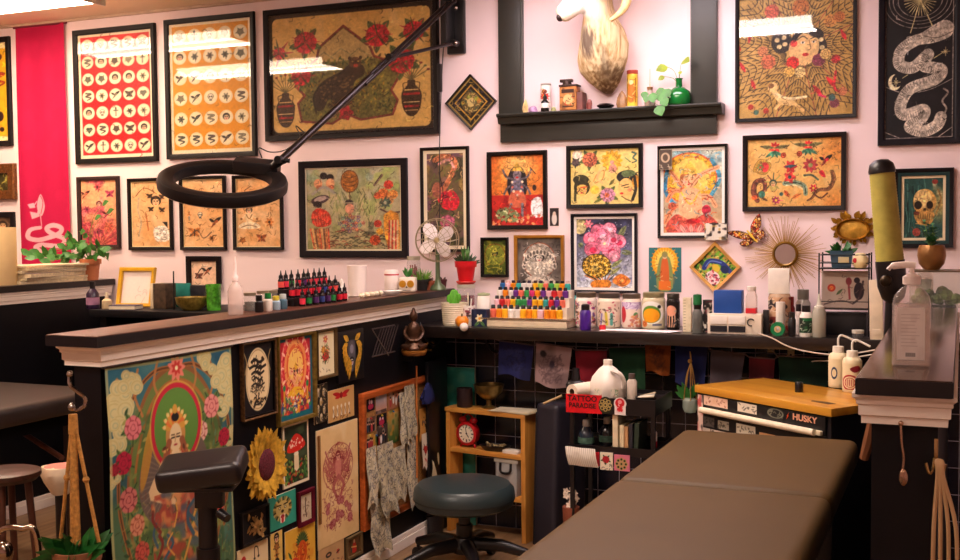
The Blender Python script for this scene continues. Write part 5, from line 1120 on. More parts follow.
    for s_ in (-1, 1): c.line([(f[0]+s_*3, f[1]+1), (f[0]+s_*5, f[1]+6), (f[0]+s_*5.4, f[1]+12)], 2.4, '9a5a38', 1, False, 4); c.scatter(16, (f[0]+s_*5-1.6, f[1]+2, f[0]+s_*5+1.6, f[1]+12), ('c87048', '5a3020', 'e0b060'), .3, .6)
    bx = (q(150, 490)[0], q(170, 490)[1], q(212, 490)[0], H-2); c.mottle('a84030', 3, .4, .85, 7, bx); c.mottle('d08a50', 2.4, .55, .8, 8, bx); c.mottle('4a5a68', 3, .62, .8, 9, bx)
    for k in range(26): x = c.rng.uniform(bx[0], bx[2]); y = c.rng.uniform(bx[1], bx[3]); c.line([(x, y), (x+c.rng.uniform(-3, 3), y+3), (x+c.rng.uniform(-4, 4), y+7)], c.rng.uniform(.6, 1.6), c.rng.choice(('e0b890', 'b83828', '7a2820', 'd8a048', '38586a', 'f0e0c0')), .95, False, 4)
    c.squig(260, (3, 40, W-3, H-2), ('2c3a20', 'a89850', '7a3c28', '586a40'), 2, .3, .5)
    c.rect(0, 0, 1.1, H, 'c8b878', .7); c.rect(W-1.1, 0, W, H, 'c8b878', .6); c.rect(0, 0, W, 1, 'a89858', .7)
c0, w, h, rz = wallrect((107.5, 356, 233.5, 610), 'P', XP+.012)
t = thing('wall_tapestry', 'large painted cloth of a seated haloed deity on the low wall behind the black armrest', 'tapestry', c0, rz); cv = pcanvas(c0, w, h, '3a6a70', 3.4, a_thangka)
cv.sheet('cloth', lambda u, v: ((u-.5)*w*(1-.03*(1-v)), -.004-.004*np.sin(u*9+v*2)*(1-v)-.003*np.sin(v*11), (v-.5)*h-.006*np.sin(u*PI)*v), t, printmat(.8))
B().cyl((-w/2-.008, -.001, h/2), (w/2+.008, -.001, h/2), .005, n=10).build('hanging_rod', mat('2a1a14', .5), t)

def a_oval(c, q):
    W, H = c.x1, c.y1; m = (W/2, H/2); c.mottle('181418', 4, .5, .5, 1); c.ell(*m, W*.40, H*.45, 'e8d0a0'); c.ell(*m, W*.37, H*.42, 'a88858', .8, 0, .25)
    for k in range(5):
        y = H*(.24+.085*k); L = W*(.2+.06*math.sin(k*1.6)); c.line([(m[0]-L, y), (m[0]-L*.4, y-.6), (m[0]+L*.3, y+.5), (m[0]+L, y-.2)], 1.1-.1*k, '1c1412', 1, False, 5); c.squig(8, (m[0]-L, y-.8, m[0]+L, y+.8), ('1c1412',), 2, .45)
    c.squig(26, (m[0]-W*.22, H*.62, m[0]+W*.22, H*.68), ('3a2c20',), 1.4, .3); c.rect(m[0]-W*.2, H*.77, m[0]+W*.2, H*.83, 'd8b880'); c.squig(14, (m[0]-W*.18, H*.77, m[0]+W*.18, H*.83), ('1c1412',), 2, .6)
    for s_ in (-1, 1): c.line([(m[0]+s_*W*.44, H*.1), (m[0]+s_*W*.36, H*.24), (m[0]+s_*W*.42, H*.4)], .4, 'b89a60', 1, False, 5); c.flash(m[0]+s_*W*.24, H*.8, 1.1, INK, ('1c1412',), 8)
framed((239.3, 341, 272.9, 417.3), a_oval, 'black framed cream oval of ink lettering just right of the tapestry', 'P', 1.6, fmat=mat('6a4a2c', .35, .3, var=.5, scale=80), inner=1.6, icol='1a1210', base='120e12', res=5, depth=.02)
def a_ganesh(c, q):
    W, H = c.x1, c.y1; m = W/2; c.rect(0, 0, W, H, '106878'); c.rect(W*.06, H*.04, W*.94, H*.93, 'b81c2c'); c.vgrad
    for r, cc in ((.43, 'f08878'), (.39, 'd82838'), (.33, 'f09858'), (.27, 'e86838'), (.22, 'f8c868')): c.ell(m, H*.36, W*r, W*r*1.35, cc)
    for k in range(28): t = k*2*PI/28; c.leaf(m+W*.33*math.cos(t), H*.36+W*.44*math.sin(t), m+W*.44*math.cos(t), H*.36+W*.6*math.sin(t), 1.1, ('f8c8a8', 'e04048')[k % 2], None)
    c.deity(m, H*.72, H*.42, 'f0a878', 'f0b828', None, 'e8b030', 4, None); c.line([(m, H*.44), (m+.4, H*.5), (m-1, H*.55)], 1.3, 'f0a878', 1, False, 4)
    for s_ in (-1, 1): c.ell(m+s_*W*.13, H*.42, W*.07, H*.035, 'f0b088')
    c.rect(W*.08, H*.76, W*.92, H*.92, '38406a', .5); c.scatter(90, (W*.08, H*.72, W*.92, H*.92), ('f0c030', 'e04038', '2c5a98', 'f0e0c0', '3a8a50', 'e87828'), .3, .8)
    for x in (.16, .84): c.line([(W*x, H*.6), (W*x, H*.78)], 1.2, 'd8a030'); c.ell(W*x, H*.6, .9, 1.2, '3a9050')
    c.squig(120, (W*.08, H*.06, W*.92, H*.9), ('f8d878', '901828', 'f0a068', 'c83040'), 1.6, .3, .8)
framed((274.8, 333.2, 313, 421.9), a_ganesh, 'framed golden seated deity in a red sunburst with teal border on the low wall', 'P', 4, fmat=mat('7a6028', .35, .4, var=.3, scale=60), base='c02030', res=5, depth=.02)
def a_floral(c, q):
    W, H = c.x1, c.y1; c.mottle('f4e8c8', 3, .5, .4, 1); c.petals(W*.5, H*.18, 1.8, 'c85850', 7); c.rose(W*.5, H*.55, 2, 'd03030', '701818', '6a7a38'); c.rose(W*.38, H*.42, 1.2, 'e0a040', '8a4818', '6a7a38'); c.petals(W*.62, H*.42, 1.4, 'd87858', 6); c.squig(24, (W*.3, H*.3, W*.75, H*.75), ('4a6a38', '8a5030'), 1.8, .3); c.squig(6, (W*.2, H*.85, W*.8, H*.92), ('8a7858',), 1.4, .25)
framed((314, 328.4, 334.2, 378), a_floral, 'narrow brown framed floral sketch at the top of the low wall', 'P', 3, fmat=mat('5a4424', .4, .2, var=.3), base='ecdcb0', res=6, depth=.018)
# gilded wings plaque: carved wings stand off a black board
c0, w, h, rz = wallrect((335.5, 330, 361, 381), 'P'); t = thing('wing_plaque', 'black plaque with a pair of gilded wings on the low wall', 'plaque', c0, rz)
B().box(-w/2, -.014, -h/2, w/2, -.001, h/2).build('board', mat('0e0b12', .4), t, True, .003)
for s_ in (-1, 1):
    b = B()
    for k in range(9):
        f_ = k/8; base = Vector((s_*w*(.12+.12*math.sin(f_*PI)), -.016-.001*k, h*(.30-.35*f_))); tip = Vector((s_*w*(.40-.26*f_*f_), -.02, h*(.26-.72*f_))) if k else Vector((s_*w*.34, -.02, h*.42))
        d = tip-base; leafmesh(b, base, d, d.length, .026, (0, -1, 0), 0, .04)
    b.build('gilded_wing', mat('e0aa38', .4, .35, var=.35, scale=90), t)
cc = Cv((0, 0, 6, 14), '4a4448', 5); cc.ell(3, 7, 2.6, 6.6, '5a5458'); cc.face(3, 9.6, 1.5, 'e8d8c8', '141014'); cc.ell(3, 4, 1.4, 2, '8a8490'); cc.sheet('centre_print', flat(w*.3, h*.62, -.0155), t)
def a_dark6(c, q):
    W, H = c.x1, c.y1; c.mottle('1a1614', 3, .4, .8, 1)
    for x, y in ((.3, .2), (.7, .22), (.5, .45), (.28, .62), (.72, .68), (.5, .85)): c.ell(W*x, H*y, 1, 1.6, 'b8a070'); c.ell(W*x, H*y-.8, .6, .7, 'd8c8a0'); c.flash(W*x+.6, H*y+1, 1.2, '1a1210', ('a87838', '8a9088'), 1)
    c.squig(40, (.4, .4, W-.4, H-.4), ('a88a50', '5a4a38', 'c8b088'), 1.8, .3)
card((313.4, 384, 327, 423), a_dark6, 'small dark card of tiny figures below the floral sketch', 'art_card', 'picture', '3a3024', 'P', 0, .003, 6)
def a_swallow(c, q):
    W, H = c.x1, c.y1; c.mottle('d8a868', 5, .5, .4, 1); m = W/2; 
    for s_ in (-1, 1): c.leaf(m, H*.22, m+s_*W*.33, H*.12, 1.8, 'b01c20', None); c.leaf(m, H*.24, m+s_*W*.24, H*.28, 1.4, 'c82828', None)
    c.ell(m, H*.22, 1.1, 1.3, '901418'); 
    for i in range(5): x = W*(.2+.15*i); c.poly([(x-.8, H*.86), (x, H*.55), (x+.8, H*.86)], 'e8dcc0'); c.ell(x, H*.56, .6, .75, 'e8dcc0'); c.line([(x-.4, H*.62), (x+.5, H*.84)], .3, '6a4a30')
    c.squig(12, (W*.15, H*.88, W*.85, H*.93), ('5a3820',), 1.4, .3)
card((327.3, 388, 353.3, 419.5), a_swallow, 'tan card with a red swallow over a row of white figures', 'art_card', 'picture', 'd0a060', 'P', 0, .003, 6)
def a_mush(c, q):
    W, H = c.x1, c.y1; c.rect(0, 0, W, H, 'f0e0c0'); c.rect(W*.06, H*.04, W*.94, H*.95, '2c3424'); bx = (W*.06, H*.04, W*.94, H*.95); c.mottle('4a5a3c', 3, .5, .8, 1, bx); c.mottle('14180f', 3, .55, .8, 2, bx)
    c.scatter(120, (W*.08, H*.6, W*.92, H*.94), ('5a8a3c', '2c5a28', '8aa850', 'b83828'), .25, .6); c.poly([(W*.44, H*.42), (W*.56, H*.42), (W*.6, H*.74), (W*.42, H*.74)], 'e8d4a8', 1, 2); c.ell(W*.5, H*.5, 1.6, .7, 'f0e0c0')
    c.poly([(W*.16, H*.44), (W*.24, H*.3), (W*.5, H*.18), (W*.76, H*.28), (W*.85, H*.41), (W*.5, H*.47)], 'd82c20', 1, 4); c.scatter(22, (W*.26, H*.25, W*.76, H*.42), ('f8e8d0',), .2, .4); c.leaf(W*.2, H*.9, W*.12, H*.7, 1.5, '4a7a38'); c.leaf(W*.8, H*.92, W*.88, H*.66, 1.5, '4a8a40')
card((282, 422, 307.8, 485), a_mush, 'picture of a red capped mushroom with a cream border on the low wall', 'art_card', 'picture', '2c3424', 'P', 0, .004, 5.5)
def a_sketch(c, q):
    W, H = c.x1, c.y1; c.mottle('dcb478', 8, .5, .4, 1); c.mottle('f4dcb0', 5, .6, .4, 2); r = '9a2c34'; m = W*.5
    for k in range(170):
        t = c.rng.uniform(0, 6.3); R = c.rng.uniform(.3, 1); x, y = m+W*.34*R*math.cos(t), H*.36+H*.2*R*math.sin(t); t2 = t+c.rng.uniform(.6, 2); c.line([(x, y), (x+1.6*math.cos(t2), y+1.6*math.sin(t2)), (x+2.4*math.cos(t2+.8), y+2.4*math.sin(t2+.8))], .35, c.rng.choice((r, 'a8484a', '7a2028', 'b86a60')), .8, False, 3)
    c.ell(m, H*.36, W*.3, H*.16, r, .22); c.ell(m, H*.36, W*.36, H*.2, r, .5, 0, .5)
    for s_ in (-1, 1):
        for k in range(3): c.line([(m+s_*1, H*.36), (m+s_*W*.2, H*(.42-.06*k)), (m+s_*W*.3, H*(.34-.07*k))], 1, 'b8605c', .9, False, 5)
    c.poly([(m-2, H*.3), (m+2, H*.3), (m+1.6, H*.44), (m-1.6, H*.44)], 'd88878', .9, 3); c.face(m, H*.27, 1.6, 'e8b898', '8a2830')
    for s_ in (-1, 1): c.line([(m, H*.44), (m+s_*W*.12, H*.52), (m+s_*W*.04, H*.62)], 1.6, 'b8605c', .9, False, 5)
    for k in range(12): x, y = W*c.rng.uniform(.2, .8), H*c.rng.uniform(.62, .85); c.rose(x, y, c.rng.uniform(1, 1.8), 'c8807a', r, None)
    c.squig(160, (W*.15, H*.55, W*.85, H*.88), (r, 'a8484a', 'b87068'), 2, .3, .7)
t = card((316.3, 424.5, 357.3, 541), a_sketch, 'tall cream sheet with a red drawing of a dancing deity beside the pin board', 'art_sheet', 'picture', 'ecc88c', 'P', 0, .004, 5)
B().box(*(lambda w_, h_: (-w_/2+.004, -.012, -h_*.28, -w_/2+.016, -.006, h_*.46))(t.children[0].dimensions.x or .2, t.children[0].dimensions.z or .4)).build('edge_slat', mat('8a5a2c', .5, var=.3), t)
def brooch(px, label):
    c0, w, h, rz = wallrect(px, 'P'); t = thing('shadow_box', label, 'frame', c0, rz); ringmesh(w, h, [(0, -.001), (0, -.016), (.006, -.016), (.006, -.003)]).build('frame', mat('1a1412', .35), t); B().box(-w/2+.003, -.004, -h/2+.003, w/2-.003, -.001, h/2-.003).build('backing', mat('0e0c10', .7), t)
    b = B(); rn = random.Random(3)
    for k in range(26): a = rn.uniform(0, 6.3); r = rn.uniform(0, 1); x, z = w*.34*r*math.cos(a), h*.36*r*math.sin(a); leafmesh(b, (x, -.006, z), (rn.uniform(-1, 1), -.3, rn.uniform(-1, 1)), .03, .016, (0, -1, 0))
    b.build('dried_flowers', mat('a8824c', .5, .3, var=.5, scale=60), t)
brooch((238.8, 508, 266.5, 542), 'small dark shadow box of dried golden flowers below the dried sunflower')
def a_lion(c, q):
    W, H = c.x1, c.y1; c.mottle('2c8a70', 5, .5, .5, 1); m = (W*.5, H*.45)
    for k in range(30): t = k*2*PI/30; c.line([m, (m[0]+W*.33*math.cos(t), m[1]+H*.34*math.sin(t))], .8, ('8a7838', 'c8a858', '4a4020')[k % 3])
    c.ell(*m, W*.24, H*.24, 'c8b068'); 
    for s_ in (-1, 1): c.ell(m[0]+s_*W*.1, m[1]-.4, .7, .5, '14100c'); c.ell(m[0]+s_*W*.1, m[1]-.4, .35, None, 'f0e8c0'); c.line([(m[0]+s_*W*.05, m[1]-1.4), (m[0]+s_*W*.2, m[1]-1.6)], .5, '2a2010')
    c.ell(m[0], m[1]+.9, .9, .6, '3a2418'); c.poly([(m[0]-1.6, H*.62), (m[0]+1.6, H*.62), (m[0]+1.4, H*.86), (m[0]-1.4, H*.86)], 'f0e0d0'); c.ell(m[0], H*.68, 1.2, .7, 'a02028'); c.ell(m[0], H*.78, .8, 1.2, 'c83838')
card((267.5, 493.5, 294.8, 527), a_lion, 'green card with a maned lion face on the low wall', 'art_card', 'picture', '38a088', 'P', 0, .004, 6)
def a_maroon(c, q): W, H = c.x1, c.y1; c.mottle('c0a888', 2, .5, .5, 1); c.line([(W*.5, H*.15), (W*.45, H*.5), (W*.55, H*.85)], .6, '4a2820', 1, False, 4); c.squig(12, (W*.2, H*.15, W*.8, H*.85), ('5a3028', '8a6a50'), 1.4, .3)
framed((296.5, 489.3, 312.4, 524.8), a_maroon, 'small maroon framed picture right of the green lion card', 'P', 4.5, fcol='5a1020', base='d8c8a8', res=7, depth=.014)
def a_pine(c, q):
    W, H = c.x1, c.y1; c.mottle('f0c048', 4, .5, .5, 1); c.mottle('e08828', 3, .6, .5, 2, (0, H*.3, W, H))
    for k in range(13): t = -PI+k*PI/12; c.leaf(W*.55, H*.36, W*.55+4.4*math.cos(t), H*.36+4.6*math.sin(t), 1.2, ('38502c', '5a7038')[k % 2], None)
    c.ell(W*.55, H*.56, 3.4, 4.4, 'd85820'); c.squig(40, (W*.3, H*.38, W*.8, H*.8), ('8a2c14', 'f0a038', 'c03c1c'), 1.8, .4); c.ell(W*.3, H*.7, 2.4, 1.8, 'e03c28'); c.leaf(W*.2, H*.6, W*.1, H*.45, 1.4, '5a7838')
card((284.5, 525.6, 314.5, 574), a_pine, 'yellow picture of a spiky orange fruit low on the low wall', 'art_card', 'picture', 'e8b440', 'P', 0, .003, 5.5)
def a_strip(c, q): W, H = c.x1, c.y1; c.mottle('d8b060', 3, .5, .5, 1); [c.flash(W*.5, H*(.14+.2*k), W*.3, INK, ('a84028', 'b87838')) for k in range(5)]
card((270, 532, 281.7, 574), a_strip, 'narrow yellow strip of small designs left of the fruit picture', 'art_card', 'picture', 'ecc868', 'P', 0, .003, 6)
def a_cream(c, q): W, H = c.x1, c.y1; c.ell(W*.2, H*.25, 1.3, 1.5, 'c81c20'); c.line([(W*.55, H*.3), (W*.56, H*.08), (W*.66, H*.1), (W*.68, H*.28)], .45, INK, 1, False, 3); c.ell(W*.55, H*.31, .6, .45, INK); c.ell(W*.68, H*.29, .6, .45, INK); c.ell(W*.75, H*.55, 1.2, 1.6, '4a3828'); c.squig(8, (W*.3, H*.5, W*.8, H*.8), ('6a4a38',), 2, .4)
card((236.5, 544.5, 267.5, 592), a_cream, 'cream card with a red dot and a small note low beside the tapestry', 'art_card', 'picture', 'f0d8a8', 'P', 0, .003, 5)
def a_lips(c, q): W, H = c.x1, c.y1; c.mottle('b89060', 3, .5, .4, 1); c.ell(W*.38, H*.32, 2.2, 1.1, '1c1818'); c.ell(W*.38, H*.32, 1.2, .4, 'c89068'); c.flash(W*.75, H*.35, 1.4, INK, ('b02828',), 4); c.flash(W*.35, H*.72, 1.4, INK, ('a84028', '3a6a48'), 0); c.squig(14, (W*.2, H*.5, W*.9, H*.9), ('5a3824', '8a2c24'), 1.6, .4)
card((318, 543, 343.5, 575), a_lips, 'brown card with a dark oval design below the red line drawing', 'art_card', 'picture', 'c8a070', 'P', 0, .003, 6)
def a_redfig(c, q): W, H = c.x1, c.y1; c.mottle('4a3420', 2, .5, .6, 1); c.poly([(W*.35, H*.85), (W*.45, H*.25), (W*.6, H*.25), (W*.7, H*.85)], 'b82820', 1, 2); c.ell(W*.52, H*.22, .7, .8, 'd8a878'); c.line([(W*.3, H*.5), (W*.7, H*.6)], .5, 'e0b060'); c.leaf(W*.3, H*.8, W*.25, H*.5, .8, '38506a')
framed((345, 534.5, 360.3, 557), a_redfig, 'tiny framed red figure by the skirting below the pin board', 'P', 3, fmat=mat('6a5434', .5, .2, var=.3), base='6a4a2c', res=8, depth=.014)
# dried sunflower
s0 = wx(260, 464, XP+.02); t = thing('dried_sunflower', 'big dried golden sunflower with a maroon centre on the low wall', 'flower', s0, PI/2); kk = mpp(s0); rn = random.Random(5)
for L0, n, y_ in ((38, 40, -.012), (35, 34, -.02), (30, 28, -.028)):
    b = B()
    for k in range(n):
        a = 2*PI*k/n+rn.uniform(-.08, .08); L = L0*kk*rn.uniform(.88, 1.05); base = Vector((math.cos(a)*13*kk, y_, math.sin(a)*15*kk)); leafmesh(b, base, (math.cos(a), -.25+rn.uniform(-.15, .15), math.sin(a)), L-14*kk, 11*kk, (0, -1, 0), 0, .1)
    b.build('petals', mat(('b88a20', 'd0a030', 'c09028')[n % 3], .6, var=.4, scale=50), t)
B().lathe([(0, .036), (9*kk, .036), (14*kk, .03), (16*kk, .02), (16*kk, .005), (0, 0)], n=28, M=RX @ Matrix.Diagonal((1, 1.12, 1, 1))).build('seed_head', mat('5a1020', .8, var=.4, scale=140, bump=.5), t)
# pin board
PB = (359, 382.5, 437.5, 512); c0, w, h, rz = wallrect(PB, 'P'); t = thing('pin_board', 'orange wood framed pin board of photos on the low wall', 'pin board', c0, rz); kp = h/(PB[3]-PB[1])
b = ringmesh(w, h, [(0, -.001), (0, -.02), (.004, -.024), (.026, -.022), (.028, -.006)]); b.build('frame', wood('8a3c10', 'c8642c', 3, .4, 0), t); B().box(-w/2+.01, -.008, -h/2+.01, w/2-.01, -.001, h/2-.01).build('cork', mat('a07038', .9, var=.4, scale=120), t)
def loc(x, y): p = wx(x, y, XP+.012); return (p.y-c0.y, p.z-c0.z)
PIN = [((367, 394, 375, 411), '141018', 0), ((376, 391, 387, 413), '88a8c8', 1), ((388, 387, 402, 408), 'a86848', 2), ((366, 417, 376, 432), '6a4838', 2), ((377, 414, 387, 425), '0e0e14', 0), ((388, 410, 399, 443), '8a7038', 3), ((377, 425, 388, 447), '4a3a34', 2), ((366, 434, 374, 450), 'c08838', 2), ((374, 434, 379, 452), 'd0a030', 3)]
for i, (px, base, kd) in enumerate(PIN):
    a, b_ = loc(px[0], (px[1]+px[3])/2), loc(px[2], (px[1]+px[3])/2); zt_, zb_ = loc((px[0]+px[2])/2, px[1])[1], loc((px[0]+px[2])/2, px[3])[1]; W, H = (b_[0]-a[0])*100, (zt_-zb_)*100
    c = Cv((0, 0, W, H), base, 6); c.rng.seed(i)
    if kd == 1: c.vgrad('98b0d0', 'd8906a'); c.rect(0, H*.85, W, H, '5a4038'); c.mottle('f0d0b8', 2, .6, .5, 1)
    elif kd == 0: c.ell(W*.35, H*.45, .8, 1, 'e0a0a8'); c.ell(W*.6, H*.5, .8, 1, 'e8c0c0'); c.ell(W*.5, H*.75, 2.4, 1.2, 'b02848')
    elif kd == 3: c.vgrad('d8b068', '3a5a28'); c.mottle('c88830', 2.5, .5, .8, 2); c.mottle('4a6a2c', 2.5, .58, .8, 3)
    else:
        c.mottle('c8b8a0', 3, .5, .5, 1)
        for k in range(4): x = W*(.2+.2*k); y = H*c.rng.uniform(.35, .5); c.ell(x, y+1.8, .9, 2, c.rng.choice(('b03838', '283848', 'e8e0d8', '1c181c'))); c.ell(x, y, .6, .75, 'd8a080'); c.ell(x, y-.4, .7, .5, '2a1c18')
    cx_, cz_ = (a[0]+b_[0])/2, (zt_+zb_)/2
    o = thing('photo', ('dark snapshot', 'snapshot of a pale blue evening sky', 'snapshot of a group of people', 'snapshot of friends at lower left', 'small black snapshot in the middle', 'snapshot of golden trees', 'snapshot of a person in white', 'snapshot of a person at the left edge', 'narrow yellow snapshot')[i]+' pinned on the pin board', 'photo', Vector((XP+.0105, c0.y+cx_, c0.z+cz_)), rz)
    c.sheet('print', flat(W/100, H/100, 0), o); B().cyl((0, 0, H/200-.006), (0, -.006, H/200-.006), .0035, n=8).build('push_pin', mat(('c03030', 'e0c040', '3060a0')[i % 3], .3), o)
def paper(px4, label, base, art=None, off=.03, curl=.01, name='stencil_paper', cat='paper', X=None, res=5, group=None):
    """hanging sheet given by left, right, top, bottom in the photo"""
    l, r, tp_, bt_ = px4; Xp = XP+off; p = wx((l+r)/2, (tp_+bt_)/2, Xp); W = wx(r, (tp_+bt_)/2, Xp).y-wx(l, (tp_+bt_)/2, Xp).y; H = wx((l+r)/2, tp_, Xp).z-wx((l+r)/2, bt_, Xp).z
    t = thing(name, label, cat, p, PI/2, group); c = Cv((0, 0, W*100, H*100), base, res); c.rng.seed(int(l*9+tp_))
    if art: art(c)
    ph = l*.7
    c.sheet('sheet', lambda u, v: ((u-.5)*W*(1-.06*np.sin(v*7+ph)*(1-v)), -curl*(1-v)*(1+.6*np.sin(u*6+v*8+ph))-.002, (v-.5)*H+.012*np.sin(u*9+ph)*(1-v)), t, printmat(.6)); return t
def a_sten(c):
    W, H = c.x1, c.y1; c.mottle('e8d8b0', 3, .5, .6, 1); c.mottle('a89a80', 2, .6, .6, 2)
    for _ in range(int(W*H*.55)): x, y = c.rng.uniform(0, W), c.rng.uniform(0, H); t = c.rng.uniform(0, 6); c.line([(x, y), (x+1.1*math.cos(t), y+1.1*math.sin(t)), (x+1.7*math.cos(t+1), y+1.7*math.sin(t+1))], .22, c.rng.choice(('4a4650', '6a6460', '8a8898', '2c2a34')), .8)
for i, (p4, lb, of) in enumerate((((399, 407, 392, 446), 'long strip of stencil faces hanging at the middle of the pin board', .026), ((404, 414, 385, 440), 'stencil paper strip with dark drawings beside the wooden stick', .03), ((366, 376, 447, 505), 'crumpled stencil paper hanging at the left of the pin board', .035), ((377, 393, 443, 512), 'crumpled grey stencil paper in the middle of the pin board', .036), ((370, 389, 498, 553), 'long torn stencil paper hanging down to the skirting', .03), ((393, 405, 446, 500), 'dark printed stencil paper right of the crumpled grey one', .04), ((406, 416, 430, 508), 'pale stencil paper hanging lowest near the stool seat', .028), ((380, 396, 472, 514), 'white lobed stencil paper in front of the crumpled grey one', .048))):
    paper(p4, lb, 'cdbf9c' if i % 2 else 'dccfae', a_sten, of, .012)
o = B().cyl(tuple(wx(417, 478, XP+.05)), tuple(wx(416.5, 366, XP+.03)), .004, None, 8).build('wooden_stick', mat('b8682c', .5, var=.3), None); tag(o, 'thin orange wooden stick standing against the right of the pin board', 'stick')
t = thing('blue_cloth', 'crumpled navy blue cloth hung on the right of the pin board', 'cloth', wx(428, 393, XP+.04), PI/2); b = B(); rn = random.Random(2)
b.lathe([(.01, -.05), (.045, -.045), (.055, -.02), (.04, .02), (.015, .045), (0, .05)], n=14, sy=.35, wob=lambda a, z: 1+.22*math.sin(4*a+z*60)+.1*math.sin(9*a)); b.build('folds', mat('1c2460', .8, var=.3), t)
def a_fl2(c): W, H = c.x1, c.y1; c.mottle('c88838', 3, .5, .6, 1); c.ell(W*.55, H*.6, 1.6, 2.4, '3a2c24'); c.scatter(20, (W*.2, H*.35, W*.9, H*.8), ('6a4a58', 'e0b070', '4a3020'), .3, .7)
paper((419, 431, 407, 437), 'orange snapshot of dark flowers pinned under the blue cloth', 'd89848', a_fl2, .02, .003, 'photo', 'photo')
def a_heart(c): W, H = c.x1, c.y1; c.flash(W*.5, H*.45, W*.36, '801c18', ('c83028',), 0); c.squig(8, (W*.2, H*.7, W*.8, H*.9), ('c83028',), 1.2, .3)
paper((421.5, 428, 433, 468), 'small white tag with a red rose below the flower snapshot', 'f0dcc0', a_heart, .03, .004, 'paper_tag', 'tag')
paper((429, 436, 430, 478), 'narrow cream paper curling at the right edge of the pin board', 'd8c8a0', None, .03, .015)
# boards leaning in the corner
o = B().box(-.008, -.1, 0, .008, .1, .8).build('leaning_panel', mat('0c0a10', .4), None, True, .002); p = wx(441, 420, XP+.03); o.location = (XP+.036, 4.60, .002); tag(o, 'black panel leaning between the pin board and the teal canvas', 'panel')
t = thing('teal_canvas', 'teal painted canvas leaning in the corner behind the wooden shelf', 'canvas', (0, 0, 0)); p = wy(456, 400, YW-.07); t.location = (p.x, YW-.042, .002)
ztop = wy(456, 368, YW-.05).z; cw = .17
B().box(-cw/2, 0, 0, cw/2, .018, ztop).build('canvas_body', mat('c0b8a0', .8), t, True, .003); c = Cv((0, 0, 17, ztop*100), '3a9088', 2); c.vgrad('3a9c90', '2c7c6c'); c.mottle('68b098', 5, .5, .5, 1); c.mottle('206858', 4, .55, .5, 2); c.sheet('painting', flat(cw, ztop, -.001, 0, ztop/2), t, printmat(.4))
# ================================================================ ON THE BAR TOP
def onbar(x, off=0, yb=300): 
    p = wx(x, yb, -2.31+off)
    if p.y > 4.70: p = wy(x, yb, 4.70)
    p.z = ZB; return p
def oncount(x, Y=4.6, yb=322): p = wy(x, yb, Y); p.z = ZC; return p
M_blk = mat('100c10', .35); M_red = mat('c81c28', .4, var=.15); M_clear = glassmat((.95, .93, .9), 1.45, .05, .22); M_tin = mat('a89a84', .3, .7, var=.2)
# clear spray bottle
p = onbar(235.5, .03); k = mpp(p)
lathing('spray_bottle', 'tall clear plastic bottle with nozzle on the bar behind the tapestry', 'bottle', p, [('bottle', [(0, 0), (7, 0), (7.6, 1), (7.6, 24), (6, 29), (3, 32), (2.6, 35)], glassmat((.96, .86, .82), 1.45, .08, .35)), ('nozzle', [(3, 34), (3.2, 38), (1.8, 40), (1.5, 50), (.8, 58), (0, 58)], mat('f0d8d4', .4))])
for i, (x, o_, h_) in enumerate(((250, -.03, 18), (263, -.04, 18), (271.5, -.05, 17))):
    lathing('glass_jar', ('glass jar with metal lid and dark label beside the spray bottle', 'glass jar with metal lid, second from the spray bottle', 'glass jar with metal lid, nearest the red ink bottles')[i], 'jar', onbar(x, o_), [('glass_body', [(0, 0), (5.6, 0), (6, 1), (6, h_-4), (5, h_-2)], M_gc), ('lid', [(5.6, h_-3), (6.2, h_-2.5), (6.2, h_), (0, h_+.2)], M_tin), ('contents', [(0, .4), (5.4, .5), (5.4, h_*.5), (0, h_*.5)], mat(('4a4238', 'd8c8b0', 'b8a890')[i], .8))])
for i, (x, h_, cb, cc, lb) in enumerate(((259, 17, '181416', '101010', 'little black bottle with dark cap standing in front of the jars'), (268, 18, 'e8dcd0', '1c7a38', 'small white bottle with green cap in front of the jars'), (276, 14, '9ab0c0', 'e0c840', 'small pale blue pot with yellow lid on the bar'), (283, 15, '4a6878', 'c8d0d0', 'small slate blue pot beside the red ink bottles'))):
    lathing('small_bottle', lb, 'bottle', onbar(x, .04), [('bottle', [(0, 0), (4, 0), (4.4, 1), (4.4, h_*.6), (2.8, h_*.7)], mat(cb, .3)), ('cap', [(3, h_*.66), (3.4, h_*.7), (3.2, h_), (0, h_)], mat(cc, .35))])
# stepped rack of ink bottles with red labels
p0, p1 = onbar(291), onbar(340); t = thing('step_rack', 'low black stepped rack under the red capped ink bottles on the bar', 'rack', Vector((-2.31, p0.y, ZB))); L = p1.y-p0.y
B().box(-.085, 0, 0, -.035, L, .062).box(-.035, 0, 0, .012, L, .031).build('steps', M_blk, t, True, .002)
rn = random.Random(11); cols = ['c81c30', 'c81c30', '1c7838', 'd83048', '2c3a78', 'c81c30', '482058', 'e05048', 'c81c30']
ORD = ('first', 'second', 'third', 'fourth', 'fifth', 'sixth', 'seventh', 'eighth', 'ninth', 'tenth', 'eleventh', 'twelfth', 'thirteenth', 'fourteenth')
CN = {'c81c30': 'red', '1c7838': 'green', 'd83048': 'rose red', '2c3a78': 'blue', '482058': 'purple', 'e05048': 'coral'}
PROT = {}
def mini(name, key, label, cat, loc, parts, group, rz=0):
    if key in PROT: return dup(PROT[key], loc, rz, label, group)
    t = thing(name, label, cat, loc, rz, group)
    for pn, prof, mt in parts: B().lathe(prof, 12).build(pn, mt, t)
    PROT[key] = t; return t
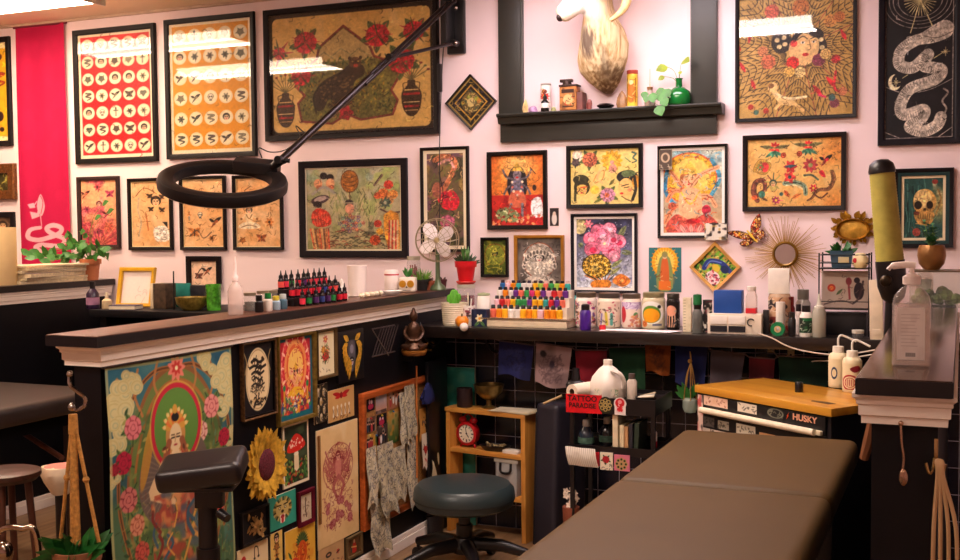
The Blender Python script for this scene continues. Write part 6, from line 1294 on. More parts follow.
for row, (dx, z, n, wd) in enumerate(((-.06, .062, 9, 'back'), (-.012, .031, 9, 'middle'), (.035, 0, 8, 'front'))):
    for i in range(n):
        cc = cols[rn.randrange(len(cols))]; y = p0.y+L*(i+.55+.12*rn.uniform(-1, 1))/n; s_ = .0105
        mini('ink_bottle', ('ink', cc, rn.randrange(2)), f'{CN[cc]} labelled ink bottle, {ORD[i]} from left in the {wd} row on the bar', 'ink bottle', Vector((-2.31+dx, y, ZB+z)), [('bottle', [(0, 0), (s_, 0), (s_*1.1, .003), (s_*1.1, .034), (s_*.7, .042)], mat('1a1218', .25)), ('wrap_label', [(s_*1.12, .008), (s_*1.13, .008), (s_*1.13, .030), (s_*1.12, .030)], mat(cc, .4)), ('cap', [(s_*.8, .041), (s_*.8, .052), (s_*.35, .056), (.0014, .072), (0, .072)], M_blk)], 'red labelled ink bottles on the bar', rn.uniform(0, 6))
# white figurine
p = onbar(342, -.0); k = mpp(p); o = B().lathe([(0, 0), (6, 0), (6.4, 2), (4.6, 4), (4, 9), (2.6, 13), (1.6, 15), (2, 17), (1.4, 20), (0, 21.5)], 16, sx=1).build('figurine', M_white); o.scale = (k, k, k); o.location = p; tag(o, 'small white robed figurine right of the red ink bottles', 'figurine')
o = B().lathe([(0, 0), (.018, 0), (.026, .012), (.022, .03), (.03, .045), (.018, .07), (.004, .078), (0, .078)], 12, wob=lambda a, z: 1+.25*math.sin(3*a+z*90)).build('figurine', mat('1a1412', .5)); o.location = onbar(334, -.055)+Vector((0, .0, 0)); tag(o, 'dark lumpy figurine behind the white one on the bar', 'figurine')
p = onbar(357.5, -.06); lathing('paper_cup', 'tall white cup by the wall end of the bar', 'cup', p, [('cup', [(0, 0), (7.6, 0), (8.2, .5), (10, 31), (9.6, 31), (7.6, 1.5), (0, 1.4)], mat('f8e8e0', .5, var=.03))])
p = onbar(392, -.06); lathing('white_canister', 'white canister with a thin red stripe on the bar left of the skull planter', 'canister', p, [('body', [(0, 0), (7, 0), (7.4, 1), (7.4, 20), (6, 22), (0, 22)], mat('f4e4dc', .45, var=.03)), ('stripe', [(7.45, 16.6), (7.5, 16.6), (7.5, 18), (7.45, 18)], M_red)])
for i, x in enumerate((362, 367, 371.5, 376, 380.5)):
    p = onbar(x, .03); o = B().sph((0, 0, .012), (.013, .017, .012), 10).build('white_pebble', mat('e8d8b8', .6, var=.2)); o.location = p; o.rotation_euler = (0, 0, i); tag(o, f'small bone coloured pebble on the bar edge, {ORD[i]} from the left of five', 'pebble', 'bone coloured pebbles on the bar')
p = onbar(392, .045); lathing('white_dish', 'shallow white dish at the front edge of the bar', 'dish', p, [('dish', [(0, 0), (6, 0), (9.5, 3), (10, 4.2), (9, 4), (5.5, 1.2), (0, 1)], mat('f4ece4', .3))])
# skull planter
p = onbar(408, .02); k = mpp(p); t = thing('skull_planter', 'white skull face planter with gold ringed eyes holding a small succulent', 'planter', p, .3)
B().box(-8.5*k, -7*k, 0, 8.5*k, 7*k, 15*k).build('pot', mat('f0e0cc', .4, var=.06), t, True, 2.4*k, 3)
b = B()
for s_ in (-1, 1): b.lathe([(2*k, 0), (3.4*k, 0), (3.6*k, .8*k), (2*k, .9*k)], 16, (0, 0, 0), M=Matrix.Translation((s_*4*k, -6.9*k, 8.5*k)) @ RX)
b.build('eye_rings', mat('d89a28', .35, .6), t); b = B()
for s_ in (-1, 1): b.sph((s_*4*k, -6.9*k, 8.5*k), (2*k, .6*k, 2*k), 10)
b.prism([(-1*k, 4.4*k), (1*k, 4.4*k), (0, 6.4*k)], -7.3*k, -6.8*k).box(-4*k, -7.2*k, 2*k, 4*k, -6.9*k, 2.5*k); b.build('face_hollows', mat('4a3420', .6), t)
def tuft(name, label, loc, k, n, h, spread, mt, seed=1, w_=2, cat='plant', blade=False, ang=.9):
    rn = random.Random(seed); b = B()
    for i in range(n):
        a = rn.uniform(0, 6.3); tl = rn.uniform(.1, ang); d = Vector((math.cos(a)*math.sin(tl), math.sin(a)*math.sin(tl), math.cos(tl))); leafmesh(b, (math.cos(a)*spread*k*rn.random(), math.sin(a)*spread*k*rn.random(), 0), d, h*k*rn.uniform(.6, 1), w_*k, (math.sin(a), -math.cos(a), .2), 0, .25)
    o = b.build(name, mt, None); o.location = loc; return tag(o, label, cat)
tuft('succulent', 'pointed green succulent in the skull planter', p+Vector((0, 0, 15*k)), k, 16, 11, 2, mat('4a8a3c', .5, var=.3), 2, 3.4, 'plant', ang=.5)
# tall jar of red sticks
p = onbar(414, -.055); t = lathing('tall_jar', 'tall glass jar full of red brown sticks beside the desk fan', 'jar', p, [('glass_body', [(0, 0), (6.4, 0), (6.8, 1), (6.8, 27), (5.8, 30)], M_gc), ('lid', [(6, 29), (6.6, 29.4), (6.6, 33), (0, 33.2)], mat('c8c0a8', .4, .3))]); k = mpp(p); b = B(); rn = random.Random(8)
for i in range(22): a = rn.uniform(0, 6.3); r = 4.6*k*rn.random()**.5; b.cyl((r*math.cos(a), r*math.sin(a), k), (r*.8*math.cos(a+.5), r*.8*math.sin(a+.5), k*rn.uniform(17, 25)), .7*k, None, 5)
b.build('sticks', mat('8a2820', .6, var=.5, scale=60), t)
for nm, x, of, r, h_, cc, lb, hh in (('plant_pot', 422.5, .03, 6.5, 11, '1a1414', 'small black pot of spiky grass on the bar', 14), ('plant_pot', 431, .045, 5, 9, 'a8583c', 'small terracotta pot at the end of the bar', 0), ('plant_pot', 443, .055, 4, 10, '5a2028', 'tiny maroon pot below the desk fan', 0)):
    p = onbar(x, of); k = mpp(p); lathing(nm, lb, 'pot', p, [('pot', [(0, 0), (r*.75, 0), (r*.95, h_*.8), (r*1.08, h_*.8), (r*1.1, h_), (r*.9, h_), (r*.85, h_*.85), (0, h_*.85)], mat(cc, .6))])
    if hh: tuft('grass_tuft', 'spiky bright green grass in the small black pot', p+Vector((0, 0, h_*.8*k)), k, 46, 15, 4, mat('6a9a30', .5, var=.3), 5, 1.4)
    elif cc == 'a8583c': tuft('succulent', 'brownish succulent in the small terracotta pot', p+Vector((0, 0, h_*.8*k)), k, 14, 7, 2, mat('6a4a34', .5, var=.3), 6, 2.6)
    else: tuft('succulent', 'tiny dark succulent under the desk fan', p+Vector((0, 0, h_*.8*k)), k, 12, 6, 2, mat('5a3a38', .5, var=.3), 7, 2.2)
# desk fan
p = wy(438, 290, 4.64); p.z = ZB; k = mpp(p); fc = wx(437.5, 240, p.x); t = thing('desk_fan', 'vintage desk fan with four white blades and wire cage', 'fan', p, .38); hz = fc.z-ZB
B().lathe([(0, 0), (8*k, 0), (8.4*k, 1*k), (7*k, 4*k), (3.4*k, 7*k), (2.4*k, 12*k), (2*k, hz-6*k)], 24).build('base', mat('5a6a48', .35, .2, var=.2), t)
Mf = Matrix.Translation((0, -.02, hz)) @ RX
B().lathe([(0, -.075), (.028, -.07), (.038, -.05), (.036, 0), (.02, .01), (0, .012)], 20, M=Mf).build('motor', mat('4a5840', .35, .3), t)
for i in range(4):
    a = i*PI/2+.62; b = B(); ring = []
    pts = sp([(1.5, -1.5), (6, -5.5), (13, -6.4), (18.4, -3), (18.6, 3), (13, 6.4), (6, 5), (1.5, 1.5)], 4, True); M2 = Mf @ Matrix.Rotation(a, 4, 'Z') @ Matrix.Translation((0, 0, .024)) @ Matrix.Rotation(.35, 4, 'X')
    b.prism([(x*k, z*k) for x, z in pts], -.0012, .0012, M=M2 @ Matrix.Rotation(-PI/2, 4, 'X')); b.build('blade', mat('f4e8e4', .35, var=.04), t)
B().lathe([(0, .04), (2.6*k, .038), (3*k, .03), (3*k, .015)], 16, M=Mf).build('hub', mat('c8b888', .3, .7), t)
b = B()
for R, z in ((21.5, .01), (20, .045), (14, .054), (8, .056), (21.5, -.02)): b.tube([Mf @ Vector((R*k*math.cos(a), R*k*math.sin(a), z)) for a in [2*PI*j/40 for j in range(40)]], .0013 if R != 21.5 else .0022, 5, True)
for j in range(16): a = 2*PI*j/16; b.tube([Mf @ Vector((R*k*math.cos(a+R*.02), R*k*math.sin(a+R*.02), z)) for R, z in ((2, .056), (14, .056), (20, .045), (21.5, .01), (21.5, -.02), (8, -.05))], .0011, 5)
b.build('wire_cage', mat('b8a888', .3, .8), t)
# red pot on a glass pedestal behind
p = wy(466, 285, 4.66); p.z = ZC; k = mpp(p); hp = wy(466, 284, 4.66).z-ZC
lathing('riser_jar', 'wide glass jar of maroon and white shells under the bright red pot', 'jar', p, [('glass_body', [(0, 0), (8.6, 0), (9, 1), (9, hp/k-5), (8, hp/k-3)], M_gc), ('lid', [(8.4, hp/k-4), (9.2, hp/k-3.6), (9.2, hp/k-.3), (0, hp/k-.2)], mat('c8c0b0', .4, .3)), ('contents', [(0, .5), (8.4, .6), (8.4, hp/k*.7), (0, hp/k*.72)], mat('7a3038', .7, var=.9, scale=70, bump=.5))])
lathing('red_pot', 'bright red flower pot with rim and saucer on the counter end', 'pot', p+Vector((0, 0, hp)), [('saucer', [(0, 0), (8, 0), (10, 2.2), (9.6, 3), (7, 1), (0, 1)], mat('c8362c', .5)), ('pot', [(0, 1.05), (7, 1.1), (9.6, 17), (11, 17), (11.4, 23), (10, 23), (9, 19), (0, 18.5)], mat('d01420', .35))])
tuft('succulent', 'dark spiky succulent growing in the bright red pot', p+Vector((0, 0, hp+19*k)), k, 44, 13, 5, mat('3a4a30', .5, var=.5, scale=50), 9, 3, ang=1.35)
b = tuft('succulent_shoot', 'upright green shoot in the middle of the bright red pot', p+Vector((0, 0, hp+20*k)), k, 14, 20, 1.5, mat('5a8a40', .5, var=.3), 10, 3, ang=.35)
# ================================================================ ON AND UNDER THE BACK COUNTER
p = oncount(454.5, 4.54); k = mpp(p)
t = lathing('cactus_pot', 'ribbed cream flower pot at the corner end of the black counter', 'pot', p, [('pot', [(0, 0), (11, 0), (11.6, 1), (13, 21), (13.4, 22.5), (12, 22.5), (11.6, 19), (0, 18.5)], M_cream)])
b = B()
for j in range(9): b.lathe([((11.7+1.3*j/9)*k, (1.5+j*2.1)*k), ((12.1+1.3*j/9)*k, (2.4+j*2.1)*k), ((11.8+1.3*j/9)*k, (3.2+j*2.1)*k)], 24)
b.build('ribs', M_cream, t)
t = thing('cactus', 'plump bright green cactus in the ribbed cream pot', 'cactus', p+Vector((0, 0, 18.6*k))); M_cact = mat('58a82c', .5, var=.2, scale=40)
B().lathe([(0, 0), (4.2*k, 0), (5*k, 5*k), (4.8*k, 11*k), (3*k, 16*k), (0, 17.5*k)], 24, wob=lambda a, z: 1+.12*math.cos(8*a)).build('stem', M_cact, t)
for s_, h_ in ((-1, 7), (1, 9)): B().lathe([(0, 0), (2*k, .6*k), (2.6*k, 4*k), (1.8*k, 7*k), (0, 8*k)], 14, (s_*5.2*k, -.004, h_*k*.6), wob=lambda a, z: 1+.12*math.cos(6*a)).build('arm', M_cact, t)
p = oncount(462, 4.485); lathing('mini_pumpkin', 'small orange pumpkin in front of the ribbed cream pot', 'pumpkin', p, [('pumpkin', [(0, 0), (4, 0), (6.4, 3), (6.6, 7), (4, 10.4), (0, 10)], mat('e88a18', .4, var=.2), dict(wob=lambda a, z: 1+.06*math.cos(9*a))), ('stalk', [(0, 9), (1.2, 10), (.8, 13), (0, 13)], mat('6a5a28', .7))])
p = wy(464, 327, YC-.022); o = B().sph((0, 0, 0), 4.4*mpp(p), 16).cyl((0, 0, 0), (0, .026, 0), .004, None, 8).build('ball_knob', M_white); o.location = p; tag(o, 'white ball knob on the counter edge under the pumpkin', 'knob')
lathing('green_bottle', 'slim olive green bottle behind the small pumpkin', 'bottle', oncount(470, 4.55), [('bottle', [(0, 0), (2.6, 0), (2.8, 10), (1.4, 13), (1.3, 17), (0, 17)], mat('5a6a20', .2))])
def slab(name, label, cat, x0, x1, h, Y, col, dpx=10, art=None, base=None, rz=0, bev=.0015, z=ZC, rough=.5, res=2.2, part='box'):
    p = oncount((x0+x1)/2, Y); p.z = z; k = mpp(p); w = (x1-x0)*k; t = thing(name, label, cat, p, rz); B().box(-w/2, -dpx*k/2, 0, w/2, dpx*k/2, h*k).build(part, mat(col, rough, var=.08), t, True, bev)
    if art: c = Cv((0, 0, x1-x0, h), base or col, res); art(c); c.sheet('label', flat(w*.97, h*k*.97, -dpx*k/2-.0008, 0, h*k/2), t, printmat(.4))
    return t
def a_bx(c): c.mottle('38486a', 4, .5, .6, 1); c.petals(9, 9, 5, 'f0e0b0', 6, 'e8a030', .6); c.leaf(9, 12, 3, 17, 3, '6a9a58'); c.leaf(10, 12, 15, 17, 3, '5a8a50')
slab('flower_box', 'navy blue box with a pale flower left of the paint tray', 'box', 472.5, 489, 17, 4.53, '1c2440', 9, a_bx, '1c2440')
def a_spk(c): c.scatter(30, (c.x0, c.y0, c.x1, c.y1), ('3a3430', '7a2838', 'a8a090'), .5, 1.6); c.squig(12, (c.x0, c.y0, c.x1, c.y1), ('2a2428', '8a4050'), 5, .9)
p = oncount(469, 4.545); t = lathing('brush_mug', 'white patterned mug of brushes below the bright red pot', 'mug', p, [('mug', [(0, 0), (6, 0), (6.4, 1), (6.4, 20), (5.8, 20), (5.6, 2), (0, 1.5)], M_white)]); k = mpp(p); sleeve(t, k, 6.46, 2, 18, a_spk, (0, 0, 20, 16), 'f0e4dc')
for i in range(4): B().cyl((0, 0, 2*k), ((i*2.4-1)*k, -.004*i, 33*k-i*3*k), .7*k, None, 6).build('brush', mat(('e8d8c0', '2a2020', 'f0ece4', '8a3040')[i], .4), t)
lathing('white_crock', 'white lidded crock behind the navy flower box', 'crock', oncount(484, 4.62), [('crock', [(0, 0), (6, 0), (7, 3), (7, 26), (5.4, 29)], M_white), ('lid', [(5.4, 28.6), (6.4, 29.4), (6.2, 31), (0, 32)], mat('a8b088', .4))])
# metal tray with stepped rows of paint bottles
pL, pR = wy(483.5, 322, 4.53), wy(568, 322, 4.53); W = pR.x-pL.x; tp = Vector(((pL.x+pR.x)/2, 4.60, ZC)); k = mpp(tp)
t = thing('paint_tray', 'cream metal tray holding rows of paint bottles on the counter', 'tray', tp); D = .17
B().box(-W/2, -D/2, 0, W/2, D/2, .034).build('base', mat('ecd8b8', .45), t, True, .006); ringmesh(W+.012, D+.012, [(0, 0), (0, -.006), (.010, -.006), (.010, 0)]).build('rim', mat('c8c0b0', .2, .9), t).matrix_local = Matrix.Translation((0, 0, .0345)) @ Matrix.Rotation(-PI/2, 4, 'X')
B().box(-W/2+.02, -.03, .035, W/2-.02, .005, .085).box(-W/2+.02, .005, .035, W/2-.02, .04, .125).box(-W/2+.02, .04, .035, W/2-.02, .076, .158).build('step_insert', mat('e8dcc8', .5), t)
rn = random.Random(21); PAL = {'e88818': 'orange', 'f0b020': 'yellow', 'e8e0d8': 'white', 'e87058': 'coral', 'd83878': 'pink', '6a3088': 'purple', '3a9a50': 'green', '2868a8': 'blue', 'a8d050': 'lime', '38a8a0': 'turquoise', 'c82830': 'red', 'f0c0c8': 'pale pink'}
ROWS = ((-.058, .0405, 'front', 'e87058 e88818 f0b020 e8e0d8 e8e0d8 f0b020 e88818 f0b020 f0c0c8 e88818 e88818 f0b020'.split(), .014, .05), (-.013, .086, 'second', None, .0125, .043), (.022, .126, 'third', None, .0125, .04), (.058, .159, 'back', None, .0125, .036))
for dy, z, wd, cl, r, h in ROWS:
    n = len(cl) if cl else 13
    for i in range(n):
        cc = cl[i] if cl else rn.choice(list(PAL)); x = tp.x-W/2+.03+(W-.06)*(i+.5)/n+rn.uniform(-.002, .002)
        cap = rn.choice(('141014', '141014', '141014', '1c1a20', '241820')) if wd != 'back' else rn.choice(('141014', 'e8c0b8', '3a2028', '281a3a'))
        mini('paint_bottle', ('pb', cc, wd, cap), f'{PAL[cc]} paint bottle, {ORD[i]} from left in the {wd} row of the tray', 'paint bottle', Vector((x, tp.y+dy, ZC+z)), [('bottle', [(0, 0), (r, 0), (r*1.05, .003), (r*1.05, h*.68), (r*.6, h*.8)], mat(cc, .35, var=.1)), ('cap', [(r*.62, h*.76), (r*.7, h*.78), (r*.68, h*1.06), (r*.5, h*1.12), (0, h*1.12)], mat(cap, .4))], 'paint bottles in the counter tray', rn.uniform(0, 6))
lathing('teal_bottle', 'tall teal bottle with dark cap at the right end of the paint tray', 'bottle', oncount(575.5, 4.72), [('bottle', [(0, 0), (5.6, 0), (6, 1), (6, 25), (4.4, 29), (3, 30)], mat('208880', .3)), ('cap', [(3, 29.6), (3.4, 30), (3.4, 33), (0, 33)], M_blk)])
# big label jars
def a_j(i):
    def art(c):
        W, H = c.x1, c.y1; m = W/2
        if i == 0: c.scatter(40, (0, 2, W, H-2), ('d84878', '6a4a8a', 'e8a0a8', '3a2a30', 'a87850'), .5, 1.6); c.squig(30, (0, 2, W, H), ('5a3040', 'c87868'), 4, .6)
        elif i == 1: c.mottle('e8c8b0', 5, .5, .6, 1); c.scatter(24, (0, 0, W, H*.5), ('c85868', '8a6a58'), .4, 1); c.line([(m-4, H*.5), (m-5, H*.9)], 2, '9a88c0'); c.line([(m, H*.45), (m+1, H*.9)], 2.4, 'd8c040'); c.line([(m+5, H*.5), (m+5, H*.9)], 2.6, '58a898'); c.squig(14, (m-7, H*.4, m+8, H*.9), ('3a3430',), 4, .6)
        elif i == 2: c.rect(0, 0, W, H*.28, 'd0b8d8'); c.squig(16, (0, 0, W, H*.26), ('f0ecf4', '8a70a0'), 4, .8); c.ell(W*.24, H*.5, 3.4, 8, 'c82838'); c.ell(W*.75, H*.55, 2.4, 3.6, '5a8a50'); c.scatter(20, (m, H*.5, W, H), ('e8a068', 'c87868'), .6, 1.6)
        elif i == 3: c.ell(m, H*.44, m*.86, H*.42, 'f4f0e4'); c.ell(m, H*.5, m*.62, H*.32, '5a8a30'); c.ell(m, H*.54, m*.55, H*.26, 'f0a020'); c.mottle('e88818', 3, .5, .7, 2, (m-6, H*.38, m+6, H*.7)); c.ell(W*.76, H*.22, 1.8, None, '1c1a1c'); c.ell(W*.28, H*.85, 3.2, 3.2, 'd87838'); c.ell(W*.28, H*.85, 1.4, 1.4, '8a3818', 1, 0, .5); c.rect(W*.55, H*.84, W*.85, H*.92, '38406a', .7)
        else: c.ell(m*.9, H*.34, 5, 5.4, 'e8a080'); [c.line([(m*.9+q, H*.48), (m*.9+q*1.1, H*.7), (m*.9+q*.8, H*.95)], .9, 'e8b090', 1, False, 4) for q in (-3.4, -1.2, 1.2, 3.4)]; c.scatter(14, (m*1.2, H*.2, W, H), ('4a4448', 'a8a090'), .4, 1)
    return art
for i, (x0, x1, h_, bs, lc, lb) in enumerate(((575.5, 597, 34, 'f0e4d8', '6a5a48', 'glass jar with pink and purple pattern behind the purple lighter'), (597.5, 621, 34, 'f0e0c8', '5a5048', 'glass jar with a crayon coloured label, left of the red and lilac jar'), (622, 641.5, 34, 'ecd8c8', '6a5c50', 'glass jar with red and lilac label behind the white papers'), (642, 665.5, 36, 'd8cca8', '9a9068', 'big glass jar with a round white label and orange fruit'), (666.5, 680, 35, '1c1818', '3a342c', 'dark jar with a coral jellyfish label'))):
    p = oncount((x0+x1)/2, 4.64); R = (x1-x0)/2; k = mpp(p); t = lathing('label_jar', lb, 'jar', p, [('glass_body', [(0, 0), (R*.92, 0), (R, 1.4), (R, h_-7), (R*.86, h_-4)], mat(bs, .2, var=.1, coat=.3)), ('lid', [(R*.84, h_-4.6), (R*.92, h_-4), (R*.92, h_), (R*.86, h_+.6), (0, h_+.6)], mat(lc, .35, .5, var=.3))])
    sleeve(t, k, R+.06, 1.6, h_-7.4, a_j(i), (0, 0, 2*R*1.25, h_-9), bs, -PI*.95, -PI*.05, 2.2, .3)
p = oncount(585.5, 4.5); lathing('purple_bottle', 'violet bottle with black flip cap in front of the patterned jars', 'bottle', p, [('bottle', [(0, 0), (5, 0), (5.6, 1), (5.6, 18), (4.4, 20)], mat('4a2090', .3, var=.3)), ('cap', [(4.2, 19.6), (4.2, 25), (2.6, 26), (0, 26)], M_blk)])
lathing('red_stopper', 'small red bottle cap lying beside the violet bottle', 'cap', oncount(602.5, 4.52), [('stopper', [(0, 0), (3.4, 0), (3.4, 4), (2.8, 5), (0, 5)], M_red)])
for i, (a0, a1, dz) in enumerate(((600, 668, 0), (606, 672, .0022))):
    A, C_ = oncount(a0, 4.49), oncount(a1, 4.49); o = B().prism([(0, 0), (1, 0), (1, 1), (0, 1)], 0, .0014, M=Matrix(((C_.x-A.x, .03*i, 0, A.x), (-.012, .085, 0, 4.475-.006*i), (0, 0, 1, ZC+.0006+dz), (0, 0, 0, 1))) @ Matrix(((1, 0, 0, 0), (0, 0, 1, 0), (0, 1, 0, 0), (0, 0, 0, 1)))).build('paper_sheet', mat('f4ecf0', .7, var=.02), None, False); tag(o, ('lower white paper sheet lying on the counter edge before the jars', 'upper white paper sheet lying on the counter edge before the jars')[i], 'paper')
def a_ruler(c): c.mottle('d8c8a0', 4, .5, .4, 1); [c.line([(1, y), (3, y)], .4, '6a5a40') for y in range(2, 34, 3)]
slab('narrow_carton', 'tall narrow cream carton between the jellyfish jar and grey bottle', 'carton', 683.3, 691.8, 34, 4.56, 'ecdcbc', 6, a_ruler, 'ecdcbc')
lathing('grey_bottle', 'grey bottle with black collar and green cap on the counter', 'bottle', oncount(697.5, 4.52), [('bottle', [(0, 0), (5, 0), (5.4, 1), (5.4, 15), (5, 20), (3.6, 24)], mat('6a6c68', .3, var=.2)), ('collar', [(3.6, 23.6), (3.9, 24), (3.9, 28), (3.4, 28)], M_blk), ('cap', [(4, 28), (4.4, 28.4), (4.2, 38), (0, 39)], mat('186a38', .4))])
p = oncount(707.5, 4.53); t = lathing('dark_jar', 'black and white speckled tin beside the green capped bottle', 'tin', p, [('body', [(0, 0), (4.6, 0), (4.6, 33), (0, 33.4)], mat('1c1a1a', .4))])
def a_spk2(c): c.mottle('e0d8c8', 2.4, .56, .9, 1); c.mottle('8a2c38', 3, .68, .8, 2)
sleeve(t, mpp(p), 4.66, 1, 32, a_spk2, (0, 0, 12, 31), '1c1a1a')
# organiser with drawers, blue box and bottle on top
pA = oncount(736.5, 4.56); k = mpp(pA); w = 53*k; t = thing('desk_organiser', 'white two drawer organiser under the blue box on the counter', 'organiser', pA)
B().box(-w/2, -.05, 0, w/2, .05, 20*k).build('cabinet', mat('ecdcc8', .45, var=.05), t, True, .002)
for i in (0, 1):
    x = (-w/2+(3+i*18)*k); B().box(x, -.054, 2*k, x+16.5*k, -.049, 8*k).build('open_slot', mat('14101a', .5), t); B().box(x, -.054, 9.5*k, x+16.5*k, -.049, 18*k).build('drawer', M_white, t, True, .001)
b = B().tube([(w/2-10*k+3.4*k*math.cos(a), -.053, 12*k+3.4*k*math.sin(a)) for a in [i*PI/10 for i in range(2, 17)]], .7*k, 6); b.build('round_emblem', mat('1c1a18', .4), t)
slab('blue_box', 'bright blue cardboard box standing on the white organiser', 'box', 715, 742.5, 22.5, 4.56, '10489a', 14, None, None, 0, .002, ZC+20*k+.0005)
p = oncount(751.5, 4.55); p.z = ZC+20*k+.0005; lathing('clear_bottle', 'square clear bottle with red base band on the white organiser', 'bottle', p, [('bottle', [(0, 0), (6.4, 0), (7, 1), (7, 17), (5.4, 20), (4.6, 24)], glassmat((.96, .9, .86), 1.45, .05, .35), dict(n=4)), ('cap', [(4.2, 23), (4.6, 24), (4.6, 27), (0, 27.5)], M_white), ('red_band', [(7.1, .3), (7.14, .4), (7.14, 5.4), (7.1, 5.5)], M_red, dict(n=4))], None, PI/4)
slab('black_carton', 'small black carton right of the white organiser', 'carton', 763.5, 769, 24, 4.56, '100e12', 6)
p = oncount(779.5, 4.62); k = mpp(p); t = lathing('collage_jar', 'glass jar covered in red and tan pictures under the white box', 'jar', p, [('glass_body', [(0, 0), (10.4, 0), (11, 1), (11, 36), (10, 39), (0, 39.2)], mat('d8b898', .25, var=.2))])
def a_col(c): c.scatter(26, (0, 0, 27, 36), ('c87848', 'e8c8a0', '8a2c28', '2a2024', 'e8d8c0', 'b03030'), 1.2, 3.4); c.squig(24, (0, 0, 27, 36), ('3a2424', 'f0e0c8'), 6, .7)
sleeve(t, k, 11.06, 1.5, 36, a_col, (0, 0, 27, 36), 'd8a880', -PI*.98, -PI*.02)
slab('white_carton', 'tall white carton on the collage jar in front of the sunburst mirror', 'carton', 768.5, 789, 25, 4.62, 'f4ece0', 16, None, None, .12, .003, ZC+39.4*k)
lathing('white_tube', 'plain white tube container in front of the collage jar', 'container', oncount(780.5, 4.535), [('tube', [(0, 0), (4.4, 0), (4.6, .5), (4.6, 33), (0, 33.2)], M_white)])
p = oncount(778, 4.485); k = mpp(p); t = thing('tape_roll', 'roll of green tape standing on the counter edge', 'tape', p+Vector((0, 0, 7.1*k)), 0); MX = Matrix.Rotation(PI/2, 4, 'X')
B().lathe([(2.8*k, -.012), (7*k, -.012), (7*k, .012), (2.8*k, .012), (2.8*k, -.012)], 28, M=MX).build('tape', mat('0c7a48', .35), t); B().lathe([(2*k, -.0125), (3.4*k, -.0125), (3.4*k, .0125), (2*k, .0125), (2*k, -.0125)], 20, M=MX).build('cardboard_core', mat('d8b888', .7), t)
for x, h_, r, cb, cc, Y_, lb in ((792, 24, 3.6, '141014', '1c1a1c', 4.5, 'slim black bottle right of the green tape'), (790, 36, 4.6, '8a1c20', 'b02c28', 4.64, 'dark red bottle behind the slim black one'), (798.5, 30, 3.2, 'e8d8d0', '2a2024', 4.58, 'thin white bottle with a black cap behind the green label bottle'), (803, 42, 7, 'a8a098', '8a8478', 4.70, 'grey lidded glass jar at the back beside the wire rack')):
    lathing('small_bottle', lb, 'bottle', oncount(x, Y_), [('bottle', [(0, 0), (r, 0), (r*1.05, 1), (r*1.05, h_*.68), (r*.7, h_*.78)], mat(cb, .3, var=.25)), ('cap', [(r*.72, h_*.76), (r*.8, h_*.78), (r*.8, h_), (0, h_+.3)], mat(cc, .4))])
p = oncount(806, 4.5); t = lathing('label_bottle', 'white bottle with a dark green label and black cap on the counter', 'bottle', p, [('bottle', [(0, 0), (6, 0), (6.4, 1), (6.4, 21), (4, 25)], M_white), ('cap', [(3.8, 24), (4.2, 24.4), (4, 31), (0, 31)], M_blk)])
def a_gl(c): c.rect(0, 0, 16, 3, '1c7a48'); c.mottle('1a1c1a', 4, .4, .9, 1); c.mottle('2c6a40', 3, .6, .8, 2); c.squig(8, (2, 4, 14, 13), ('d8d8c8',), 4, .6)
sleeve(t, mpp(p), 6.46, 4, 19, a_gl, (0, 0, 16, 15), '1c3a28')
lathing('squeeze_bottle', 'cloudy white squeeze bottle with pointed nozzle beside the wire rack', 'bottle', oncount(819, 4.5), [('bottle', [(0, 0), (6.4, 0), (6.8, 1), (6.8, 25), (5, 29)], mat('a8a494', .35, var=.05)), ('cap', [(5, 28.6), (5.2, 30), (3, 31.5), (1.6, 37), (.8, 43), (0, 43)], mat('c8c4b4', .4))])
# wire rack with picture, black box, pots
p = oncount(845, 4.62); k = mpp(p); t = thing('wire_rack', 'black wire countertop rack holding a picture card and pots', 'rack', p); w, d, hh = 47*k, .12, 82*k; b = B(); M_wire = mat('120e10', .4, .3)
for sx_ in (-1, 1):
    for sy_ in (-1, 1): B().cyl((sx_*w/2, sy_*d/2, 0), (sx_*w/2, sy_*d/2, hh), .003, None, 8).build('post', M_wire, t)
for z in (26, 66): B().box(-w/2, -d/2, z*k, w/2, d/2, z*k+.004).build('shelf', M_wire, t)
for z in (34, 72, 80):
    B().tube([(-w/2, -d/2, z*k), (w/2, -d/2, z*k), (w/2, d/2, z*k), (-w/2, d/2, z*k)], .002, 6, True).build('rail', M_wire, t)
zr = ZC+66*k+.0045
def a_card(c): c.mottle('a89484', 6, .5, .4, 1); c.ell(36, 20, 5, 9, '241c24'); c.ell(34, 9, 3, 3, '241c24'); c.line([(30, 33), (36, 27), (40, 10)], 2, '3a2a30', 1, False, 4); c.ell(26, 10, 3, 4, '7a3038'); c.line([(26, 14), (27, 28)], 2, '8a3a40'); c.ell(9, 17, 4, 4, 'b03828'); c.ell(9, 17, 2, 2, 'e87838'); c.leaf(14, 24, 20, 18, 3, '5a6a48'); c.squig(14, (3, 3, 42, 34), ('4a3a38', '6a5a50'), 5, .6); c.line([(2, 34), (18, 30), (30, 33)], 1.4, '5a4844', 1, False, 4)
q_ = slab('picture_card', 'grey picture card of tiny figures inside the black wire rack', 'card', 822.5, 866.5, 37, 4.60, 'b8a494', 1, a_card, 'b4a092', 0, .0005, ZC+26*k+.0045)
slab('black_box', 'flat black metal box under the wire rack shelf', 'box', 826, 866, 22, 4.63, '100e14', 20, None, None, 0, .003)
lathing('salve_jar', 'tiny clear jar with white lid in front of the black box', 'jar', oncount(858, 4.5), [('jar', [(0, 0), (5, 0), (5.4, .6), (5.4, 5)], M_gc), ('lid', [(5.6, 4.6), (5.8, 5), (5.8, 8), (0, 8.2)], mat('d8d0c0', .4))])
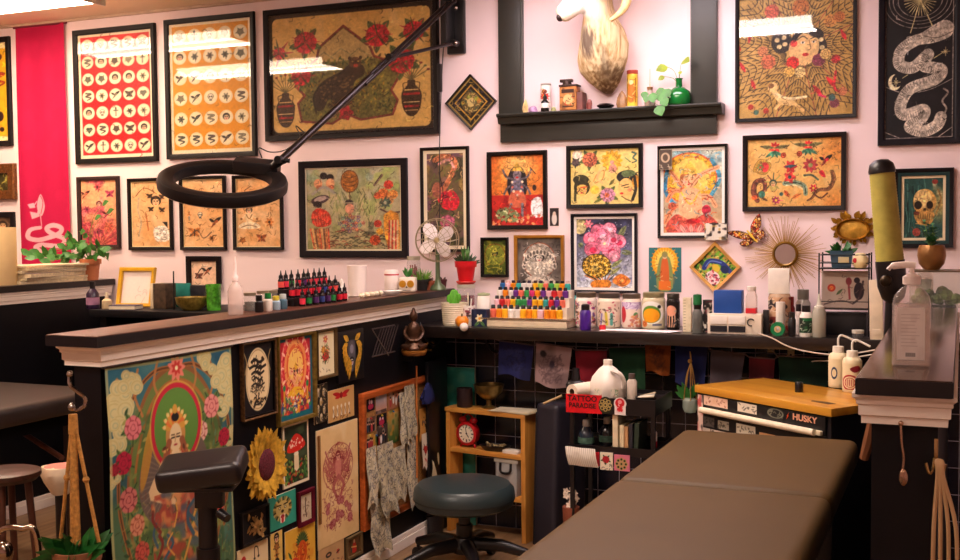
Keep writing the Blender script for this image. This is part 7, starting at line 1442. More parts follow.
p = oncount(841, 4.60); p.z = zr; t = thing('blue_planter', 'slate blue square planter on top of the wire rack', 'planter', p, .1); b = B(); 
b.loft([[(sx_*r*k, sy_*r*k*.7, z*k) for sx_, sy_ in ((-1, -1), (1, -1), (1, 1), (-1, 1))] for r, z in ((9, 0), (11, 17), (10, 17), (9.4, 13))]); b.build('pot', mat('3c5a70', .4, var=.15), t, True); B().lathe([(0, 12.5*k), (9*k, 12.5*k)], 4).build('soil', mat('2c2018', .9), t); B().box(-3*k, -8.1*k, 5*k, 7*k, -7.2*k, 11*k).build('cream_label', mat('d8c898', .6), t, True, .001)
tuft('leafy_plant', 'dark green leafy plant in the slate blue planter', p+Vector((0, 0, 13*k)), k, 34, 14, 6, mat('2c6a2c', .45, var=.35), 12, 4.4, ang=1.3)
p = oncount(860, 4.58); p.z = zr; t = lathing('painted_jar', 'round cream jar with a red flower on top of the wire rack', 'jar', p, [('jar', [(0, 0), (5, 0), (8, 4), (8, 9), (5, 14), (4, 15), (0, 15)], mat('ecd8a0', .35))])
B().sph((-.002-4*k, -6.6*k, 7.6*k), (2.2*k, 1*k, 2.6*k), 10).build('red_flower', M_red, t)
pp = wy(877, 332, 4.47); pp.z = ZC; o = B().box(-6*k, -.012, 0, 6*k, .012, 57*k).box(-4*k, -.0135, 4*k, 4*k, -.011, 10*k).build('power_strip', mat('ead8bc', .45), None, True, .003); o.location = pp; o.rotation_euler = (0, -.03, 0); tag(o, 'tall cream power strip standing upright beside the wire rack', 'power strip')
# outlets and cords on the counter front
for i, (x, y) in enumerate(((771, 349), (791, 355))):
    p = wy(x, y, YW-.012); k = mpp(p); t = thing('wall_outlet', ('cream square outlet on the tiles under the counter', 'cream tall outlet on the tiles under the counter')[i], 'outlet', p); B().box(-3.4*k, -.006, -(3.4+i*2.4)*k, 3.4*k, 0, (3.4+i*2.4)*k).build('cover_plate', mat('d8c090', .5), t, True, .0015); b = B(); b.box(-1*k, -.0075, -.6*k, 1*k, -.0055, 1.2*k); b.build('socket', M_blk, t)
for i, P in enumerate((((757, 333, 4.44), (772, 338, 4.43), (785, 345, 4.43), (800, 350, 4.43), (825, 354, 4.43), (850, 354, 4.42), (890, 347, 4.41)), ((772, 350, YW-.03), (782, 360, 4.66), (798, 365, 4.6), (815, 361, 4.55), (840, 360, 4.44), (890, 351, 4.40)))):
    o = B().tube(sp([tuple(wy(*q_)) for q_ in P], 6), .0028, 6).build('cable', mat('e0d0bc', .5)); tag(o, ('white cable drooping from the counter edge toward the right', 'white cable looping out of the square outlet')[i], 'cable')
o = B().tube(sp([tuple(wy(*q_)) for q_ in ((486, 333, YW-.017), (486, 342, YW-.017), (492, 350, YW-.017), (498, 353, YW-.017))], 6), .006, 8).build('hose', mat('2a2228', .4)); tag(o, 'short dark hose curling on the tiles under the paint tray', 'hose')
# prayer flags strung under the counter
def a_flag(i):
    def art(c):
        c.mottle('000000', 7, .55, .25, i)
        if i == 1: c.squig(90, (3, 5, c.x1-3, c.y1-3), ('5a4448', '6a5458'), 2.4, .4); c.ell(c.x1*.22, c.y1*.25, 1.5, None, '1c1418'); c.ell(c.x1*.5, c.y1*.45, 1.2, 1.6, '3a3040')
        elif i in (0, 4): c.squig(60, (3, 3, c.x1-3, c.y1-3), ('3a3a68', '141430') if i == 0 else ('6a3010', '3a1c0c'), 2.4, .4, .6)
    return art
FL = [('242860', 499, 534, 343, 378, 'navy blue'), ('b09090', 536, 572, 345, 387, 'grey printed'), ('7a0c20', 575, 607, 350, 387, 'dark red'), ('123a20', 609, 645, 347, 391, 'dark green'), ('8a4410', 645, 671, 341, 374, 'orange'), ('141c50', 675, 708, 344, 386, 'deep blue'), ('4a4048', 711, 745, 352, 390, 'grey'), ('5a0c1c', 749, 775, 358, 392, 'crimson'), ('0c2c1c', 778, 830, 357, 392, 'black green')]
PF = []; YFg = 4.56; gs = 'prayer flags strung under the counter'
for i, (cc, xl, xr, yt, yb, nm) in enumerate(FL):
    a, b_ = wy(xl, yt, YFg), wy(xr, yt, YFg); w = b_.x-a.x; h = a.z-wy((xl+xr)/2, yb, YFg).z; t = thing('prayer_flag', f'{nm} cloth prayer flag hanging under the counter', 'flag', Vector(((a.x+b_.x)/2, YFg, (a.z+b_.z)/2)), 0, gs); t.rotation_euler = (0, (.09, .10, -.03, -.05, .02, .05, .08, .03, .02)[i], 0)
    an = t.rotation_euler.y; PF += [tuple(t.location+Vector((s_*w*.49*math.cos(an), 0, -s_*w*.49*math.sin(an)))) for s_ in (-1, 1)]; c = Cv((0, 0, w*100, h*100), cc, 2.2); art = a_flag(i); art(c); ph = i*1.7
    c.sheet('cloth', lambda u, v: ((u-.5)*w*(.9+.1*v), .010*np.sin(u*7+ph)*(1-v), (v-1)*h+.008*np.sin(u*5+ph)*(1-v)), t, printmat(.85))
P = [tuple(wy(488, 336, YFg))]+PF+[tuple(wy(840, 348, YFg))]
o = B().tube(P, .0036, 6).build('flag_string', mat('5a4a50', .8)); tag(o, 'thin sagging string carrying the prayer flags under the counter', 'string')
# ================================================================ FURNITURE ON THE FLOOR
# pine shelf unit
LF, RF = Vector((-2.185, 4.635, 0)), Vector((-1.764, 4.56, 0)); ang = math.atan2(RF.y-LF.y, RF.x-LF.x); SW = (RF-LF).length; SD = .105
M_pine = wood('c88032', 'e8a850', 2.5, .45, 2); M_pineh = wood('c88032', 'e8a850', 2.5, .45, 0)
su = thing('shelf_unit', 'narrow pine shelf unit against the black tiles behind the round stool', 'shelf', LF, ang)
ux = Vector((math.cos(ang), math.sin(ang), 0)); uy = Vector((-math.sin(ang), math.cos(ang), 0))
def unitpt(x, yd, z): return LF+ux*x+uy*yd+Vector((0, 0, z))
def uz(x, y): return wy(x, y, (LF+ux*((x-447)/84*SW)).y).z
Z1, Z2, Z3 = uz(490, 411), uz(490, 452), uz(490, 494)
for x in (0, SW-.022): B().box(x, 0, 0, x+.022, SD, Z1-.02).build('side_panel', M_pine, su, True, .002)
for z in (Z1, Z2, Z3): B().box(-.004 if z == Z1 else .0225, -.004 if z == Z1 else .002, z-.02, SW+.004 if z == Z1 else SW-.0225, SD, z).build('shelf_board', M_pineh, su, True, .002)
def onunit(x, zz, yd=.06):
    q0 = (x-447)/84*SW; return unitpt(q0, yd, zz)
p = onunit(485, Z1, .07); lathing('brass_bowl', 'footed brass bowl on top of the pine shelf', 'bowl', p, [('bowl', [(0, 0), (7, 0), (7.6, 1), (3, 3), (2.6, 8), (8, 11), (14, 17), (15.6, 24), (15, 24), (12, 17), (6, 13), (0, 12)], mat('8a7040', .3, .8, var=.4, scale=30))])
lathing('dark_mug', 'dark brown mug on the left end of the pine shelf top', 'mug', onunit(462, Z1, .045), [('mug', [(0, 0), (7.4, 0), (8, 1), (8, 19), (7.2, 19), (7, 2), (0, 1.5)], mat('2c1c20', .4))])
for i in range(3):
    p = onunit(514, Z1, .05); o = B().box(-.11+.01*i, -.055, 0, .11-.01*i, .06, .0018).build('paper_sheet', mat(('c8b898', 'e8d8b8', 'f0e4cc')[i], .7), None, False); o.location = p+Vector((0, 0, .0005+.0026*i)); o.rotation_euler = (0, 0, ang+.12*i-.05); tag(o, ('bottom sheet of the paper pile on the pine shelf', 'middle sheet of the paper pile on the pine shelf', 'top sheet of the paper pile on the pine shelf')[i], 'paper')
p = onunit(465, Z2, .05); k = mpp(p); t = thing('alarm_clock', 'red twin bell alarm clock on the middle pine shelf', 'clock', p+Vector((0, 0, 14*k)), ang)
B().lathe([(0, -.02), (11*k, -.02), (12*k, -.014), (12*k, .018), (9.4*k, .022), (9.4*k, .014), (0, .014)], 28, M=RX).build('case', mat('b8141c', .3), t)
c = Cv((-9, -9, 9, 9), 'f4e8d0', 5)
for i in range(12): a = i*PI/6; c.line([(6.4*math.sin(a), -6.4*math.cos(a)), (8*math.sin(a), -8*math.cos(a))], .8 if i % 3 else 1.4, INK)
c.line([(0, 0), (-1, -6)], .8, INK); c.line([(0, 0), (2.4, 3.4)], 1, INK); c.ell(0, 0, 1, None, INK)
c.sheet('dial', lambda u, v: ((u-.5)*18*k*.98, -.0165+0*u, (v-.5)*18*k*.98), t, None, lambda X, Y: X*X+Y*Y < 85)
for s_ in (-1, 1): B().sph((s_*6.4*k, 0, 13*k), (4.4*k, .014, 3.4*k), 12).build('bell', mat('b8141c', .3), t); B().cyl((s_*6*k, 0, -9*k), (s_*9*k, -.004, -13.9*k), 1.4*k, 1*k, 8).build('foot', mat('b8141c', .3), t)
B().tube(sp([(-5*k, 0, 16*k), (0, 0, 19.5*k), (5*k, 0, 16*k)], 6), .9*k, 6).build('handle', mat('b8141c', .3), t)
p = onunit(494, Z2, .05); t = lathing('trinket_dish', 'black dish of keys and trinkets on the middle pine shelf', 'dish', p, [('dish', [(0, 0), (12, 0), (17, 5), (16, 5.4), (11, 1.6), (0, 1.4)], M_blk, dict(sy=.6))]); b = B(); rn = random.Random(14); k = mpp(p)
for i in range(22): x, y = rn.uniform(-10, 10)*k, rn.uniform(-5, 5)*k; b.sph((x, y, 4*k+rn.uniform(0, 3)*k), (rn.uniform(1, 2.6)*k, rn.uniform(1, 2)*k, rn.uniform(.6, 1.4)*k), 8)
b.build('trinkets', mat('a8946c', .35, .6, var=.6, scale=90), t)
o = B().box(-.04, -.025, 0, .04, .025, .016).build('white_box', M_white, None, True, .003); o.location = onunit(514, Z2, .035)+Vector((0, 0, .0003)); o.rotation_euler = (0, 0, ang); tag(o, 'flat white box at the right end of the middle pine shelf', 'box')
p = onunit(510, Z3, .05); k = mpp(p); t = thing('plastic_tote', 'clear plastic lidded tote with a black handle on the lowest pine shelf', 'container', p, ang); B().box(-12*k, -.038, 0, 12*k, .038, 33*k).build('bin', glassmat((.85, .85, .84), 1.45, .1, .45), t, True, .004); B().box(-14*k, -.042, 33*k, 14*k, .042, 37*k).build('lid', mat('b8b0a0', .4), t, True, .003); B().tube(sp([(-6*k, -.043, 33*k), (-5*k, -.048, 24*k), (5*k, -.048, 24*k), (6*k, -.043, 33*k)], 4), 1.3*k, 6).build('handle', M_blk, t); B().box(-9*k, -.03, .002, 9*k, .03, 20*k).build('contents', mat('a87858', .7, var=.7, scale=40), t)
# padded slate panel leaning on the tiles
pa, pb_ = wz(536, 541, 0), wz(562, 560, 0); top = wy(546, 402, 4.42).z
t = thing('padded_panel', 'upright slate grey padded cushion panel standing right of the pine shelf', 'cushion', (wy(547, 460, 4.42).x, 4.42, .002), -.28); t.rotation_euler = (-.05, 0, -.28)
B().box(-.058, -.035, 0, .058, .20, top-.01).build('cushion', mat('26222c', .5, var=.1), t, True, .024, 4); B().tube([(-.05, -.036, .05), (-.05, -.036, top-.05)], .003, 6).build('piping', mat('1a181e', .5), t)
o = B().cyl((0, 0, 0), (.075, .02, .035), .005, None, 8).build('wooden_rod', mat('b89a68', .5)); o.location = Vector((wy(542, 410, 4.38).x, 4.40, top-.004)); tag(o, 'short pale wooden rod lying on top of the slate padded panel', 'rod')
p = wz(436, 536, 0); k = mpp(p); lathing('waste_bin', 'small black bin on the floor behind the round stool', 'bin', Vector((p.x, p.y, 0)), [('bin', [(0, 0), (7.4, 0), (8.6, 22), (8, 22), (7, 1.5), (0, 1.2)], M_blk)])
# round stool
sc_ = wz(464, 481.5, .375); k = mpp(sc_); t = thing('round_stool', 'round wheeled stool with slate green padded seat beside the pin board', 'stool', (sc_.x, sc_.y, 0)); R = 51*k
M_seat = mat('2c383a', .35, var=.08, scale=8); B().lathe([(0, .268), (R*.8, .268), (R*.96, .284), (R, .315), (R*.985, .348), (R*.9, .368), (R*.6, .376), (0, .377)], 48).build('seat', M_seat, t); B().lathe([(R*1.002, .307), (R*1.006, .31), (R*1.002, .313), (R*.99, .31), (R*1.002, .307)], 48).build('seat_seam', mat('1c2426', .5), t)
B().cyl((0, 0, .245), (0, 0, .269), .085, None, 20).build('seat_plate', M_blk, t); B().cyl((0, 0, .16), (0, 0, .246), .024, None, 16).cyl((0, 0, .08), (0, 0, .20), .034, None, 16).build('gas_column', M_blk, t)
B().tube([(.02, 0, .25), (-.07, -.05, .245), (-.13, -.09, .24)], .005, 6).build('height_lever', M_blk, t)
B().lathe([(0, .085), (.05, .085), (.06, .11), (.045, .15), (0, .155)], 20).build('hub', M_blk, t)
for i in range(5):
    a = i*2*PI/5+.3; d = Vector((math.cos(a), math.sin(a), 0)); B().tube([Vector((0, 0, .12))+d*.03, Vector((0, 0, .115))+d*.15, Vector((0, 0, .08))+d*.27], [.03, .026, .018], 10).build('base_arm', M_blk, t)
    w_ = B().cyl(d*.27+Vector((0, 0, .028))+d.cross(Vector((0, 0, 1)))*.012, d*.27+Vector((0, 0, .028))-d.cross(Vector((0, 0, 1)))*.012, .0275, None, 18).cyl(d*.27+Vector((0, 0, .03)), d*.27+Vector((0, 0, .075)), .008, None, 8); w_.build('caster', mat('161418', .4), t)
# arm rest on its stand
p = wy(203, 474, 2.45); k = mpp(p); t = thing('arm_rest', 'black padded arm rest on a pole in front of the painted tapestry', 'arm rest', (p.x, p.y, 0), .42); zt = p.z
pd = B().box(-.115, -.075, -.03, .115, .075, .034).build('pad', mat('1c1618', .38, var=.12), t, True, .024, 4); pd.location = (0, 0, zt+.012); pd.rotation_euler = (.20, -.12, 0); B().box(-.09, -.055, zt-.038, .09, .055, zt-.027).build('pad_plate', M_blk, t, True, .003)
B().cyl((.01, 0, .30), (.01, 0, zt-.037), .026, None, 16).cyl((.01, 0, .05), (.01, 0, .55), .032, None, 16).build('pole', M_blk, t); B().box(-.02, -.025, zt-.09, .055, .025, zt-.036).build('tilt_joint', M_blk, t, True, .006); B().cyl((.05, -.03, zt-.10), (.075, -.05, zt-.11), .014, .012, 12).build('clamp_knob', M_blk, t); B().cyl((.01, -.045, .40), (.01, -.02, .40), .016, None, 12).build('height_knob', M_blk, t)
for i in range(3): a = i*2*PI/3+.3; B().tube([(.01, 0, .09), (.01+.12*math.cos(a), .12*math.sin(a), .06), (.01+.24*math.cos(a), .24*math.sin(a), .014)], .013, 8).build('leg', M_blk, t)
# massage table
TX0, TX1, TZ = -.832, -.283, .75; MT = mat('523a12', .55, var=.06, scale=5, spec=.3); t = thing('massage_table', 'brown grey padded massage table in the right foreground', 'massage table', (0, 0, 0))
B().box(TX0, 2.8115, TZ-.085, TX1, 3.575, TZ).build('far_cushion', MT, t, True, .035, 5); B().box(TX0, 1.35, TZ-.085, TX1, 2.809, TZ).build('near_cushion', MT, t, True, .035, 5)
B().box(TX0+.05, 1.45, TZ-.12, TX1-.05, 3.5, TZ-.086).build('frame', mat('1a1410', .5), t, True, .004)
for x in (TX0+.08, TX1-.08):
    for y in (1.55, 3.4): B().box(x-.022, y-.022, 0, x+.022, y+.022, TZ-.12).build('leg', mat('1c1614', .5), t, True, .003)
B().box(TX0+.09, 3.385, .2, TX1-.09, 3.415, .25).build('cross_bar', mat('1c1614', .5), t)
# black trolley
cl, cr = wz(566, 394, .755), wz(655, 398, .755); CX0, CX1, CY = cl.x, cr.x, 4.13; CD = .27; t = thing('black_trolley', 'black metal trolley covered in stickers behind the massage table', 'trolley', (0, 0, 0)); trolley = t
def tz(y, x=585): return wy(x, y, CY).z
ZT = tz(397); ZTb = tz(413); ZM = tz(446); ZL = tz(478)
for nm, z0, z1 in (('top_tray', ZTb, ZT), ('middle_tray', ZM-.03, ZM+.004), ('bottom_tray', .14, .19)):
    b = B().box(CX0, CY, z0, CX1, CY+.006, z1).box(CX0, CY+CD-.006, z0, CX1, CY+CD, z1).box(CX0, CY+.006, z0, CX0+.006, CY+CD-.006, z1).box(CX1-.006, CY+.006, z0, CX1, CY+CD-.006, z1).box(CX0+.006, CY+.006, z1-.022, CX1-.006, CY+CD-.006, z1-.016); b.build(nm, M_blk, t, False)
for x in (CX0+.012, CX1-.012):
    for y in (CY+.018, CY+CD-.018): B().box(x-.008, y-.008, .05, x+.008, y+.008, ZTb+.01).build('post', M_blk, t); B().cyl((x-.008, y, .026), (x+.008, y, .026), .025, None, 14).build('caster', mat('161418', .4), t)
FZ = lambda x, y: wy(x, y, CY-.002)
def sticker(name, par, x0, y0, x1, y1, art, base, hole=None, res=3, off=.0012):
    a, b_ = wy((x0+x1)/2-(x1-x0)/2, (y0+y1)/2, CY), wy(x1, (y0+y1)/2, CY); w = b_.x-a.x; zt = wy((x0+x1)/2, y0, CY).z; zb = wy((x0+x1)/2, y1, CY).z; c = Cv((0, 0, x1-x0, y1-y0), base, res); art(c)
    return c.sheet(name, lambda u, v: (a.x+w*u, CY-off+0*u, zb+(zt-zb)*v), par, printmat(.4), hole)
def text(body, size, loc, rot, m, par, name='lettering', ext=.0004, wx_=1.0, bold=0):
    cu = bpy.data.curves.new(name, 'FONT'); cu.body = body; cu.size = size; cu.extrude = ext; cu.align_x = 'CENTER'; cu.align_y = 'CENTER'; cu.offset = bold; o0 = bpy.data.objects.new(name, cu); COL.objects.link(o0)
    dg = bpy.context.evaluated_depsgraph_get(); me = bpy.data.meshes.new_from_object(o0.evaluated_get(dg)); bpy.data.objects.remove(o0); me.materials.clear(); me.materials.append(m)
    o = link(bpy.data.objects.new(name, me), par); o.location = loc; o.rotation_euler = rot; o.scale = (wx_, 1, 1); return o
def a_red(c): c.mottle('b8141c', 6, .5, .3, 1)
st = sticker('red_sticker', trolley, 566, 394.5, 602, 413, a_red, 'e01824'); q_ = FZ(582.3, 400); k = mpp(q_)
text('TATTOO', 7.6*k, (q_.x, CY-.0024, FZ(584, 398.8).z), (PI/2, 0, 0), M_blk, trolley, 'lettering', .0004, .98, .0005); text('PARADISE', 7.0*k, (q_.x, CY-.0024, FZ(584, 405.8).z), (PI/2, 0, 0), M_blk, trolley, 'lettering', .0004, .92, .0005)
def a_flow(c):
    for i in range(8): a = i*PI/4; c.ell(7.5+4.6*math.cos(a), 9+4.6*math.sin(a), 2, 2, 'b8a060'); c.ell(7.5+4.6*math.cos(a), 9+4.6*math.sin(a), 1.1, 1.1, '1c1a14')
    c.ell(7.5, 9, 2.4, 2.4, 'b8a060'); c.ell(7.5, 9, 1, 1, '1c1a14')
sticker('flower_sticker', trolley, 598, 396, 613, 414, a_flow, '2a2818', lambda X, Y: (X-7.5)**2/50+(Y-9)**2/72 < 1, 3, .0018)
def a_rw(c): c.ell(7, 6, 4.6, 4.6, 'd01c28'); c.rect(4, 9, 10, 15, 'd01c28'); c.ell(7, 5, 2, 2, 'f0c0c0', .8); c.squig(8, (3, 8, 11, 16), ('f0e0dc',), 3, .7)
sticker('figure_sticker', trolley, 613, 397, 627.5, 415, a_rw, 'f0e4e0', lambda X, Y: ((X-7)**2/40+(Y-6.5)**2/40 < 1) | ((Y > 8) & (abs(X-7) < 5.5)), 3, .0018)
TS = ZT-.0158                      # top tray surface
def ontro(x, yd, z=None): p = wy(x, 395, CY+yd); p.z = TS if z is None else z; return p
p = ontro(608, .11); k = mpp(p)*.88; t = thing('milk_jug', 'white gallon plastic jug standing on the black trolley', 'jug', p, .2)
B().lathe([(0, 0), (18*k, 0), (19.6*k, 2*k), (19.6*k, 16*k), (17*k, 24*k), (10*k, 33*k), (5*k, 37*k), (4.6*k, 40*k), (0, 40*k)], 32, wob=lambda a, z: 1+.05*math.cos(4*a)).build('jug_body', mat('e8dcd0', .4, var=.03), t); B().cyl((0, 0, 39.5*k), (0, 0, 43.5*k), 5.2*k, 5*k, 18).build('cap', mat('f0e4d8', .4), t)
B().tube(sp([(5*k, -12*k, 33*k), (15*k, -15*k, 29*k), (19*k, -12*k, 20*k), (18*k, -9*k, 13*k)], 5), 2.6*k, 8).build('handle', mat('e8dcd0', .4, var=.03), t); c = Cv((0, 0, 30, 9), 'e8dcc8', 3); c.squig(16, (1, 1, 29, 8), ('5a9a68', 'c86868', '8ab090'), 5, .8, .6); c.sheet('label', lambda u, v: (20*k*np.sin((u-.5)*1.5), -20*k*np.cos((u-.5)*1.5)*(1+.0*u), (4+9*v)*k), t)
lathing('lotion_bottle', 'small white bottle with grey cap beside the milk jug', 'bottle', ontro(632, .1), [('bottle', [(0, 0), (4.6, 0), (5, 1), (5, 18), (3, 21)], mat('d8c8b8', .4)), ('cap', [(3, 20.6), (3.4, 21), (3.2, 26), (0, 26)], mat('5a4c48', .4))])
p = ontro(570, .02); k = mpp(p); A = Vector((p.x+2*k, CY+.02, TS+7.6*k)); E_ = A+Vector((.05, .12, -.0)); t = thing('paper_towel_roll', 'white paper towel roll lying on the black trolley', 'paper roll', A); d = (E_-A); Q = d.to_track_quat('Z', 'Y').to_matrix().to_4x4(); Lr = d.length
B().lathe([(3.2*k, 0), (7.4*k, 0), (7.4*k, Lr), (3.2*k, Lr), (3.2*k, 0)], 28, M=Q).build('roll', mat('e8d8c4', .8, var=.04), t); B().lathe([(2.8*k, .001), (3.3*k, .001), (3.3*k, Lr), (2.8*k, Lr), (2.8*k, .001)], 20, M=Q).build('cardboard_core', mat('6a4c34', .8), t)
o = B().sph((0, 0, .028), (.045, .03, .028), 14).cyl((0, 0, .05), (0, 0, .1), .02, .014, 12).build('black_bottle', M_blk); o.location = ontro(576, .2); tag(o, 'round black bottle at the back left of the black trolley', 'bottle')
p = ontro(646, .08); t = lathing('tool_tray', 'black tray with pale tools at the right end of the black trolley', 'tray', p, [('tray', [(0, 0), (10, 0), (11, 4), (10, 4), (9.4, 1), (0, .8)], M_blk, dict(sy=.7))]); k = mpp(p)
for i in range(4): B().cyl((-7*k, (i-1.5)*3*k, 4*k), (9*k, (i-1.5)*2.6*k, (5.5+i)*k), .9*k, None, 6).build('tool', mat(('d8c8a8', 'e8e0c8', '8a8880', 'c8b088')[i], .4), t)
MS = ZM+.004-.0158
for i, (x, h_, col, lb) in enumerate(((586, 26, '202c3c', 'dark blue spray bottle on the middle tray of the trolley'), (607, 28, '181820', 'black spray bottle on the middle tray behind the books'))):
    lathing('spray_bottle', lb, 'bottle', ontro(x, .07+.05*i, MS), [('bottle', [(0, 0), (8, 0), (8.4, 1), (8.2, h_*.5), (3.4, h_*.75)], mat(col, .15, coat=.4)), ('collar', [(3, h_*.74), (3.6, h_*.75), (3.4, h_), (0, h_)], mat('b8b0a8', .4)), ('label', [(8.46, h_*.12), (8.5, h_*.13), (8.4, h_*.34), (8.36, h_*.35)], mat('4a6858', .5, var=.5, scale=60))])
for i, (x, w_, h_, col, lb) in enumerate(((615, 5.4, 37, 'e8d8b8', 'tall cream book'), (621.5, 4, 26, 'ead8b0', 'short pale book'), (626, 3.6, 25, 'c89868', 'tan book'), (630.5, 3.4, 28, '2c2a34', 'dark slate book'), (635.5, 4.4, 29, '2a3a2c', 'dark green book'))):
    p = ontro(x, .012, MS); k = mpp(p); t = thing('book', f'{lb} standing on the middle tray of the black trolley', 'book', p, 0, 'books on the trolley'); w_ *= k; h2 = h_*k
    B().box(-w_/2, 0, 0, -w_/2+.002, .13, h2).box(w_/2-.002, 0, 0, w_/2, .13, h2).box(-w_/2, 0, 0, w_/2, .003, h2).build('cover', mat(col, .5, var=.15), t, True, .0006); B().box(-w_/2+.0022, .0035, .002, w_/2-.0022, .127, h2-.003).build('pages', mat('e8dcc0', .8), t)
    if i == 4: t.rotation_euler = (0, .05, 0)
t = thing('hanging_towel', 'white ribbed towel folded over the middle tray edge', 'towel', wy(581, 456, CY-.018)); c = Cv((0, 0, 31, 18), 'f0e8dc', 2); [c.line([(x, 0), (x, 18)], .7, 'c8bcae') for x in range(1, 31, 2)]; k = mpp(t.location)
c.sheet('cloth', lambda u, v: ((u-.5)*31*k+.012*(1-v), -.004-.012*np.sin(v*2.6)+.003*np.sin(u*9), (v-.5)*19*k-.004*u), t, printmat(.8))
def a_card3(c): c.rose(6, 7, 3.4, 'c82028', '5a1018', '3a6a38'); c.squig(6, (1, 11, 12, 17), ('4a3a30',), 4, .6)
for i, (x0, x1, y0, y1, cc, ar, lb) in enumerate(((591, 599.5, 452, 466, 'b81828', a_red, 'red folded card tucked beside the white towel'), (600, 613, 452.5, 470, 'f0e4cc', a_card3, 'cream card with a red rose clipped to the trolley'), (614, 630, 455, 471, 'd87890', a_flow, 'pink floral card clipped to the trolley'))):
    p = wy((x0+x1)/2, (y0+y1)/2, CY-.006-.002*i); k = mpp(p); t = thing('clipped_card', lb, 'card', p); B().box(-(x1-x0)*k/2, -.001, -(y1-y0)*k/2, (x1-x0)*k/2, .004, (y1-y0)*k/2).build('card_stock', mat(cc, .6), t); c = Cv((0, 0, x1-x0, y1-y0), cc, 3); ar(c); c.sheet('print', flat((x1-x0)*k, (y1-y0)*k, -.0016), t)
p = wy(654, 441, CY+.06); p.z = MS; lathing('spray_can', 'slim red and white can at the right of the middle trolley tray', 'can', p, [('can', [(0, 0), (3, 0), (3.2, .6), (3.2, 10)], M_red), ('upper_can', [(3.2, 10), (3.2, 18), (2.4, 20), (0, 20)], M_white)])
p = wy(571, 512, CY+.04); p.z = .175; t = thing('paper_flowers', 'white and rust paper flowers on the bottom tray of the trolley', 'flowers', p); k = mpp(p); zz = wy(571, 500, CY+.04).z-.175
B().cyl((0, 0, 0), (0, 0, .12), .03, .034, 16).build('cup', mat('8a4a34', .6), t); rn = random.Random(6); b = B(); bs = B()
for i in range(12):
    e = Vector((rn.uniform(-7, 8)*k, rn.uniform(-.02, .02), zz+rn.uniform(-8, 12)*k)); bs.tube([(0, 0, .1), e*.6+Vector((0, 0, .03)), e], .0015, 5)
    for q in range(5): a = q*1.257; leafmesh(b, e, (math.cos(a), -.5, math.sin(a)), .016, .012, (0, -1, 0))
bs.build('stems', mat('4a3a2c', .7), t); b.build('blossoms', mat('f0e0d0', .7), t)
# tool chest with wooden top
ZH = .80; c0, c1, c2 = wz(699, 385, ZH), wz(831, 408, ZH), wz(757, 377, ZH); ta = math.atan2(c1.y-c0.y, c1.x-c0.x); TW = (c1-c0).length; TD = min(.35, (c2-c0).length+.05); t = thing('tool_chest', 'black tool chest with stickers and a honey wood top behind the table', 'tool chest', (c0.x, c0.y, 0), ta); chest = t
B().box(-.012, -.012, ZH-.028, TW+.012, TD, ZH).build('wooden_top', wood('c07c20', 'e0a238', 1.6, .3, 0, .4), t, True, .003)
B().box(.004, .006, .10, TW-.004, TD-.01, ZH-.029).build('cabinet', mat('14121a', .35), t, True, .004)
DZ = [(ZH-.095, ZH-.034), (ZH-.20, ZH-.10), (ZH-.34, ZH-.205), (.12, ZH-.345)]
for i, (z0, z1) in enumerate(DZ):
    d_ = B().box(.02, -.004, z0, TW-.02, .006, z1).build('drawer', mat('100f14', .4), t, True, .002)
    B().box(.03, -.018, z0-.002, TW-.03, -.003, z0+.014).build('drawer_pull', mat('9a938a', .3, .8) if i else mat('e8d8b8', .4), d_, True, .004)
B().cyl((.035, -.024, ZH-.088), (TW-.05, -.024, ZH-.088), .0115, None, 14).build('push_bar', mat('ecdcc0', .35), t)
for x in (.05, TW-.05):
    for y in (.05, TD-.05): B().cyl((x-.012, y, .05), (x+.012, y, .05), .05, None, 18).build('caster', M_blk, t)
def cst(name, x0, x1, z0, z1, base, art=None, y=-.0052, side=False):
    W_, H_ = (x1-x0)*TW, z1-z0; c = Cv((0, 0, W_*100, H_*100), base, 5); c.rng.seed(int(x0*100))
    if art: art(c)
    o = c.sheet(name, (lambda u, v: (x0*TW+W_*u, y+0*u, ZH+z0+H_*v)), chest, printmat(.45)); return o
def a_txt(c, col='1c1814'):
    for j in range(2): y = c.y1*(.32+.36*j); x = c.x1*.08
    c.squig(10, (c.x1*.1, c.y1*.2, c.x1*.9, c.y1*.8), (col,), 1.2, .3, .7)
def a_bn(c): c.mottle('d8a888', 2, .5, .5, 1); a_txt(c, '8a3828')
cst('sticker', .05, .25, -.070, -.034, 'ecc8b0', a_bn); cst('sticker', .33, .48, -.070, -.036, 'e8dcc8', a_txt); cst('sticker', .56, .68, -.070, -.035, '1c1c1c', lambda c: (c.ell(c.x1/2, c.y1/2, c.x1*.46, c.y1*.44, '8a8a78', 1, 0, .3), c.squig(10, (1, 1, c.x1-1, c.y1-1), ('8a8a78',), 1.5, .3)))
cst('sticker', .05, .14, -.15, -.115, '5a5450', a_txt); cst('sticker', .17, .26, -.15, -.118, 'a8a090', a_txt); cst('sticker', .32, .47, -.152, -.115, 'e0d8c4', a_txt); cst('sticker', .50, .62, -.19, -.13, 'd8a878', a_bn); cst('sticker', .03, .3, -.19, -.158, 'c8b8a8', a_txt); cst('sticker', .31, .48, -.188, -.158, '3a3430', lambda c: a_txt(c, 'e8dcc8')); cst('sticker', .64, .95, -.175, -.15, '201e22', lambda c: a_txt(c, 'c8c0b0'))
hm = mat('e8a888', .4); text('HUSKY', .030, (TW*.83, -.006, ZH-.052), (PI/2, 0, 0), hm, chest, 'lettering', .0005, 1.15, .0008); B().prism([(0, 0), (.012, .014), (.007, .014), (.014, .026), (.002, .011), (.007, .011)], -.0065, -.005).build('spark_emblem', mat('e85820', .4), chest).location = (TW*.70, 0, ZH-.065)
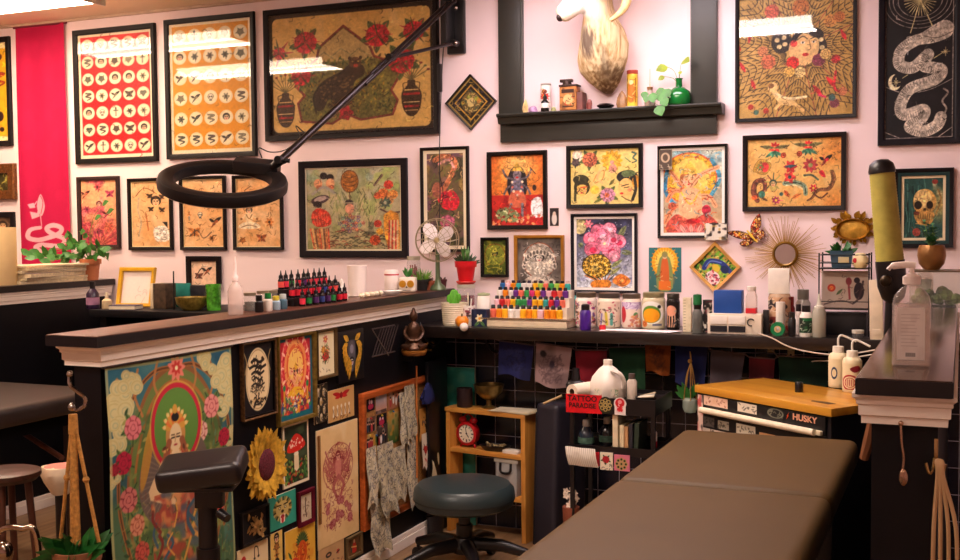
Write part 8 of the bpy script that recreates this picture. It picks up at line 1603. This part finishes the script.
# side stickers on the chest's left edge strip
c = Cv((0, 0, 6, 16), 'e8c8b8', 4); c.mottle('c04040', 3, .55, .8, 1); c.mottle('2a2024', 2.5, .62, .8, 2); c.sheet('sticker', lambda u, v: (-.0005+.03*u-.0, -.0065+0*u, ZH-.19+.155*v), chest)
B().prism([(TW*.84, 0), (TW*.96, .0), (TW*.97, .03), (TW*.90, .035), (TW*.82, .02)], 0, .0006, M=Matrix.Translation((-.03, .05, ZH+.0002)) @ Matrix(((1, 0, 0, 0), (0, 0, 1, 0), (0, 1, 0, 0), (0, 0, 0, 1)))).build('oil_stain', mat('5a3c18', .5), chest)
def chestpt(x, y, dz=0): p = wz(x, y, ZH); return p
lathing('black_puck', 'short black cylinder standing alone on the honey wood top', 'puck', chestpt(799, 392), [('cylinder', [(0, 0), (4, 0), (4.1, .4), (4.1, 9.4), (3.7, 10), (0, 10)], M_blk)])
for i, (x, y, a, lb) in enumerate(((838, 387, .2, 'left wash bottle with bent tube on the honey wood top'), (852, 391.5, .0, 'right wash bottle with red round sticker on the honey wood top'))):
    p = chestpt(x, y); k = mpp(p); t = lathing('wash_bottle', lb, 'bottle', p, [('bottle', [(0, 0), (8.6, 0), (9.4, 1), (9.4, 31), (7.6, 34), (5, 35)], mat('ecdcb4', .4, var=.04)), ('cap', [(5.2, 34.6), (5.6, 35), (5.4, 41), (0, 41.5)], mat('f0e8d8', .4))], None, a)
    B().tube(sp([(0, 0, 40*k), (0, 0, 48*k), (2*k, 0, 51.5*k), (6*k, 0, 51*k), (17*k, -2*k, 46*k)], 5), 1.1*k, 8).build('bent_tube', mat('e8e4d8', .3), t)
    def a_wb(c, i=i):
        if i: c.ell(9, 19, 7, 7, 'a82028', 1, 0, 1.6); c.ell(9, 19, 4.6, 4.6, 'a82028', 1, 0, .6); [c.line([(9-3.4+q, 16), (9-3.4+q, 22)], .7, 'a82028') for q in (0, 1.7, 3.4, 5.1, 6.8)]; c.poly([(9, 5), (16, 2), (19, 6), (13, 9)], '8a1c2c', 1, 3)
        else: c.ell(6, 14, 2.4, 5, '2c3a5a', 1, 0, 1); c.ell(6, 14, 1.2, 3, 'e0d0a8')
    sleeve(t, k, 9.46, 3, 29, a_wb, (0, 0, 20, 26), 'ecdcb4', -PI*.9, -PI*.12, 3)
# young plant in a glass beside the chest
p = wz(689, 430, .70); p = wy(690, 428, 4.25); p.z = 0; t = thing('hanging_glass_plant', 'green plant in a small netted glass pot left of the tool chest', 'plant', p); g0 = wy(690, 424, 4.25).z; k = mpp(p)
B().lathe([(0, g0), (6*k, g0), (8*k, g0+5*k), (7.6*k, g0+13*k), (5*k, g0+15*k)], 16).build('glass', glassmat((.75, .85, .75), 1.45, .05, .4), t); b = B(); rn = random.Random(9)
for i in range(9): a = rn.uniform(0, 6.3); leafmesh(b, (0, 0, g0+14*k), (math.cos(a)-.5, .3*math.sin(a), rn.uniform(.5, 1.2)), 20*k*rn.uniform(.7, 1.1), 7*k, (0, -1, 0))
b.build('leaves', M_leafd, t); b = B()
for i in range(5): a = i*1.257; b.tube(sp([(7*k*math.cos(a), 7*k*math.sin(a), g0+13*k), (4*k*math.cos(a), 4*k*math.sin(a), g0+38*k), (1*k, 0, g0+54*k), (0, 0, wy(690, 352, 4.5).z)], 4), .0022, 5)
b.build('jute_cords', mat('a87c38', .8, var=.3), t); b = B().sph((0, 0, g0+54*k), 2.4*k, 8); b.build('knot', mat('a87c38', .8), t)
t.location.y = 4.52; t.location.x = wy(690, 400, 4.52).x
# ================================================================ RIGHT BAR AND FAR LEFT BOOTH
def onr(x, y): return wz(x, y, ZB)
def hand_san(name, label, loc, w, h, k, rz, pump):
    t = thing(name, label, 'bottle', loc, rz); b = B(); rings = []
    for z, a, d in ((0, .92, .9), (.02, 1, 1), (.60, 1, 1), (.68, .9, .9), (.74, .62, .7), (.78, .30, .45), (.80, .28, .42)): rings.append([Vector((w/2*a*math.copysign(abs(math.cos(q))**.45, math.cos(q)), w*.29*d*math.copysign(abs(math.sin(q))**.45, math.sin(q)), z*h)) for q in [2*PI*i/28 for i in range(28)]])
    b.loft(rings).build('bottle', glassmat((.98, .93, .90), 1.45, .06, .15), t)
    inner = B().loft([[Vector((v.x*.93, v.y*.9, max(.004, min(v.z*.97, h*.6)))) for v in r] for r in rings[:4]]); inner.build('gel', glassmat((.95, .88, .85), 1.2, .1, .22), t)
    c = Cv((0, 0, 40, 60), 'e8dad2', 2.4); c.mottle('d4c0b8', 12, .5, .4, 1); [c.line([(6, y), (c.rng.uniform(22, 35), y)], .6, 'a89088', .6) for y in range(8, 46, 4)]; c.rect(12, 51, 28, 57, 'e8dcd4'); [c.line([(13+i*1.1, 52), (13+i*1.1, 56)], .6, '3a3030') for i in range(13)]
    c.sheet('label', lambda u, v: ((u-.5)*w*.72, -w*.291-.0008+0*u, h*(.07+.50*v)), t, printmat(.4))
    pc = mat('f0e0d8', .4, var=.03); B().lathe([(w*.2, h*.78), (w*.24, h*.79), (w*.24, h*.86), (w*.12, h*.885), (w*.07, h*.89), (w*.06, h*.95), (0, h*.95)], 20).build('collar', pc, t)
    if pump: B().tube(sp([(w*.10, 0, h*.965), (-w*.1, 0, h*.975), (-w*.5, 0, h*.96), (-w*.62, 0, h*.925)], 4), [w*.10]*9+[w*.06]*4, 10).build('pump_head', pc, t)
    else: B().lathe([(w*.16, h*.88), (w*.14, h*.98), (w*.05, h*1.08), (0, h*1.1)], 16).build('flip_cap', pc, t)
    return t
p = onr(911, 366); k = mpp(p); hand_san('hand_sanitizer', 'large clear pump bottle of hand sanitizer on the near end of the right bar', p, 36*k, 104*k, k, .0, True)
p = onr(924.5, 304); k = mpp(p); hand_san('hand_sanitizer', 'smaller clear bottle behind the large hand sanitizer on the right bar', p, 16*k, 44*k, k, .1, False)
# terrarium tank with gold pot
p = Vector((-.085, 4.2, ZB)); k = mpp(p); t = thing('glass_terrarium', 'glass tank of moss and stones at the far end of the right bar', 'terrarium', p); hT = wy(930, 270, 4.17).z-ZB; b = B().box(-.08, -.07, .0, .09, .07, hT-.006)
b.build('glass_tank', glassmat((.9, .92, .88), 1.45, .04, .1), t); B().box(-.083, -.073, hT-.006, .093, .073, hT-.001).build('lid', mat('6a5a48', .3, .4), t, True, .002); rn = random.Random(31); b = B()
for i in range(26): b.sph((rn.uniform(-.06, .07), rn.uniform(-.055, .05), rn.uniform(.012, .05)), (rn.uniform(.01, .022),)*3, 8)
b.build('moss_and_stones', mat('5a6a30', .8, var=.9, scale=30, bump=.5), t)
p = wy(931.5, 269, 4.2); p.z = ZB+hT; k = mpp(p); lathing('gold_pot', 'round gold pot on the glass tank below the skull picture', 'pot', p, [('pot', [(0, 0), (7, 0), (12, 6), (13.6, 14), (13, 21), (11.6, 24.5), (10.6, 24), (11.4, 19), (0, 18.4)], mat('94683a', .35, .6, var=.25, scale=20))])
t = thing('bushy_plant', 'upright green plant growing in the round gold pot', 'plant', p+Vector((0, 0, 18.5*k))); b = B(); bs = B(); rn = random.Random(17)
for i in range(9):
    a = rn.uniform(0, 6.3); e = Vector((math.cos(a)*9*k*rn.random(), math.sin(a)*8*k, rn.uniform(12, 30)*k)); bs.tube([(0, 0, 0), e*.5, e], .0012, 5)
    for q in range(9): f_ = .35+.65*q/8; an = rn.uniform(0, 6.3); leafmesh(b, e*f_, (math.cos(an), math.sin(an), .5), 8*k, 3.6*k)
bs.build('stems', M_stem, t); b.build('leaves', mat('3c7a4c', .5, var=.35, scale=40), t)
# yellow panel lamp clamped to the bar
LY = 3.42; lt, lb_ = wy(882, 172, LY), wy(890, 262, LY); base = wy(879, 330, LY-.05); kk = mpp(lb_); t = thing('panel_lamp', 'tall work lamp with a yellow ribbed panel and black ends standing beside the right bar', 'lamp', (base.x, LY-.05, 0)); O = Vector((base.x, LY-.05, 0)); ax = (lt-lb_).normalized(); r = 13.6*kk
def tilt(prof, n=28, **kw): return B().lathe(prof, n, M=Matrix.Translation(lb_-O) @ ax.to_track_quat('Z', 'Y').to_matrix().to_4x4(), **kw)
H_ = (lt-lb_).length
tilt([(0, .001), (r*.97, .001)]+[(r*(.97 if i % 2 else 1.0)*(1-.1*i/60), .002+(H_-.004)*i/60) for i in range(61)]+[(r*.8, H_)]).build('ribbed_panel', mat('b4a84c', .6, var=.12, scale=30), t)
tilt([(r*.94, H_-.004), (r*.96, H_+.004), (r*.84, H_+8*kk), (r*.5, H_+12*kk), (0, H_+13*kk)]).build('top_cap', M_blk, t); tilt([(0, .004), (r*1.04, .004), (r*1.04, -24*kk), (r*.8, -36*kk), (r*.35, -42*kk), (r*.3, -44*kk), (0, -44*kk)]).build('lower_housing', M_blk, t)
B().sph(wy(886, 281, LY-.055)-O, (6*kk, .012, 6*kk), 16).build('dark_knob', mat('3a3024', .3, .8), t); B().cyl(wy(890, 300, LY)-O, Vector((0, 0, .02)), .013, .013, 14).build('post', M_blk, t); B().lathe([(0, 0), (.06, 0), (.06, .012), (.02, .03), (0, .03)], 28).build('floor_base', M_blk, t)
# hooks on the end of the right wall
def hook(label, x, y, big, par=None):
    p = wy(x, y, 2.285); k = mpp(p); t = thing('wall_hook', label, 'hook', p); M_h = mat('b89a68', .25, .9)
    B().box(-2*k, -.004, -4*k, 2*k, 0, 12*k*big).build('hook_plate', M_h, t, True, .002)
    for s_ in ((-1, 1) if big > 1 else (0,)): B().tube(sp([(s_*1.5*k, -.004, 4*k), (s_*3*k, -.02, -6*k), (s_*6*k, -.032, -8*k), (s_*9*k, -.034, 2*k)] if s_ else [(0, -.004, 6*k), (0, -.02, -4*k), (0, -.034, -6*k), (0, -.038, 1*k)], 5), 1.5*k, 8).build('prong', M_h, t)
    return p, k
p, k = hook('double brass hook on the black end of the right bar', 936, 462, 2)
t = thing('coiled_cable', 'cream cable looped over the double brass hook', 'cable', p)
for i, (dx, dx2) in enumerate(((-1, -3), (1, 3), (3, 10), (4, 17))): B().tube(sp([(2*k, -.022, 3*k), (dx*k+2*k, -.034, 4*k), (dx*k+3*k, -.036, -10*k), (dx2*k+2*k, -.035, -60*k), (dx2*1.1*k+2*k, -.034, -130*k), (dx2*1.15*k+4*k, -.034, -170*k)], 5), 2.1*k, 8).build('cable_loop', mat('c8a478', .5, var=.1), t)
t = thing('hanging_spoon', 'small metal spoon tool hanging under the cream trim of the right bar', 'tool', wy(901, 421, 2.27)); k = mpp(t.location); M_sv = mat('b89880', .25, .9)
B().sph((0, -.006, -2*k), (2.6*k, .004, 3*k), 10).build('ring_hook', M_sv, t); B().tube(sp([(0, -.006, -2*k), (1*k, -.008, -20*k), (3*k, -.008, -36*k), (2*k, -.008, -50*k)], 5), 1.3*k, 8).build('handle', M_sv, t); B().sph((3*k, -.008, -56*k), (4.4*k, .006, 9*k), 14).build('bowl', M_sv, t)
o = B().tube([tuple(wy(873, 421, 2.42)), tuple(wy(870, 437, 2.44)), tuple(wy(864, 458, 2.46))], [.011, .013, .010], 8).build('wooden_baton', mat('9a6848', .5, var=.2)); o.location = (0, 0, 0); tag(o, 'tan wooden handle sticking out below the right bar trim', 'baton')
# ---- far left bar: roll, magazines, plant
def onl(x, y, X=-4.36): p = wx(x, y, X); p.y = min(p.y, 4.7); p.z = ZL_; return p
p = onl(4, 290); k = mpp(p); t = lathing('paper_roll', 'big cream paper towel roll standing at the far left edge', 'paper roll', p, [('roll', [(3, 0), (13, 0), (13.2, .4), (13.2, 57), (13, 57.5), (3, 57.5), (3, 0)], mat('e8c890', .8, var=.03)), ('cardboard_core', [(2.4, .2), (3.05, .2), (3.05, 57), (2.4, 57), (2.4, .2)], mat('8a6a48', .8))])
mags = ['c8b088', 'e0d0a8', '8a6a6a', 'e8dcc0', 'b89a70', 'f0e0b8']; zz = 0
for i, cc in enumerate(mags):
    h_ = (.018, .012, .022, .012, .016, .010)[i]; t = thing('magazine', f'{("tan", "cream", "mauve", "pale", "ochre", "ivory")[i]} magazine, {ORD[5-i] if i < 5 else "topmost"}{" from the top" if i < 5 else ""} of the far left stack', 'magazine', (-4.352+.004*(i % 3), 4.36+.006*((i*2) % 3), ZL_+.0005+zz), .05*((i*37) % 5-2), 'magazines on the far left bar'); B().box(-.095, -.2, 0, .095, .22, h_).build('cover', mat(cc, .5, var=.1), t, True, .001); B().box(-.0945, -.2005, .0015, .0955, .2205, h_-.0015).build('pages', mat('d8c8a4', .8, var=.2, scale=60), t); zz += h_+.0006
p = wy(91, 278, 4.64); p.z = ZL_; k = mpp(p); lathing('terracotta_pot', 'terracotta pot holding the trailing plant at the far left', 'pot', p, [('pot', [(0, 0), (7, 0), (9, 16), (10.4, 16), (10.6, 21), (9.4, 21), (8.6, 17), (0, 16.5)], mat('c8784c', .6))])
t = thing('trailing_plant', 'trailing green vine plant growing from the terracotta pot', 'plant', p+Vector((0, 0, 16.6*k))); b = B(); bs = B(); rn = random.Random(44)
for i in range(13):
    a = rn.uniform(2.2, 5.6); L = rn.uniform(14, 46); s_ = 1 if i % 4 == 0 else -1; e = Vector((s_*L*k*rn.uniform(.3, 1.1), -.03-.1*rn.random(), rn.uniform(-6, 34)*k)); P = sp([(0, 0, 0), tuple(e*.4+Vector((0, 0, 10*k))), tuple(e)], 5); bs.tube(P, .0016, 5)
    for q in range(3, len(P), 2): an = rn.uniform(0, 6.3); leafmesh(b, P[q], (math.cos(an), -.5, math.sin(an)*.7), 10*k, 6.6*k, (0, -1, .3))
for i in range(4): P = sp([(0, 0, 0), (-.06-.05*i, -.08, .05), (-.16-.05*i, -.12, .01+.012*i)], 6); bs.tube(P, .0016, 5); [leafmesh(b, P[q], (rn.uniform(-1, .3), -.4, rn.uniform(-.2, .8)), 11*k, 7*k, (0, -1, .4)) for q in range(4, len(P), 2)]
for e in ((12, 44), (22, 58), (28, 50)): P = sp([(0, 0, 0), (e[0]*.3*k, -.02, e[1]*.7*k), (e[0]*k, -.03, e[1]*k)], 6); bs.tube(P, .0013, 5); leafmesh(b, P[-1], (.6, -.3, .2), 13*k, 6*k, (0, -1, .3))
bs.build('stems', M_stem, t); b.build('leaves', mat('3c7a30', .45, var=.45, scale=30), t)
# ---- dark desk with frame and jars behind the low wall
DZ_ = 1.02; dl, dr = wz(80, 311, DZ_), wz(160, 313, DZ_); t = thing('black_desk', 'black desk behind the low wall holding the yellow photo frame', 'desk', (0, 0, 0)); B().box(dl.x-.02, 4.27, DZ_-.035, -2.60, 4.77, DZ_).build('desk_top', M_black, t, True, .003); B().box(dl.x+.02, 4.30, 0, dl.x+.06, 4.75, DZ_-.036).box(-2.68, 4.30, 0, -2.64, 4.75, DZ_-.036).box(dl.x+.06, 4.70, .1, -2.68, 4.73, DZ_-.036).build('desk_body', M_black, t, False)
def ond(x, Y=4.42): p = wy(x, 308, Y); p.z = DZ_; return p
p = ond(135, 4.45); k = mpp(p); t = thing('picture_stand', 'yellow photo frame with a white sheet standing on the black desk', 'photo frame', p+Vector((0, 0, .002)), .12); t.rotation_euler = (-.22, 0, .12); W_, H2 = 41*k, 40*k
fr = ringmesh(W_, H2, [(0, 0), (0, -.016), (.004, -.02), (.018, -.016), (.02, -.002)]).build('frame', mat('d8a418', .35, var=.12), t); fr.location = (0, 0, H2/2); c = Cv((0, 0, 30, 30), 'f4e4dc', 2); c.squig(5, (14, 18, 26, 26), ('c8a8a0',), 8, .5, .6); s0_ = c.sheet('print', flat(W_-.036, H2-.036, -.003, 0, H2/2), t); B().box(-W_/2+.004, -.002, .004, W_/2-.004, .004, H2-.004).build('backing_board', mat('5a4434', .8), t)
B().prism([(-.02, .0), (.02, 0), (.01, H2*.8), (-.01, H2*.8)], .004, .006).build('strut', mat('3a2c24', .7), t).rotation_euler = (-.0, 0, 0)
def dk(name, label, cat, x, Y, parts, rz=0): return lathing(name, label, cat, ond(x, Y), parts, None, rz)
dk('perfume_bottle', 'dark bottle with a purple label left of the yellow frame', 'bottle', 93, 4.33, [('bottle', [(0, 0), (6, 0), (6.6, 1), (6.2, 15), (3, 20)], mat('2c1c38', .3, var=.5, scale=60)), ('cap', [(2.6, 19.6), (2.8, 27), (0, 27)], M_blk), ('label', [(6.65, 4), (6.68, 4.4), (6.5, 11), (6.48, 11.4)], mat('a87898', .5, var=.3))])
dk('lotion_bottle', 'small cream pump bottle in front of the yellow frame', 'bottle', 107, 4.36, [('bottle', [(0, 0), (4.6, 0), (5, .8), (4.8, 8), (2, 10)], mat('d8c098', .4)), ('pump', [(1.6, 9.8), (1.8, 13), (1, 16), (0, 16)], mat('e8d8b8', .4))])
p = ond(126, 4.33); k = mpp(p); t = thing('book', 'flat navy and cream book lying before the yellow frame', 'book', p+Vector((0, 0, .0005)), .25); B().box(-14*k, -.045, 0, 14*k, .045, .003).box(-14*k, -.045, .019, 14*k, .045, .022).build('cover', mat('2a2850', .5), t); B().box(-13.6*k, -.0455, .0032, 13.6*k, .044, .0188).build('pages', mat('e8dcc0', .8), t)
p = ond(163, 4.45); k = mpp(p); t = thing('card_box', 'mottled brown and cream box right of the yellow frame', 'box', p+Vector((0, 0, .0004))); B().box(-5*k, -.04, 0, 10*k, .04, 25*k).build('box', mat('4a3828', .5, var=.6, scale=40), t, True, .002); B().box(-9*k, -.04, 0, -5.4*k, .04, 25*k).build('cream_side', mat('d8c8a8', .5), t, True, .001)
o = B().cyl((0, 0, 0), (.002, 0, 38*k), .0035, None, 8).build('incense_stick', mat('14100e', .5)); o.location = ond(174, 4.38)+Vector((0, 0, .0004)); tag(o, 'thin upright black stick on the black desk', 'stick')
p = ond(184, 4.55); k = mpp(p); o = B().box(-11*k, -.006, 0, 9*k, .006, 24*k).build('teal_glass', mat('2c8078', .15, var=.25, coat=.5), None, True, .002); o.location = p+Vector((0, 0, .0004)); tag(o, 'teal glass panel standing behind the gold bowl', 'panel')
o = B().box(-8*k, -.03, 0, 8*k, .03, 22*k).build('dark_box', mat('181c24', .4, var=.5, scale=40), None, True, .002); o.location = ond(201, 4.56)+Vector((0, 0, .0004)); tag(o, 'dark patterned box between the teal panel and green glass', 'box')
dk('gold_bowl', 'wide golden painted bowl on the black desk', 'bowl', 192, 4.40, [('bowl', [(0, 0), (9, 0), (15, 6), (16, 11), (16.6, 13), (15.6, 13), (14, 8), (0, 3)], mat('8a7430', .35, .4, var=.5, scale=50))])
p = ond(214, 4.42); k = mpp(p); t = lathing('green_glass', 'bright green patterned glass tumbler on the black desk', 'glass', p, [('tumbler', [(0, 0), (7, 0), (8, 26), (7.4, 26), (6.6, 1), (0, 1)], mat('4a9a28', .15, var=.7, scale=45, coat=.6))])
# ---- dark booth at the far left
t = thing('dark_couch', 'dark brown padded treatment couch in the shadow at the far left', 'couch', (0, 0, 0)); B().box(-4.3, 3.15, .64, -3.42, 3.82, .72).build('cushion', mat('2c1f18', .5, var=.1), t, True, .03, 4); B().box(-4.2, 3.22, .58, -3.5, 3.75, .638).build('frame', M_black, t)
for x in (-4.15, -3.55):
    for y in (3.27, 3.7): B().box(x-.02, y-.02, 0, x+.02, y+.02, .58).build('leg', mat('2a1a14', .5), t)
p = wy(6, 470, 2.85); t = thing('wooden_stool', 'round brown wooden stool seat at the far left edge', 'stool', (p.x, p.y, 0)); k = mpp(p); B().lathe([(0, p.z-.035), (.10, p.z-.035), (.115, p.z-.02), (.115, p.z-.005), (.10, p.z), (0, p.z)], 28).build('seat', wood('2a140c', '4e2a1a', 3, .4, 0), t)
for i in range(4): a = i*PI/2+.6; B().cyl((.07*math.cos(a), .07*math.sin(a), p.z-.036), (.11*math.cos(a), .11*math.sin(a), 0), .013, .011, 10).build('leg', mat('4a2414', .5), t)
o = B().tube([tuple(wy(8, 423, 3.75)), tuple(wy(62, 458, 3.6))], .012, 8).build('wooden_strut', mat('5a3020', .5, var=.2)); tag(o, 'slanting brown wooden strut in the dark far left booth', 'strut')
p = wy(60, 478, 3.2); k = mpp(p); t = thing('pink_cushion', 'pale pink and cream rounded chair cushion behind the hanging plant cords', 'cushion', (p.x, p.y, 0), .3); B().lathe([(0, p.z-17*k), (8*k, p.z-16*k), (15*k, p.z-4*k), (19*k, p.z+6*k), (17*k, p.z+12*k), (0, p.z+15*k)], 24, wob=lambda a, z: 1+.1*math.cos(4*a)).build('cushion', mat('e8d0b0', .7), t); B().lathe([(0, p.z+15.3*k), (14.6*k, p.z+12.6*k), (15*k, p.z+12*k)], 24).build('pink_top', mat('e08878', .7), t); B().cyl((0, 0, 0), (0, 0, p.z-16*k), .02, None, 12).lathe([(0, 0), (.12, 0), (.12, .015), (0, .02)], 24).build('pedestal', M_blk, t)
p = wy(86, 486, 3.0); k = mpp(p); t = thing('easel', 'brown wooden easel frame standing in the dark behind the hanging cords', 'easel', (p.x, p.y, 0), .2); M_ef = mat('5a3418', .5, var=.2)
for x in (-11, 11): B().box((x-1.6)*k, -.01, 0, (x+1.6)*k, .01, p.z+30*k).build('upright', M_ef, t, True, .002)
for z in (28, -8): B().box(-9.3*k, -.008, p.z+(z-1.6)*k, 9.3*k, .008, p.z+(z+1.6)*k).build('rail', M_ef, t)
p = wy(18, 548, 2.7); t = thing('chrome_rail', 'curved chrome tube frame low at the far left edge', 'rail', p); k = mpp(p); B().tube(sp([(-40*k, 0, -10*k), (-22*k, 0, 16*k), (6*k, 0, 20*k), (20*k, .02, 8*k), (22*k, .03, -p.z)], 6), .010, 10).build('tube', mat('b8a898', .15, 1), t); B().sph((-12*k, -.02, -4*k), (9*k, .03, 12*k), 14).build('chrome_cup', mat('a89888', .15, 1), t); B().cyl((-12*k, -.02, -14*k), (-12*k, -.02, -p.z), .012, None, 10).build('support', mat('3a3430', .3, .8), t)
# macrame hanger with plant on the near end of the low wall
hp_ = wy(78, 402, 2.43); k = mpp(hp_); t = thing('wall_hook', 'chrome hook and chain on the near end of the low wall', 'hook', hp_); M_ch = mat('a8a098', .15, 1); B().tube(sp([tuple(wy(70, 372, 2.40)-hp_), tuple(wy(70, 385, 2.40)-hp_), tuple(wy(78, 392, 2.40)-hp_), tuple(wy(85, 398, 2.40)-hp_), tuple(wy(84, 406, 2.39)-hp_), tuple(wy(77, 410, 2.39)-hp_), tuple(wy(72, 406, 2.39)-hp_)], 5), .0055, 8).build('chain', M_ch, t); B().sph(wy(72, 407, 2.39)-hp_, .012, 12).build('ball_end', M_ch, t); B().sph(wy(70, 374, 2.40)-hp_, .010, 12).build('mount', M_ch, t)
top = wy(73, 416, 2.39); zb = wy(73, 542, 2.39); t = thing('macrame_hanger', 'tan rope plant hanger hooked on the low wall end', 'plant hanger', top); b = B(); M_rope = mat('b07c38', .85, var=.35, scale=90)
for dx in (-27, 22, -1, 5):
    e = Vector((dx*k, -.01 if dx in (-1, 5) else .02, zb.z-top.z)); P = sp([(0, 0, 0), tuple(e*.5), tuple(e)], 8); B().tube(P, .0055 if abs(dx) > 6 else .009, 7).build('rope', M_rope, t); B().sph(P[len(P)//2], .010, 8).build('knot', M_rope, t)
B().cyl((0, 0, .005), (0, 0, -.05), .012, .014, 10).build('wrapped_knot', M_rope, t)
pp_ = Vector((top.x, top.y, zb.z-.13)); lathing('hanging_pot', 'clay pot resting in the tan rope hanger', 'pot', pp_, [('pot', [(0, 0), (14, 0), (24, 30), (24.5, 40), (23, 40), (20, 30), (0, 29)], mat('8a5a3c', .6))])
tuft('leafy_plant', 'big green leafy plant spilling from the rope hanger', pp_+Vector((0, 0, 30*k)), k, 46, 36, 14, mat('1e5e24', .4, var=.4, scale=20), 51, 12, ang=1.35)
# ---- wall shelf with statue on the low wall
p = wx(414, 350, XP+.055); k = mpp(p); t = thing('wall_ledge', 'small round wooden ledge on the low wall under the bronze statue', 'ledge', p); B().lathe([(0, -5*k), (11*k, -5*k), (13*k, -2*k), (13*k, 0), (0, 0)], 24).build('plate', wood('6a3c14', 'b87830', 3, .35, 0), t); B().box(-.055, -.008, -.05, .0, .008, -5*k).build('bracket', M_blk, t)
t = thing('bronze_statue', 'seated bronze statue with bowed head on the small wooden ledge', 'statue', p+Vector((0, 0, .0004)), .5); M_bz = mat('4a3020', .35, .6, var=.4, scale=40)
B().lathe([(0, 0), (11*k, 0), (12*k, 2*k), (10*k, 5*k), (8.4*k, 8*k), (6*k, 11*k), (6.4*k, 16*k), (7.4*k, 21*k), (5*k, 26*k), (2.4*k, 28*k), (2.2*k, 29*k), (3.8*k, 31*k), (4.2*k, 34*k), (3.4*k, 37*k), (2*k, 39*k), (1.2*k, 42*k), (0, 42.5*k)], 24, sy=.8).build('figure', M_bz, t)
for s_ in (-1, 1): B().tube(sp([(s_*6.4*k, 0, 24*k), (s_*9*k, -1*k, 17*k), (s_*5*k, -6*k, 11*k), (0, -7.4*k, 10*k)], 5), 1.9*k, 8).build('arm', M_bz, t); B().tube(sp([(s_*3*k, 0, 4*k), (s_*11*k, -3*k, 4*k), (s_*4*k, -8*k, 3.4*k)], 5), 2.6*k, 8).build('folded_leg', M_bz, t)
p = wx(381, 340, XP+.02); k = mpp(p); t = thing('wire_rack', 'thin black wire rack with crossed rods on the low wall', 'rack', p, PI/2); b = B()
for i in range(7): B().tube([((-22+i*6)*k, -.01, -14*k), ((-8+i*6)*k, -.02, 13*k)], .0022, 6).build('rod', mat('5a5050', .3, .7), t)
B().tube([(-22*k, -.012, 12*k), (6*k, -.022, -16*k)], .0022, 6).build('rod', mat('8a7a70', .3, .7), t); B().tube([(-24*k, -.012, -14*k), (24*k, -.012, -14*k)], .003, 6).build('rail', mat('5a5050', .3, .7), t); B().tube([(-24*k, -.012, 13*k), (24*k, -.012, 13*k)], .003, 6).build('rail', mat('5a5050', .3, .7), t)
p = wx(430, 346, XP+.03); k = mpp(p); t = thing('ring_hook', 'brass ring hook on the low wall beside the bronze statue', 'hook', p); B().tube([(4.4*k*math.cos(a), -.0, 4.4*k*math.sin(a)) for a in [i*2*PI/20 for i in range(17)]], 1.1*k, 8).build('ring', mat('c8a868', .2, .9), t); B().cyl((0, 0, 5*k), (-.03, 0, 7*k), 1*k, None, 8).build('screw_eye', mat('c8a868', .2, .9), t)
o = B().tube(sp([tuple(wx(x, y, XP+o_)) for x, y, o_ in ((420, 322, .03), (424, 336, .05), (432, 345, .06), (441, 340, .05), (446, 328, .03))], 6), .0045, 8).build('black_cable', M_blk); tag(o, 'black cable sagging behind the bronze statue', 'cable')
